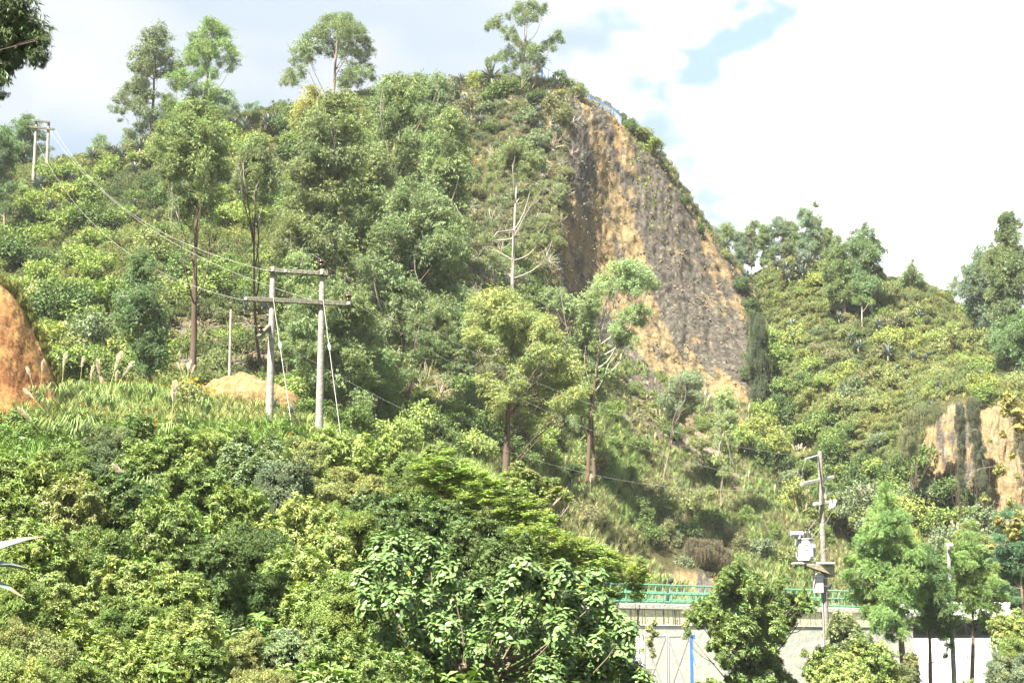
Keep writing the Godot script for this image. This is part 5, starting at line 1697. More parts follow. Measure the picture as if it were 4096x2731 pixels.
	tree(E, "thin pale-green young eucalyptus alone on the grassy slope below the cliff", C, mid, "hang", 106, [[720, 512], [722, 470], [724, 430], [726, 395]], 0.12,
		[[726, 392, 5], [722, 399, 6], [730, 403, 5], [726, 411, 6], [720, 419, 5], [731, 421, 5], [726, 430, 6], [720, 440, 5], [732, 441, 5], [726, 450, 6], [719, 459, 5], [730, 462, 5], [725, 471, 5]], Color(0.19, 0.23, 0.1), BARK)
	tree(E, "small round grey-green eucalyptus at the foot of the ochre cliff", C, mid, "hang", 108, [[664, 475], [672, 440], [680, 405], [686, 380]], 0.16,
		[[688, 374, 7], [680, 380, 7], [695, 382, 6], [671, 388, 7], [686, 391, 8], [697, 393, 5], [676, 400, 7], [664, 398, 6], [690, 404, 6], [669, 411, 6], [682, 414, 6]], GREYG * 1.1, BARK)
	# behind the left ridge
	var back := "trees behind the left ridge"
	tree(E, "dark eucalyptus behind the far ridge poles, taller of two", C, back, "hang", 142, [[24, 185], [24, 150], [25, 120]], 0.4,
		[[26, 116, 6], [21, 124, 7], [32, 124, 7], [15, 134, 7], [27, 134, 8], [38, 134, 6], [19, 145, 8], [31, 147, 9], [43, 146, 6], [12, 155, 8], [25, 158, 9], [38, 160, 8], [47, 158, 5], [16, 168, 8], [30, 171, 9], [42, 170, 6]], DARKG * 1.15, BARK)
	tree(E, "dark drooping eucalyptus at the left edge below the ridge line", C, back, "hang", 112, [[4, 240], [5, 190], [6, 145]], 0.35,
		[[2, 132, 8], [-6, 142, 9], [9, 146, 8], [0, 156, 10], [-10, 164, 9], [12, 163, 7], [4, 173, 9], [-6, 182, 9], [10, 186, 7], [2, 195, 8], [-8, 203, 8], [6, 206, 6]], DARKG * 1.0, BARK)
	tree(E, "small round tree on the ridge between the far poles and the skyline giants", C, back, "hang", 136, [[101, 155], [100, 140]], 0.15,
		[[101, 138, 4], [96, 143, 5], [104, 146, 5], [92, 150, 4], [100, 152, 5], [108, 151, 3]], Color(0.12, 0.17, 0.08), BARK)
	tree(E, "faint blue-green eucalyptus behind the crest, right of the layered one", C, back, "hang", 158, [[228, 135], [229, 110], [230, 98]], 0.3,
		[[230, 95, 5], [226, 103, 6], [234, 105, 6], [222, 112, 6], [231, 114, 7], [239, 117, 5], [226, 122, 6], [236, 126, 6], [218, 124, 6]], BLUEG * 1.15, BARK)
	for q in [[248, 104, 5, "pointed"], [256, 103, 5, "taller"], [264, 110, 4, "shorter"]]:
		tree(E, "faint %s blue-green sapling far behind the ridge agaves" % q[3], C, back, "hang", 162, [[q[0], 135], [q[0], q[1]]], 0.2,
			[[q[0], q[1], 3], [q[0] - 2, q[1] + 7, 4], [q[0] + 3, q[1] + 9, 4], [q[0] - 3, q[1] + 15, 5], [q[0] + 2, q[1] + 19, 5]], BLUEG * 1.2, BARK)
	tree(E, "blue-green eucalyptus behind the tall grey-green skyline tree", C, back, "hang", 150, [[176, 165], [176, 120], [177, 85]], 0.3,
		[[171, 98, 5], [176, 106, 6], [182, 112, 6], [170, 116, 6], [178, 124, 7], [166, 130, 6], [173, 138, 7], [182, 134, 5], [128, 140, 6], [133, 150, 6], [143, 153, 6], [158, 152, 6]], BLUEG, BARK)

	# the row of thin eucalyptus behind the right hill
	var row := "thin eucalyptus in the row behind the right hill"
	var spots := [[714, 222, 264, "leftmost, half behind the cliff edge"], [727, 224, 268, "second from the cliff edge"], [739, 231, 270, "short, leaning to the cliff"], [752, 217, 272, "open-topped and airy"], [764, 222, 270, "with a narrow grey crown"], [774, 213, 268, "with the tallest bare stem"], [785, 216, 268, "with twin bare stems"], [795, 222, 268, "with a thin pale crown"], [806, 206, 266, "broadest and tallest of the row"], [815, 214, 267, "tucked behind the broadest one"], [828, 226, 269, "yellowish and lower, nearest the paired clump"], [835, 240, 274, "smallest at the right end of the row"]]
	var k := 0
	for q in spots:
		var top: float = q[1]
		var bot: float = q[2]
		var cl := []
		var hh := (bot - top) * (0.8 if k != 8 else 0.85)
		var wd: float = 6.0 if k != 8 else 11.0
		var n := 14 if k != 8 else 24
		for i in n:
			var t := (i + 0.3) / n
			cl.append([q[0] + R(-1, 1) * wd * sin(PI * clampf(0.15 + t * 0.8, 0, 1)), top + 3 + hh * t, R(3.6, 5.4) * (1.0 if k != 8 else 1.1)])
		tree(E, "thin eucalyptus behind the right hill, %s" % q[3], C, row, "hang", 152, [[q[0] - 1, bot + 8], [q[0], (top + bot) * 0.5], [q[0] + 0.5, top]], 0.24, cl, [GREYG, MIDG, BLUEG][k % 3] * 1.08, Color(0.22, 0.2, 0.17), 0.7)
		k += 1
	tree(E, "single tuft-topped bare stem sticking out above the far eucalyptus row", C, row, "hang", 153, [[818, 270], [817, 235], [815, 203]], 0.14, [[815, 201, 2.6], [813, 204, 2.2], [817, 205, 2.2]], MIDG, PALE)
	# clump on the right hill
	var pair := "eucalyptus in the clump on the right hill"
	tree(E, "dark pointed eucalyptus with yellowish top, left half of the clump on the right hill", C, pair, "hang", 131.5, [[845, 318], [844, 290], [840, 262], [838, 240]], 0.3,
		[[838, 238, 4], [835, 246, 6], [842, 248, 6], [831, 256, 7], [840, 258, 8], [847, 262, 6], [828, 268, 7], [838, 270, 9], [848, 273, 7], [830, 280, 7], [841, 283, 9], [850, 285, 6], [835, 292, 7], [846, 294, 7], [828, 290, 5]], Color(0.105, 0.14, 0.055), PALE * 0.8)
	tree(E, "taller dense eucalyptus, right half of the clump on the right hill", C, pair, "hang", 131, [[872, 316], [870, 280], [868, 250], [866, 228]], 0.32,
		[[866, 227, 5], [860, 234, 6], [871, 234, 6], [856, 243, 7], [866, 243, 8], [876, 244, 6], [858, 254, 8], [870, 255, 9], [880, 257, 6], [856, 265, 7], [866, 267, 9], [877, 269, 7], [862, 278, 8], [873, 281, 8], [866, 290, 7], [878, 285, 5], [883, 250, 4], [858, 286, 6]], DARKG * 1.1, PALE * 0.85)
	tree(E, "fine open eucalyptus rising just behind the clump on the right hill", C, pair, "hang", 134, [[858, 300], [857, 260], [856, 230]], 0.2,
		[[854, 230, 4], [850, 237, 4], [859, 239, 4], [848, 246, 5], [855, 250, 5], [850, 258, 5]], GREYG, PALE)
	tree(E, "short leafy eucalyptus shoot in front of the clump on the right hill", C, pair, "hang", 130, [[862, 322], [862, 300], [863, 282]], 0.14,
		[[863, 280, 4], [859, 287, 5], [867, 288, 5], [862, 295, 5], [869, 300, 4], [857, 300, 4]], FRESH, PALE)
	tree(E, "small triangular eucalyptus by itself on the right hill's ridge", C, "", "hang", 138, [[914, 296], [913, 278], [912, 262]], 0.22,
		[[912, 262, 3], [908, 268, 5], [916, 269, 5], [904, 275, 5], [912, 277, 6], [920, 277, 5], [903, 284, 5], [911, 286, 6], [920, 286, 5], [925, 283, 3]], MIDG, BARK)
	tree(E, "thin wispy tree on the ridge left of the tall right-hand group", C, "", "hang", 136, [[956, 310], [955, 296], [955, 280]], 0.1,
		[[955, 279, 4], [951, 285, 4], [960, 285, 4], [955, 292, 4], [961, 294, 3]], GREYG, BARK)
	tree(E, "tiny thin tree on the ridge next to the round bush", C, "", "hang", 137, [[934, 306], [934, 292]], 0.08,
		[[934, 288, 3], [931, 293, 3.4], [937, 295, 3], [934, 299, 3.4]], MIDG, BARK)
	var edge := "tall eucalyptus group at the right edge"
	tree(E, "tallest narrow-topped eucalyptus of the right-edge group", C, edge, "hang", 122, [[1010, 368], [1010, 320], [1009, 270], [1008, 220]], 0.45,
		[[1009, 215, 5], [1004, 222, 6], [1013, 223, 6], [1008, 231, 7], [1000, 236, 5], [1016, 236, 5], [1006, 243, 7], [998, 250, 7], [1012, 250, 8], [990, 259, 7], [1004, 260, 9], [1018, 259, 8], [996, 271, 9], [1010, 272, 9], [1022, 270, 7], [1002, 284, 9], [1016, 285, 9], [994, 290, 8], [1008, 297, 9], [1022, 296, 8], [1000, 305, 9], [1014, 310, 9], [1005, 320, 8], [1020, 322, 8]], MIDG * 0.78, BARK)
	tree(E, "broad bluish eucalyptus left in the right-edge group", C, edge, "hang", 127, [[984, 345], [984, 310], [983, 270]], 0.4,
		[[985, 252, 7], [978, 260, 7], [990, 264, 8], [972, 270, 7], [983, 274, 9], [994, 278, 8], [968, 281, 7], [978, 286, 9], [989, 291, 9], [970, 295, 8], [982, 301, 9], [993, 306, 8], [973, 309, 7], [985, 315, 8], [996, 320, 8], [978, 322, 6]], BLUEG * 0.85, BARK)
	tree(E, "dark shaded eucalyptus low at the right edge behind the hill", C, edge, "hang", 112, [[1008, 390], [1009, 355], [1010, 330]], 0.35,
		[[1012, 325, 8], [1002, 330, 8], [1022, 332, 8], [1008, 339, 9], [1018, 345, 9], [1000, 345, 7], [1011, 354, 8], [1022, 359, 8], [1004, 360, 6], [1030, 345, 9], [1032, 320, 9]], DARKG * 1.1, BARK)
	# near foliage that hangs in at the upper left
	tree(E, "near dark eucalyptus spray hanging into the upper left corner", C, "", "spray", 19, [[-62, 300], [-60, 200], [-50, 130], [-40, 60]], 0.16,
		[[5, 6, 20], [22, 14, 18], [-10, 20, 20], [12, 28, 20], [30, 32, 17], [38, 44, 11], [2, 44, 18], [20, 50, 14], [-14, 52, 20], [33, 56, 9], [8, 62, 10], [-8, 72, 16], [44, 38, 6], [-6, 95, 9]], Color(0.07, 0.098, 0.034), Color(0.075, 0.062, 0.05), 0.35, 0.4)

	# right foreground: feathery cypresses, broadleaf tree
	var cy := "feathery cypresses by the white wall"
	tree("cypress_tree", "light green feathery cypress standing between the pole and the wall corner", C, cy, "feather", 63, [[906, 700], [901, 640], [896, 590], [890, 535], [886, 490]], 0.36,
		[[886, 486, 6], [884, 497, 8], [892, 500, 7], [880, 509, 9], [890, 511, 9], [899, 512, 8], [873, 521, 9], [884, 524, 11], [896, 526, 10], [905, 528, 7], [866, 534, 9], [878, 537, 12], [891, 540, 12], [904, 542, 10], [914, 545, 7], [858, 547, 10], [871, 551, 12], [885, 554, 13], [898, 557, 12], [911, 559, 9], [853, 561, 9], [866, 565, 12], [880, 569, 13], [894, 572, 13], [908, 574, 11], [920, 577, 7], [849, 574, 8], [861, 580, 11], [875, 584, 13], [890, 587, 13], [904, 590, 12], [917, 593, 9], [857, 594, 9], [870, 598, 12], [885, 602, 12], [899, 605, 12], [912, 607, 10], [868, 612, 9], [881, 616, 10], [895, 619, 10], [909, 621, 9], [876, 627, 7], [890, 633, 7], [904, 633, 6]], Color(0.215, 0.31, 0.11), Color(0.12, 0.09, 0.068), 0.7, 0.35)
	tree("cypress_tree", "darker feathery cypress with a bare straight stem right of the wall corner", C, cy, "feather", 65, [[931, 700], [930, 650], [929, 600], [927, 560]], 0.26,
		[[926, 548, 7], [932, 555, 8], [922, 560, 9], [933, 566, 9], [942, 570, 8], [926, 575, 10], [938, 580, 10], [922, 589, 10], [934, 593, 11], [946, 592, 9], [926, 605, 10], [939, 608, 11], [950, 606, 8], [930, 619, 9], [943, 621, 9], [951, 618, 7], [945, 634, 6], [949, 645, 6], [944, 654, 4], [921, 618, 6]], Color(0.125, 0.195, 0.075), Color(0.11, 0.085, 0.065), 0.7, 0.3)
	tree("cypress_tree", "wide soft-tipped cypress right of the slim lamp post", C, cy, "feather", 67, [[972, 690], [973, 640], [972, 580], [968, 535]], 0.28,
		[[968, 525, 7], [962, 535, 8], [973, 537, 8], [955, 546, 8], [967, 549, 10], [979, 551, 9], [952, 559, 8], [963, 562, 11], [976, 565, 11], [989, 567, 8], [957, 574, 9], [970, 578, 12], [984, 581, 11], [996, 583, 8], [960, 589, 9], [974, 593, 11], [988, 596, 11], [1000, 598, 8], [966, 605, 8], [980, 608, 10], [993, 611, 9], [960, 618, 6], [985, 621, 7]], Color(0.23, 0.3, 0.105), Color(0.12, 0.09, 0.068), 0.7, 0.35)
	tree("cypress_tree", "blue-green cypress cut off by the right edge of the view", C, cy, "feather", 70, [[1024, 690], [1023, 620], [1020, 560], [1016, 515]], 0.3,
		[[1015, 508, 7], [1008, 516, 8], [1020, 520, 9], [1003, 526, 8], [1014, 531, 10], [1027, 533, 9], [1000, 541, 9], [1012, 546, 11], [1025, 549, 11], [1003, 558, 10], [1017, 563, 11], [1030, 566, 10], [1008, 575, 10], [1022, 580, 11], [1000, 583, 7], [1013, 592, 9], [1026, 596, 9], [1018, 606, 7]], Color(0.12, 0.21, 0.12), Color(0.12, 0.09, 0.068), 0.7, 0.35)
	tree("broadleaf_tree", "dense glossy broadleaf tree before the white wall, left of the transformer pole", C, "", "leafy", 50, [[757, 720], [756, 690], [755, 660], [754, 630]], 0.3,
		[[736, 566, 6], [730, 573, 8], [742, 575, 8], [756, 577, 7], [725, 582, 9], [738, 586, 10], [752, 588, 10], [765, 586, 8], [778, 583, 6], [786, 578, 5], [720, 593, 9], [733, 598, 11], [747, 601, 11], [762, 601, 10], [776, 598, 9], [790, 598, 7], [802, 596, 7], [712, 604, 8], [724, 610, 11], [739, 614, 12], [755, 615, 12], [770, 613, 11], [784, 611, 10], [797, 609, 9], [809, 606, 8], [816, 602, 4], [696, 606, 6], [704, 614, 8], [715, 623, 10], [730, 628, 12], [746, 630, 12], [762, 629, 12], [776, 625, 9], [788, 621, 7], [700, 622, 7], [691, 616, 5], [720, 640, 10], [736, 644, 11], [752, 646, 12], [767, 645, 11], [781, 640, 7], [712, 646, 6], [724, 656, 9], [740, 661, 11], [757, 663, 12], [773, 661, 10], [734, 676, 9], [750, 680, 11], [767, 680, 11], [783, 675, 8], [793, 684, 7], [728, 690, 8], [688, 632, 4]], Color(0.15, 0.205, 0.062), Color(0.09, 0.07, 0.052), 0.55, 1.0, Color.BLACK, 1.1)

# ------------------------------------------------------------------ telling the bushes apart in words
const FAR_MARKS := [[42, 150, "far ridge poles"], [152, 110, "tall grey-green skyline eucalyptus"], [210, 110, "layered skyline eucalyptus"], [196, 270, "long bare eucalyptus trunk"], [30, 335, "orange earth bank"], [252, 132, "ridge agaves"], [125, 160, "agave cluster on the left ridge"], [40, 195, "lone agave on the left slope"], [395, 260, "big eucalyptus stand"], [330, 170, "olive eucalyptus"], [515, 200, "white-limbed sparse eucalyptus"], [520, 360, "yellow-green weeping eucalyptus"], [562, 240, "left edge of the cliff"], [492, 84, "big crest agave"], [545, 80, "crest fence"], [600, 108, "brink fence"], [680, 400, "foot of the cliff"], [758, 370, "shaded gully"], [860, 270, "eucalyptus clump on the right hill"], [780, 240, "far eucalyptus row"], [975, 455, "small ochre cliff"], [800, 278, "silvery agaves on the right hilltop"], [888, 358, "largest agave of the right hill"], [1000, 290, "right-edge eucalyptus group"], [914, 280, "small triangular ridge tree"], [222, 340, "stony bank"], [147, 320, "slim dark young eucalyptus"], [230, 345, "single thin pole"], [240, 392, "sand heap"], [625, 300, "white-limbed bent eucalyptus"], [722, 450, "thin pale-green sapling"], [825, 490, "transformer pole top"], [745, 592, "green tank railing"], [860, 495, "row of pale plumes"], [700, 570, "ochre cut bank"]]
const NEAR_MARKS := [[8, 560, "agave leaves at the left edge"], [110, 392, "pampas plumes"], [78, 425, "big arching grass clump"], [170, 425, "lone upright plume"], [190, 405, "yellow flowers"], [269, 435, "left concrete pole"], [320, 435, "right concrete pole"], [480, 480, "bright flat acacia"], [570, 545, "lower acacia"], [470, 610, "big-leaved tree"], [540, 490, "pale drooping tree"], [240, 585, "dark hollow"], [665, 650, "white gate"], [755, 620, "broadleaf tree"], [826, 640, "transformer pole foot"], [890, 560, "light green cypress"], [930, 620, "darker cypress"], [980, 620, "soft-tipped cypress"], [135, 485, "leaning brown plume"]]

func rel(px: float, py: float, mk: Array) -> String:
	var dx: float = px - mk[0]
	var dy: float = py - mk[1]
	if absf(dx) < 9 and absf(dy) < 9: return "at"
	if absf(dy) > absf(dx) * 0.8: return "above" if dy < 0 else "below"
	return "left of" if dx < 0 else "right of"

func describe(what: String, tint: Color, px: float, py: float, rad: float, near_view: bool) -> String:
	var lum := tint.g
	var tone := "mid-green"
	if tint.b > tint.g * 0.58: tone = "grey-green"
	elif tint.r > tint.g * 0.97: tone = "brownish-green"
	elif lum < 0.12: tone = "dark green"
	elif tint.r > tint.g * 0.82: tone = "yellow-green"
	elif lum > 0.19: tone = "bright green"
	var lim := [11.0, 19.0] if not near_view else [24.0, 38.0]
	var size := "small" if rad < lim[0] else ("large" if rad > lim[1] else "medium")
	var marks: Array = (NEAR_MARKS if near_view else FAR_MARKS).duplicate()
	marks.sort_custom(func(a, b): return Vector2(a[0] - px, a[1] - py).length() < Vector2(b[0] - px, b[1] - py).length())
	var tries := []
	for i in 3: tries.append("%s %s %s %s the %s" % [size, tone, what, rel(px, py, marks[i]), marks[i][2]])
	for i in 3:
		for j in 4:
			if i < j: tries.append("%s %s %s %s the %s, %s the %s" % [size, tone, what, rel(px, py, marks[i]), marks[i][2], rel(px, py, marks[j]), marks[j][2]])
	for t in tries:
		if not labels_used.has(t) and t.split(" ").size() <= 16:
			labels_used[t] = 1
			return t
	for word in ["second", "third", "fourth", "fifth", "sixth", "seventh", "eighth"]:
		for t in tries.slice(0, 3):
			var s: String = "%s %s" % [word, t]
			if not labels_used.has(s):
				labels_used[s] = 1
				return s
	return tries[0]

# ------------------------------------------------------------------ bushes
func spread(cx: float, cy: float, w: float, h: float, n: int) -> Array:
	# clump centres filling a bush's outline, dense towards its top
	var out := []
	var r0 := sqrt(w * h) * lerpf(0.62, 0.4, clampf((n - 4) / 10.0, 0, 1))
	for i in n:
		var a := i * 2.39996 + R(-0.3, 0.3)
		var k := sqrt((i + 0.5) / n)
		out.append([cx + cos(a) * k * (w - r0 * 0.55), cy + sin(a) * k * (h - r0 * 0.55), r0 * R(0.8, 1.2)])
	return out

func near_bushes() -> void:
	rng.seed = 8008
	# [px, py, half width, half height, distance, style, tint, clumps]
	var G1 := Color(0.185, 0.245, 0.06)
	var G2 := Color(0.14, 0.2, 0.05)
	var G3 := Color(0.245, 0.3, 0.085)
	var G4 := Color(0.165, 0.22, 0.095)
	var G5 := Color(0.09, 0.14, 0.038)
	var G6 := Color(0.235, 0.26, 0.09)
	var list := [
		[22, 478, 34, 26, 33, "leafy", G1, 9], [66, 466, 30, 20, 36, "leafy", G2, 8], [12, 520, 30, 26, 27, "leafy", G1, 8], [72, 505, 42, 28, 30, "leafy", G6, 11], [40, 552, 36, 30, 24, "leafy", G1, 10], [98, 552, 32, 30, 25, "leafy", G2, 8],
		[18, 600, 34, 26, 19, "shrub", G1, 8], [62, 602, 34, 28, 20, "leafy", G3, 9], [28, 650, 46, 26, 16, "shrub", G6, 10], [6, 676, 36, 26, 14.5, "shrub", G3, 8], [90, 648, 34, 26, 17.5, "leafy", G1, 9], [70, 682, 44, 20, 15.5, "shrub", G1, 8],
		[130, 432, 22, 24, 40, "leafy", G2, 7], [104, 438, 20, 16, 39, "shrub", G4, 6], [148, 462, 36, 26, 36, "leafy", G2, 10], [128, 498, 38, 26, 31, "leafy", G5, 10], [184, 452, 26, 22, 38, "leafy", G1, 8], [212, 450, 24, 22, 39, "leafy", G3, 8], [196, 486, 36, 28, 34, "leafy", G2, 10], [168, 524, 36, 24, 29, "leafy", G2, 9],
		[252, 462, 44, 28, 37, "leafy", G4, 12], [282, 490, 36, 28, 34, "leafy", Color(0.135, 0.175, 0.095), 11], [238, 510, 30, 24, 31, "leafy", G1, 8], [306, 458, 26, 22, 38, "shrub", G6, 8], [300, 526, 40, 26, 29, "leafy", G3, 11], [256, 545, 36, 20, 26, "leafy", G5, 8], [214, 556, 26, 18, 25, "leafy", G5, 7],
		[135, 580, 40, 24, 21.5, "leafy", G3, 10], [176, 592, 36, 30, 20.5, "leafy", G1, 10], [130, 622, 40, 28, 18.5, "leafy", G2, 10], [185, 632, 36, 28, 18, "leafy", G3, 10], [150, 664, 44, 24, 16.5, "leafy", G1, 11], [205, 664, 30, 22, 17, "leafy", G2, 8],
		[262, 596, 30, 26, 23, "leafy", G5, 8], [292, 572, 36, 26, 25, "leafy", G2, 10], [330, 566, 38, 32, 24, "leafy", G3, 12], [318, 612, 40, 32, 21, "leafy", G1, 12], [352, 606, 34, 34, 20, "leafy", G1, 11], [296, 652, 34, 28, 19, "leafy", G4, 10], [340, 662, 40, 28, 18, "leafy", G2, 11], [244, 650, 22, 18, 18.5, "shrub", G6, 6], [262, 682, 36, 14, 16, "leafy", G6, 7], [390, 676, 40, 22, 17, "leafy", G2, 8],
		[340, 455, 36, 22, 40, "leafy", G3, 10], [384, 462, 34, 26, 39, "leafy", G1, 11], [414, 480, 26, 26, 37, "leafy", G2, 8], [352, 490, 34, 26, 35, "shrub", G6, 10], [384, 514, 44, 22, 33, "leafy", G5, 11], [436, 520, 40, 20, 32, "leafy", G5, 9], [345, 530, 30, 22, 30, "shrub", G1, 8], [480, 534, 36, 20, 31, "leafy", G5, 9], [398, 544, 30, 16, 27, "leafy", G5, 7],
		[506, 556, 30, 20, 28, "leafy", G5, 7], [548, 612, 36, 22, 26, "leafy", G2, 9], [600, 640, 36, 24, 24, "leafy", G2, 9], [630, 684, 20, 12, 22, "leafy", G2, 6], [700, 690, 30, 12, 30, "leafy", G1, 7], [585, 676, 40, 18, 19, "leafy", G1, 8],
		[826, 668, 22, 24, 50, "leafy", G3, 7], [848, 640, 22, 30, 54, "leafy", Color(0.19, 0.225, 0.1), 9], [870, 664, 30, 22, 52, "leafy", G1, 9], [892, 676, 18, 14, 54, "leafy", Color(0.18, 0.22, 0.09), 7], [846, 678, 24, 14, 48, "leafy", G3, 6], [912, 668, 8, 20, 56, "leafy", Color(0.2, 0.22, 0.09), 5],
		[1006, 672, 16, 14, 52, "leafy", G4, 8], [1014, 650, 14, 18, 54, "leafy", G1, 9], [1010, 672, 30, 18, 50, "shrub", Color(0.165, 0.205, 0.11), 9], [1012, 622, 18, 14, 58, "leafy", G3, 6],
	]
	for b in list:
		var st: String = b[5]
		if st == "leafy" and n_shrubs % 4 == 1: st = "shrub"
		if st == "leafy" and n_shrubs % 17 == 6: st = "pale"
		b[6] = Color(b[6].r * 1.0, b[6].g * 0.96, b[6].b * 1.05)
		var what: String = {"leafy": "leafy bush", "pale": "droopy-leaved bush"}.get(st, "small-leaved bush")
		var lb := describe(what, b[6], b[0], b[1], maxf(b[2], b[3]), true)
		bush("bush", lb, "bush", "bushes of the near slope", st, b[4], spread(b[0], b[1], b[2], b[3], b[7]), b[6])
		n_shrubs += 1

	# flat-topped acacia in tiers, and its lower neighbour
	var T := Color(0.3, 0.36, 0.115)
	bush("acacia_tree", "flat-topped acacia with bright feathery tiers above the dark thicket, uphill one", "tree", "bright acacias", "fine", 32,
		[[440, 458, 17], [420, 466, 15], [458, 466, 18], [436, 473, 17], [474, 474, 18], [452, 481, 18], [494, 482, 17], [470, 490, 18], [510, 492, 16], [488, 500, 18], [524, 503, 15], [505, 511, 17], [536, 514, 14], [520, 522, 14], [448, 496, 12], [470, 505, 12]], T, Vector2(450, 575), 0.6)
	bush("acacia_tree", "lower spreading acacia with bright feathery tiers above the green railing", "tree", "bright acacias", "fine", 30,
		[[522, 532, 16], [545, 528, 15], [560, 538, 16], [535, 544, 16], [580, 542, 16], [556, 554, 17], [600, 550, 16], [578, 560, 17], [616, 556, 14], [598, 568, 16], [632, 567, 14], [615, 578, 15], [644, 577, 12], [570, 574, 14], [592, 584, 14], [636, 588, 12], [612, 594, 11], [548, 566, 12], [530, 556, 12]], T * 0.97, Vector2(575, 650), 0.6)
	# the pale drooping tree
	tree("pale_leaved_tree", "slender tree with pale drooping leaves rising behind the acacias", "tree", "", "pale", 33, [[541, 680], [540, 590], [539, 540], [536, 500], [532, 470]], 0.14,
		[[519, 464, 8], [526, 472, 8], [513, 476, 9], [534, 474, 6], [523, 484, 9], [512, 490, 8], [548, 482, 8], [557, 480, 7], [540, 488, 9], [553, 492, 8], [565, 492, 7], [530, 497, 9], [518, 502, 8], [544, 501, 8], [569, 498, 5], [534, 510, 8], [549, 512, 8], [524, 518, 7], [540, 522, 7], [556, 519, 6], [532, 532, 6], [546, 532, 5]], Color(0.26, 0.3, 0.105), Color(0.3, 0.25, 0.19), 0.6)
	tree("pale_leaved_tree", "small yellow-budded tree top showing above the uphill acacia", "tree", "", "pale", 38, [[441, 580], [440, 500], [440, 470], [440, 448]], 0.1,
		[[432, 446, 7], [442, 444, 7], [450, 450, 7], [436, 453, 6], [445, 457, 6], [425, 452, 5]], Color(0.23, 0.27, 0.1), Color(0.3, 0.25, 0.19), 0.6)
	big_leaved_tree()
	# dry branches with a few yellow leaves at the right edge
	var o := thing("dry_branch_tree", "nearly leafless pale twigs with yellowing leaf tufts at the right edge", "tree", P(1060, 700, 38))
	var bm := material("bark")
	var base := o.position
	var ends := [[968, 470, 1030, 462], [990, 440, 1034, 470], [972, 428, 1034, 440], [985, 498, 1034, 505], [1000, 470, 1034, 480], [998, 520, 1034, 515], [1005, 412, 1034, 425], [978, 408, 1030, 420], [992, 545, 1034, 530], [1012, 395, 1036, 410]]
	var tm := MB.new()
	limb(tm, Vector3.ZERO, P(1036, 430, 38) - base, 0.12, 0.03, Color(0.42, 0.38, 0.32), 0.06)
	part("trunk", tm.mesh(bm, true), o)
	var spots := []
	for e in ends:
		var m := MB.new()
		var tip := P(e[0], e[1], 38 + R(-0.6, 0.6)) - base
		var root := P(e[2], e[3], 38) - base
		limb(m, root, tip, 0.011, 0.003, Color(0.2, 0.175, 0.145), 0.07, 5, 5)
		for k in 11:
			var q := root.lerp(tip, R(0.15, 0.95))
			limb(m, q, q + (tip - root).normalized() * 0.15 + rdir() * R(0.15, 0.4), 0.005, 0.002, Color(0.24, 0.21, 0.175), 0.15, 4, 3)
		part("branch", m.mesh(bm, true), o)
		if rng.randf() < 0.7: spots.append([tip, Vector3.ONE * R(0.1, 0.2)])
		spots.append([root.lerp(tip, 0.5), Vector3.ONE * R(0.1, 0.16)])
	for q in [[1008, 400, 0.3], [1018, 410, 0.3], [1012, 530, 0.25], [1020, 520, 0.3], [1022, 425, 0.3]]: spots.append([P(q[0], q[1], 38) - base, Vector3.ONE * q[2]])
	crown(o, "crown", "leafy", spots, Color(0.3, 0.27, 0.1))
	# young seedlings in front of the gate
	for q in [[652, 622, 660, 12, "taller"], [686, 612, 640, 8, "shorter"]]:
		var cl := []
		for k in 7: cl.append([q[0] + R(-3, 3), q[1] + k * (q[2] - q[1]) / 7.0, R(2.2, 3.6)])
		tree("sapling", "%s spindly yellow-green seedling tree in front of the white gate" % q[4], "sapling", "", "leafy", 56, [[q[0], 705], [q[0], 665], [q[0], q[1]]], 0.04, cl, Color(0.27, 0.29, 0.12), Color(0.25, 0.22, 0.12), 0.4)

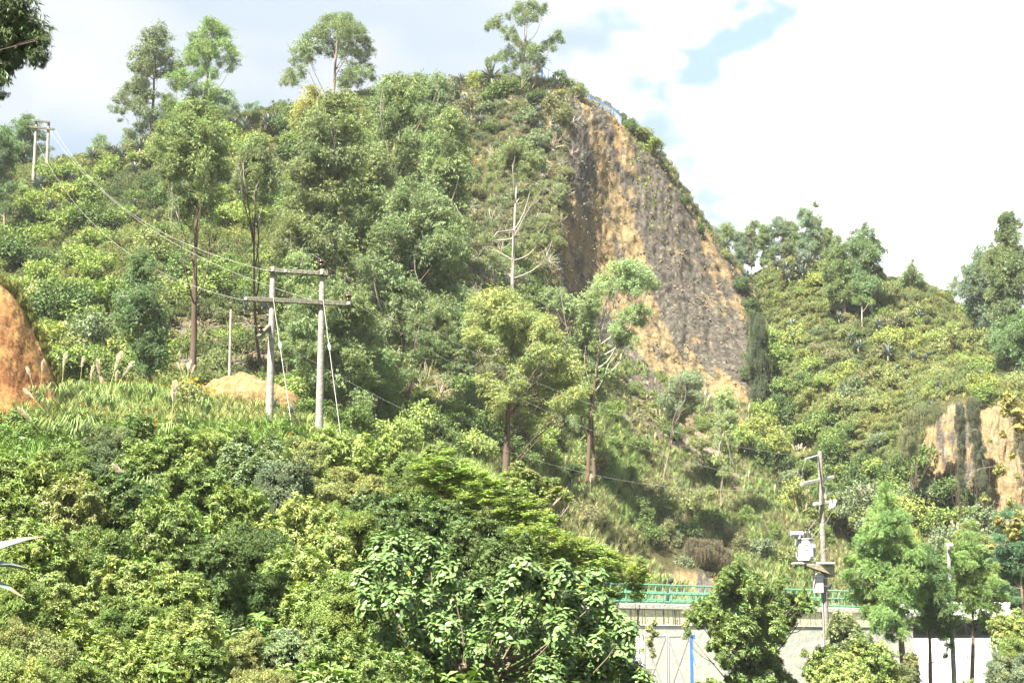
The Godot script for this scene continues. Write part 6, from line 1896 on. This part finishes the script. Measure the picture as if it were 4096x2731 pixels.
func big_leaved_tree() -> void:
	rng.seed = 9009
	var d := 18.5
	var base := P(462, 700, d)
	var o := thing("big_leaved_tree", "spreading tree with large glossy oval leaves and a few yellow ones in front", "tree", base)
	var bm := material("bark")
	var lm := material("big_leaf", 0.42, 0.36, Color(0.4, 0.5, 0.1))
	var cl := [[378, 552, 18], [400, 546, 18], [430, 552, 18], [366, 575, 18], [392, 572, 22], [420, 576, 22], [448, 572, 18], [371, 600, 20], [398, 602, 24], [428, 604, 24], [456, 598, 20], [480, 594, 18], [524, 566, 14], [510, 582, 16], [535, 580, 15], [560, 572, 14], [575, 584, 16], [595, 576, 14], [548, 596, 18], [500, 602, 20], [524, 612, 20], [575, 606, 18], [598, 600, 14], [610, 618, 15], [590, 626, 18], [625, 632, 14], [560, 628, 20], [600, 646, 18], [622, 655, 14], [478, 622, 20], [506, 634, 22], [536, 642, 22], [566, 654, 22], [600, 668, 18], [446, 630, 20], [388, 632, 18], [420, 632, 18], [480, 652, 20], [512, 662, 22], [545, 674, 20], [580, 680, 18], [630, 676, 16], [642, 682, 13], [480, 680, 18], [440, 660, 16], [462, 640, 16], [458, 668, 18], [420, 658, 16], [425, 684, 16], [505, 690, 16], [448, 690, 16]]
	var leaves := []
	for c in cl:
		var r: float = c[2] * d * DK / FPX
		var cen: Vector3 = P(c[0], c[1], d + R(-0.5, 0.7)) - base
		var m := MB.new()
		var trunk_at := Vector3(R(-0.08, 0.08) + cen.x * 0.35, R(0.0, 0.5), R(-0.3, 0.0))
		limb(m, trunk_at, cen, 0.02, 0.007, Color(0.11, 0.09, 0.065), 0.14, 6, 5)
		part("branch", m.mesh(bm, true), o)
		for w in 42:
			var dir := (rdir() + Vector3(0, 0.35, 0.25)).normalized()
			var tip := cen + dir * r * R(0.45, 1.15)
			var ax := (dir + Vector3(0, 0.7, 0)).normalized()
			var s := ax.cross(Vector3(0.3, 0.2, 0.9)).normalized()
			for k in 7:
				var a := k * 2.39996 + R(-0.2, 0.2)
				var ld := (s.rotated(ax, a) + ax * R(-0.25, 0.6)).normalized()
				leaves.append([tip - ax * 0.018 * k, ld, (ax + rdir() * 0.25).normalized(), R(0.065, 0.125), rng.randf()])
	# the leaves nearest the eye are parts of their own; the others are one mass
	leaves.sort_custom(func(a, b): return a[0].z + a[2].y * 0.3 > b[0].z + b[2].y * 0.3)
	var kinds := []
	for col in [Color(0.066, 0.118, 0.036), Color(0.086, 0.144, 0.046), Color(0.115, 0.165, 0.062), Color(0.24, 0.17, 0.03)]:
		for dr in [0.15, 0.42]:
			var m := MB.new()
			m.broad(Vector3.ZERO, Vector3.RIGHT, Vector3.UP, 1.0, 0.52, col, dr)
			kinds.append(m.mesh(lm, true))
	var mass := MB.new()
	for i in leaves.size():
		var l: Array = leaves[i]
		var k := 0 if l[4] < 0.4 else (1 if l[4] < 0.75 else (2 if l[4] < 0.992 else 3))
		if i < 290:
			var q := part("leaf", kinds[k * 2 + i % 2], o, l[0])
			var side: Vector3 = l[1].cross(l[2]).normalized()
			var up: Vector3 = side.cross(l[1])
			q.basis = Basis(l[1], up, side) * Basis.from_scale(Vector3.ONE * l[3])
		else:
			var col: Color = [Color(0.066, 0.118, 0.036), Color(0.086, 0.144, 0.046), Color(0.115, 0.165, 0.062), Color(0.24, 0.17, 0.03)][k]
			mass.broad(l[0], l[1], l[2], l[3], l[3] * 0.52, col * R(0.85, 1.15), R(0.1, 0.45))
	part("crown", mass.mesh(lm, true), o).set_meta("kind", "stuff")
	var tm := MB.new()
	limb(tm, Vector3(0.1, -1.2, 0), Vector3(-0.05, 0.5, 0), 0.1, 0.07, Color(0.11, 0.09, 0.065), 0.1, 8)
	limb(tm, Vector3(-0.05, 0.45, 0), P(415, 640, d) - base, 0.06, 0.035, Color(0.12, 0.1, 0.07), 0.1, 7)
	limb(tm, Vector3(-0.05, 0.45, 0), P(545, 650, d) - base, 0.06, 0.03, Color(0.12, 0.1, 0.07), 0.1, 7)
	part("trunk", tm.mesh(bm, true), o)

var shrub_mesh := []
var shrub_mats := []

func make_shrub_meshes() -> void:
	for k in 7:
		rng.seed = 1200 + k * 31
		var m := MB.new()
		var lumps := 9 + k % 3 * 3
		for p0 in lump_points(760, lumps, [0.75, 0.6, 0.95, 0.7, 1.1, 0.65, 0.8][k], 0.72, 0.42):
			var p: Vector3 = p0 + Vector3(0, 0.45, 0)
			if p.y < -0.25: continue
			var o := (p0.normalized() + rdir() * 0.5 + Vector3(0, 0.5, 0)).normalized()
			var v := 0.58 * R(0.78, 1.2)
			for q in 7:
				var d := (o * 0.6 + rdir()).normalized()
				m.leaf(p + o * 0.022 * q + rdir() * 0.04, d, (o + rdir() * 0.6).normalized(), R(0.065, 0.12), R(0.035, 0.06), leaf_color(v, 0.13), 0.2)
			if rng.randf() < 0.1: m.tube(PackedVector3Array([Vector3(0, -0.3, 0), p * 0.6, p]), PackedFloat32Array([0.03, 0.016, 0.005]), 3, Color(0.4, 0.33, 0.25), 0.1, false)
		shrub_mesh.append(m.mesh(mats["shrub_leaf"]))
	var tints := [Color(0.15, 0.2, 0.06), Color(0.11, 0.155, 0.05), Color(0.205, 0.25, 0.075), Color(0.075, 0.115, 0.04), Color(0.155, 0.185, 0.11), Color(0.2, 0.215, 0.09), Color(0.235, 0.255, 0.075), Color(0.17, 0.165, 0.085)]
	for i in tints.size():
		shrub_mats.append([tints[i], material("shrub_tint_%d" % i, 0.62, 0.36, Color(0.6, 0.7, 0.25), tints[i] * LEAF * 1.1)])

func shrub_at(px: float, py: float, rad: float, tint := -1, what := "shrub", flat := 1.0) -> Node3D:
	# a shrub standing on the ground that shows at this pixel; rad in metres
	var g := ground(px, py + 3)
	if g == Vector3.ZERO: return null
	var k := rng.randi() % 7
	if tint < 0: tint = [0, 0, 1, 2, 2, 3, 4, 5, 5, 6, 7][rng.randi() % 11]
	var o := MeshInstance3D.new()
	o.mesh = shrub_mesh[k]
	o.material_override = shrub_mats[tint][1]
	o.name = numbered("shrub")
	o.basis = Basis(Vector3.UP, R(0, TAU)) * Basis.from_scale(Vector3(rad * R(0.9, 1.2), rad * R(0.8, 1.1) * flat, rad * R(0.9, 1.2)))
	o.position = g
	add_child(o)
	tag(o, describe(what, shrub_mats[tint][0], px, py, rad * FPX / -g.z, false), "shrub", "shrubs scattered over the hillsides")
	n_shrubs += 1
	return o

func far_shrubs() -> void:
	rng.seed = 10010
	var regions := [
		[PackedVector2Array([Vector2(0, 185), Vector2(110, 165), Vector2(200, 142), Vector2(290, 122), Vector2(335, 250), Vector2(300, 330), Vector2(240, 300), Vector2(200, 300), Vector2(150, 392), Vector2(66, 384), Vector2(40, 330), Vector2(0, 275)]), 96, 1.2, 2.5, 13.5, [0, 0, 2, 2, 6, 5, 1, 3, 2]],
		[PackedVector2Array([Vector2(360, 105), Vector2(440, 96), Vector2(565, 96), Vector2(566, 200), Vector2(545, 310), Vector2(560, 430), Vector2(470, 440), Vector2(455, 300), Vector2(440, 180)]), 52, 0.8, 1.9, 12.0, [1, 4, 4, 7, 5, 4, 7, 7]],
		[PackedVector2Array([Vector2(770, 285), Vector2(850, 284), Vector2(930, 308), Vector2(1024, 372), Vector2(1024, 400), Vector2(920, 404), Vector2(860, 420), Vector2(790, 400)]), 48, 0.9, 2.0, 13.0, [6, 6, 2, 5, 5, 0, 7, 4]],
		[PackedVector2Array([Vector2(745, 330), Vector2(790, 340), Vector2(800, 400), Vector2(930, 420), Vector2(925, 520), Vector2(1000, 530), Vector2(980, 560), Vector2(850, 545), Vector2(770, 490), Vector2(745, 420)]), 44, 1.3, 2.4, 16.0, [3, 0, 2, 1, 6, 3, 4]],
		[PackedVector2Array([Vector2(560, 440), Vector2(640, 400), Vector2(760, 440), Vector2(860, 560), Vector2(720, 585), Vector2(620, 560), Vector2(560, 500)]), 36, 0.8, 1.7, 17.0, [1, 3, 5, 7, 4, 0]],
		[PackedVector2Array([Vector2(70, 388), Vector2(160, 372), Vector2(320, 385), Vector2(420, 410), Vector2(520, 430), Vector2(560, 470), Vector2(420, 452), Vector2(330, 430), Vector2(300, 404), Vector2(180, 388)]), 30, 1.2, 2.0, 13.0, [0, 1, 3, 1, 2]],
	]
	var taken := []
	for r in regions:
		var poly: PackedVector2Array = r[0]
		var lo := poly[0]
		var hi := poly[0]
		for q in poly:
			lo = lo.min(q); hi = hi.max(q)
		var made := 0
		var tries := 0
		while made < r[1] and tries < 1600:
			tries += 1
			var p := Vector2(R(lo.x, hi.x), R(lo.y, hi.y))
			if not in_poly(p, poly) or Rect2(183, 368, 112, 40).has_point(p) or Rect2(180, 318, 52, 60).has_point(p): continue
			var ok := true
			for t in taken:
				if p.distance_to(t) < r[4]:
					ok = false
					break
			if not ok: continue
			taken.append(p)
			var tints: Array = r[5]
			if shrub_at(p.x, p.y, R(r[2], r[3]), tints[rng.randi() % tints.size()]): made += 1
	# shrubs that the photograph shows one by one
	for q in [[505, 100, 2.6, 1], [538, 100, 1.4, 3], [563, 88, 1.9, 1], [572, 92, 1.6, 5], [476, 86, 1.6, 6], [440, 92, 1.8, 1], [388, 98, 1.8, 1], [640, 137, 1.5, 5], [650, 148, 1.6, 2], [632, 128, 1.2, 1], [668, 168, 1.0, 5], [684, 200, 0.8, 3], [700, 228, 0.7, 3], [725, 255, 1.0, 5], [742, 288, 1.3, 3], [752, 312, 1.6, 3],
			[768, 345, 2.6, 0], [762, 365, 2.6, 0], [778, 372, 2.2, 0], [775, 400, 2.4, 3], [812, 372, 1.7, 2], [806, 388, 2.0, 1], [786, 415, 2.2, 3], [750, 440, 2.0, 2], [742, 450, 2.2, 2], [820, 432, 2.1, 0], [838, 446, 1.9, 0], [770, 432, 1.6, 6], [690, 510, 1.6, 5], [665, 520, 1.7, 1], [712, 528, 1.8, 0], [668, 540, 1.4, 7], [640, 512, 1.4, 1], [735, 545, 1.4, 7],
			[205, 170, 2.0, 1], [215, 186, 2.6, 3], [165, 202, 2.4, 3], [178, 206, 2.0, 1], [70, 380, 2.4, 0], [95, 362, 2.8, 4], [60, 325, 3.0, 3], [85, 330, 2.8, 3], [110, 330, 3.0, 0], [20, 270, 2.6, 3], [232, 340, 1.4, 2], [975, 305, 1.6, 2], [946, 296, 1.4, 1], [970, 318, 2.2, 0], [955, 505, 2.2, 3], [940, 500, 1.8, 4], [905, 500, 1.8, 0], [880, 540, 1.8, 6], [862, 528, 1.6, 6], [840, 512, 1.7, 6], [970, 520, 1.8, 3]]:
		shrub_at(q[0], q[1], q[2], q[3])
	# yellow-flowering shrubs
	var fl := flower_mesh(505, 60, 0.085, Color(0.75, 0.47, 0.03))
	var k := 0
	for q in [[264, 198, 1.3, "beside the thin dark eucalyptus"], [232, 219, 1.2, "on the left slope right of the bare trunk"], [236, 165, 1.0, "under the ridge agaves"], [446, 93, 1.0, "on the crest by the shelter"], [466, 166, 1.3, "on the hill face left of the cliff"], [560, 94, 0.8, "on the crest at the cliff corner"], [456, 232, 1.0, "in the rocky hollow beside the big stand"], [192, 404, 1.15, "on the terrace before the sand heap"], [850, 318, 0.8, "under the clump on the right hill"]]:
		var g := ground(q[0], q[1] + 4)
		var o := thing("flowering_shrub", "yellow-flowering shrub %s" % q[3], "shrub", g, "yellow-flowering shrubs")
		var a := part("foliage", shrub_mesh[k % 7], o)
		a.material_override = shrub_mats[5][1]
		var b := part("blossom", fl, o, Vector3(0, 0.4, 0))
		b.set_meta("kind", "stuff")
		o.scale = Vector3.ONE * q[2]
		o.rotation.y = R(0, TAU)
		k += 1

func vines() -> void:
	rng.seed = 12012
	# dark curtains of creeper on the small ochre cliff
	var T := Color(0.075, 0.085, 0.05)
	bush("creeper", "dark narrow curtain of creeper on the left of the small ochre cliff", "creeper", "creepers on the small ochre cliff", "vine", 97.6,
		[[960, 408, 6], [959, 424, 4.5], [961, 440, 4], [962, 456, 4], [960, 472, 4], [962, 486, 3.5]], T, Vector2(962, 508), 0.2)
	bush("creeper", "dark broad curtain of creeper down the middle of the small ochre cliff", "creeper", "creepers on the small ochre cliff", "vine", 97.6,
		[[972, 402, 7], [974, 416, 6], [976, 432, 6], [979, 448, 6], [981, 464, 6], [983, 480, 6], [985, 495, 5]], T, Vector2(984, 512), 0.2)
	bush("creeper", "grey tangle of creeper at the right end of the small ochre cliff", "creeper", "creepers on the small ochre cliff", "vine", 97.2,
		[[1012, 404, 5], [1016, 418, 5], [1020, 435, 5], [1022, 452, 5]], Color(0.14, 0.13, 0.09), Vector2(1022, 480), 0.2)
	bush("creeper", "brown-green creeper mass at the upper left corner of the small ochre cliff", "creeper", "creepers on the small ochre cliff", "vine", 99.0,
		[[922, 410, 7], [912, 418, 7], [930, 412, 6], [941, 406, 6], [906, 432, 7], [914, 440, 6], [905, 450, 6]], Color(0.14, 0.15, 0.07), Vector2(915, 480), 0.3)
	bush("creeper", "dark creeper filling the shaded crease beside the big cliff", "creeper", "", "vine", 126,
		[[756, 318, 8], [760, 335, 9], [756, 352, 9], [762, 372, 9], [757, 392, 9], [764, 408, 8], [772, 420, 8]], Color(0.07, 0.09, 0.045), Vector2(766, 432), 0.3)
	bush("creeper", "drooping brown creeper over the ochre cut bank behind the tank", "creeper", "", "vine", 90,
		[[700, 545, 9], [714, 548, 10], [726, 556, 8], [690, 543, 7]], Color(0.12, 0.1, 0.06), Vector2(712, 570), 0.3)

func agaves() -> void:
	rng.seed = 11011
	var a0 := make_agave()
	var spots := [
		[248, 136, 12, "biggest spiky agave on the crest right of the layered eucalyptus"], [268, 132, 11, "agave second from the right in the crest row"], [276, 128, 9, "agave at the right end of the crest row"], [232, 133, 10, "agave at the left end of the crest row"], [142, 155, 11, "tall agave in the left ridge cluster"], [124, 163, 10, "agave in the middle of the left ridge cluster"], [116, 160, 8, "smaller agave squeezed into the left ridge cluster"], [95, 164, 9, "agave on the ridge right of the far poles"], [110, 157, 7, "small agave behind the left ridge cluster"], [40, 193, 11, "large lone agave on the left slope below the far poles"], [50, 214, 8, "agave downhill from the lone agave of the left slope"], [22, 226, 7, "agave lowest on the left slope near the edge"], [240, 197, 9, "agave beside the thin dark eucalyptus"], [135, 178, 8, "agave below the left ridge cluster"], [136, 211, 6, "small agave in the middle of the left slope"], [73, 184, 6, "small agave below the ridge poles' right side"], [54, 300, 7, "pale agave low on the left slope above the earth bank"],
		[492, 84, 13, "largest agave on the crest left of the lone tree"], [456, 96, 9, "agave by the plank shelter on the crest"], [461, 88, 8, "agave just behind the plank shelter's bush"], [557, 90, 8, "agave at the cliff corner on the crest"], [526, 82, 8, "agave half hidden behind the lone crest tree"], [466, 112, 9, "agave high on the hill face below the shelter"], [465, 122, 7, "dry hanging agave below the high one on the hill face"], [481, 126, 7, "dry round agave on the hill face below the crest agave"], [541, 133, 7, "agave on the steep face left of the cliff rim, lower"], [556, 137, 7, "dry agave close to the cliff rim"], [539, 118, 7, "agave on the steep face left of the cliff rim, upper"], [545, 180, 8, "shaggy dark agave by the cliff's left edge"], [468, 190, 8, "shaggy dark agave in the rocky hollow"], [448, 112, 7, "agave between the crest trees and the hill face"], [377, 120, 7, "agave peeping out under the crest trees"], [658, 161, 6, "agave leaning out over the cliff rim"],
		[726, 251, 7, "agave on the lower cliff rim, upper one"], [746, 284, 9, "agave on the lower cliff rim, lower one"], [791, 334, 9, "dark upright agave above the gully, upper one"], [793, 345, 9, "dark upright agave above the gully, lower one"], [797, 273, 10, "silvery agave on the right hilltop, middle"], [802, 281, 10, "silvery agave on the right hilltop, front"], [808, 268, 10, "silvery agave on the right hilltop, rear right"], [786, 277, 9, "silvery agave on the right hilltop, left"], [777, 271, 8, "silvery agave on the right hilltop, far left"], [788, 283, 8, "silvery agave on the right hilltop, low left"], [836, 316, 10, "agave at the foot of the dark pointed eucalyptus"], [838, 326, 7, "agave just below the one under the pointed eucalyptus"], [877, 333, 8, "agave in the middle of the right hill below the clump"], [899, 330, 8, "agave right of the middle of the right hill"], [918, 323, 7, "agave high on the open right hill"], [888, 349, 7, "agave just above the largest one of the right hill"], [888, 360, 11, "largest blue agave on the right hill"], [857, 354, 8, "dry agave left of the largest right-hill agave"], [851, 345, 7, "dry agave upper left of the largest right-hill agave"], [912, 363, 7, "agave right of the largest right-hill agave"], [925, 366, 6, "agave farther right of the largest right-hill agave"], [897, 376, 6, "dry agave below the largest right-hill agave"], [906, 381, 5, "small dry agave low on the right hill"], [937, 394, 7, "grey agave above the small ochre cliff"], [908, 405, 6, "grey agave left above the small ochre cliff"], [930, 413, 6, "grey agave hanging at the small cliff's rim"], [979, 382, 6, "agave over the middle of the small ochre cliff"],
		[245, 317, 8, "pale agave on the stony bank by the concrete poles"], [266, 316, 10, "dark blue agave seen just left of the left concrete pole"], [463, 286, 10, "agave in the gap right of the big stand"], [278, 416, 7, "small agave on the terrace right of the left concrete pole"], [292, 426, 7, "small agave on the terrace between the concrete poles"],
	]
	var first := true
	for q in spots:
		var g := ground(q[0], q[1] + q[2] * 0.4)
		var o: Node3D = a0 if first else a0.duplicate()
		first = false
		o.name = numbered("agave")
		add_child(o)
		var s: float = q[2] * -g.z / FPX / 1.05
		o.position = g + Vector3(0, 0.35 * s, 0) + (Vector3(0, 0.55, 0.55) if q[2] > 5 else Vector3(0, 0.3, 0.3))
		o.basis = Basis(Vector3.UP, R(0, TAU)) * Basis(Vector3.RIGHT, R(-0.2, 0.2)) * Basis.from_scale(Vector3.ONE * s)
		tag(o, q[3], "agave", "agaves on the hills")
	var near_one: Node3D = a0.duplicate()
	near_one.name = numbered("agave")
	add_child(near_one)
	near_one.position = P(-66, 590, 9)
	near_one.basis = Basis(Vector3.RIGHT, 0.45) * Basis(Vector3.UP, 0.4) * Basis.from_scale(Vector3.ONE * 0.6)
	tag(near_one, "near blue-grey agave whose long leaves reach in at the left edge", "agave", "agaves on the hills")

func plumed_grasses() -> void:
	rng.seed = 13013
	var kinds := [
		make_plumed_grass([[0.25, 0.1, 1.5, 0.75], [0.5, 0.0, 1.35, 0.7], [-0.1, 0.2, 1.25, 0.6]], 1401),
		make_plumed_grass([[0.05, 0.05, 1.5, 0.6]], 1402),
		make_plumed_grass([[0.1, 0, 1.5, 0.65], [-0.15, 0.1, 1.3, 0.6], [0.3, 0.1, 1.2, 0.6], [-0.3, 0, 1.45, 0.6], [0.0, -0.3, 1.6, 0.6]], 1403),
		make_plumed_grass([[-0.3, 0.1, 1.2, 0.5], [0.1, 0.2, 1.4, 0.55]], 1404),
		make_plumed_grass([[-0.9, 0.2, 0.9, 0.7]], 1405),
		make_plumed_grass([], 1406, 170),
	]
	# [px, py of the foot, kind, size, distance or 0 for the ground there, label]
	var spots := [
		[103, 404, 0, 1.0, 50, "pampas grass with big cream plumes leaning right, middle of the terrace"], [39, 400, 3, 0.9, 52, "pampas grass with thin plumes before the orange earth bank"], [60, 400, 1, 1.0, 52, "pampas grass with one plume at the earth bank's right foot"], [88, 404, 1, 0.8, 51, "single small plume left of the big cream plumes"], [112, 408, 3, 0.8, 49, "low pampas grass under the big cream plumes"], [79, 392, 1, 0.8, 55, "thin distant plume behind the terrace"], [48, 408, 4, 0.7, 48, "bent plume lying low before the earth bank"],
		[170, 446, 1, 1.05, 41, "lone upright cream plume above the near bushes"], [78, 446, 5, 1.35, 42, "big clump of arching grass blades on the terrace's edge"], [52, 438, 4, 0.9, 43, "fallen plume beside the big arching grass clump"], [150, 496, 4, 0.75, 33, "brown plume leaning left over the dark bushes"], [186, 386, 2, 0.7, 66, "cluster of small plumes before the long bare trunk"], [150, 398, 5, 0.9, 56, "silvery grass clump left of the sand heap"], [170, 402, 5, 0.8, 54, "silvery grass clump nearest the sand heap"], [206, 412, 5, 0.9, 54, "silvery grass clump below the sand heap"], [128, 396, 5, 0.9, 57, "grass clump behind the big cream plumes"],
		[619, 374, 1, 1.0, 0, "single plume at the foot of the big cliff"], [653, 396, 3, 1.0, 0, "pair of plumes at the cliff foot"], [663, 428, 2, 1.0, 0, "bunch of pale plumes on the debris below the cliff"], [655, 452, 1, 1.0, 0, "slim plume on the slope under the debris"], [704, 410, 2, 1.0, 0, "row of small plumes right of the cliff debris"], [747, 424, 1, 1.0, 0, "plume at the mouth of the gully"], [786, 432, 1, 1.0, 0, "plume in front of the gully bushes"], [781, 452, 3, 1.0, 0, "two plumes left of the transformer pole's top"], [799, 462, 2, 0.9, 0, "plume bunch close to the transformer pole's top"],
		[798, 512, 2, 1.3, 0, "tall bunch of cream plumes left of the transformer pole"], [804, 528, 3, 1.1, 0, "plumes low behind the transformer pole's crossarms"], [858, 510, 2, 1.1, 0, "left bunch of the row of pale plumes"], [866, 510, 2, 1.1, 0, "middle bunch of the row of pale plumes"], [873, 512, 2, 1.0, 0, "right bunch of the row of pale plumes"], [830, 536, 2, 0.9, 0, "plumes just right of the transformer pole"], [846, 542, 3, 0.9, 0, "two plumes before the left cypress"], [925, 524, 3, 1.0, 0, "plumes between the two cypress tops"], [945, 540, 3, 1.0, 0, "plumes behind the slim lamp post"], [960, 546, 2, 1.0, 0, "plume bunch right of the slim lamp post"], [774, 508, 1, 1.0, 0, "single plume on the slope left of the plume bunch"], [748, 494, 1, 1.0, 0, "lone plume high on the grassy slope"], [563, 480, 3, 1.0, 0, "plumes in the shade beside the weeping eucalyptus trunk"], [592, 504, 1, 1.0, 0, "hanging plume below the white-limbed tree's foot"], [663, 586, 5, 1.3, 90, "arching grass clump at the cut bank above the railing"], [600, 520, 5, 1.2, 0, "arching grass clump on the slope below the trees"], [580, 496, 5, 1.2, 0, "dark arching grass clump beneath the weeping tree"],
		[966, 690, 1, 0.85, 60, "dry brown plume in front of the white shed"],
	]
	var used_kind := {}
	for q in spots:
		var g: Vector3 = P(q[0], q[1], q[4]) if q[4] > 0 else ground(q[0], q[1])
		var o: Node3D
		if used_kind.has(q[2]): o = kinds[q[2]].duplicate()
		else:
			o = kinds[q[2]]
			used_kind[q[2]] = true
		o.name = numbered("pampas_grass")
		add_child(o)
		o.position = g - Vector3(0, 0.1, 0)
		o.basis = Basis(Vector3.UP, R(-0.4, 0.4)) * Basis.from_scale(Vector3.ONE * q[3])
		tag(o, q[5], "pampas grass", "plumed grasses")
	# orange and red flowers in the terrace grass
	var fm := flower_mesh(506, 5, 0.07, Color(0.6, 0.14, 0.03))
	scatter("meadow_flowers", "scattered small orange flowers in the terrace grass", fm, hill[0], 30, 44, 0.16, func(u, v, p):
		if v < 3.0 or v > 4.6 or u > 5.0: return [0.0, 1.0, Color.WHITE, 0.0]
		return [1.0, 0.6, Color(1.0, 1.0, 1.0), 0.6])

func rim_grass() -> void:
	# grass along the upper edge of the orange earth bank
	rng.seed = 14014
	var mesh := tuft_mesh(66, 40, 0.7, 0.03, 0.7)
	var mm := MultiMesh.new()
	mm.transform_format = MultiMesh.TRANSFORM_3D
	mm.use_colors = true
	mm.mesh = mesh
	var n := mound_spots.size()
	mm.instance_count = n * 5
	for i in n * 5:
		var p: Vector3 = mound_spots[i / 5] + Vector3(R(-0.3, 0.3), R(-0.25, 0.0), R(-0.9, 0.15))
		var s := R(0.25, 0.7)
		mm.set_instance_transform(i, Transform3D(Basis(Vector3.UP, R(0, TAU)) * Basis.from_scale(Vector3.ONE * s), p))
		mm.set_instance_color(i, Color(0.2, 0.19, 0.07).lerp(Color(0.2, 0.25, 0.06), rng.randf()))
	var o := MultiMeshInstance3D.new()
	o.multimesh = mm
	o.name = "bank_grass"
	add_child(o)
	tag(o, "dry grass fringing the top of the orange earth bank", "", "", "stuff")

# ------------------------------------------------------------------ everything, in order
func _ready() -> void:
	var cam := Camera3D.new()
	cam.name = "camera"
	cam.fov = rad_to_deg(2.0 * atan(341.0 / FPX))
	cam.rotation.x = deg_to_rad(PITCH)
	cam.near = 0.5
	cam.far = 6000.0
	add_child(cam)
	cam.current = true
	var env := Environment.new()
	env.background_mode = Environment.BG_SKY
	var sky := Sky.new()
	sky.sky_material = make_sky()
	env.sky = sky
	env.tonemap_mode = Environment.TONE_MAPPER_LINEAR
	env.tonemap_exposure = 7.2
	env.sdfgi_enabled = true
	env.ssao_enabled = true
	env.ssil_enabled = true
	env.fog_enabled = true
	env.fog_density = 0.00013
	env.fog_light_color = Color(0.92, 0.94, 0.95)
	var we := WorldEnvironment.new()
	we.name = "environment"
	we.environment = env
	add_child(we)
	var sun := DirectionalLight3D.new()
	sun.name = "sun"
	sun.light_energy = 1.55
	sun.light_color = Color(1.0, 0.965, 0.9)
	sun.light_angular_distance = 0.53
	sun.shadow_enabled = true
	add_child(sun)
	sun.look_at_from_position(Vector3(-0.34, 0.80, 0.50), Vector3.ZERO, Vector3.UP)
	var t0 := Time.get_ticks_msec()
	build_terrain()
	make_clumps()
	make_shrub_meshes()
	print("terrain, clumps ", Time.get_ticks_msec() - t0)
	build_works()
	build_power()
	build_top_fence()
	build_trees()
	print("trees ", Time.get_ticks_msec() - t0)
	near_bushes()
	far_shrubs()
	vines()
	agaves()
	plumed_grasses()
	print("plants ", Time.get_ticks_msec() - t0)
	ground_cover()
	rim_grass()
	print("shrubs ", n_shrubs, " ", Time.get_ticks_msec() - t0)
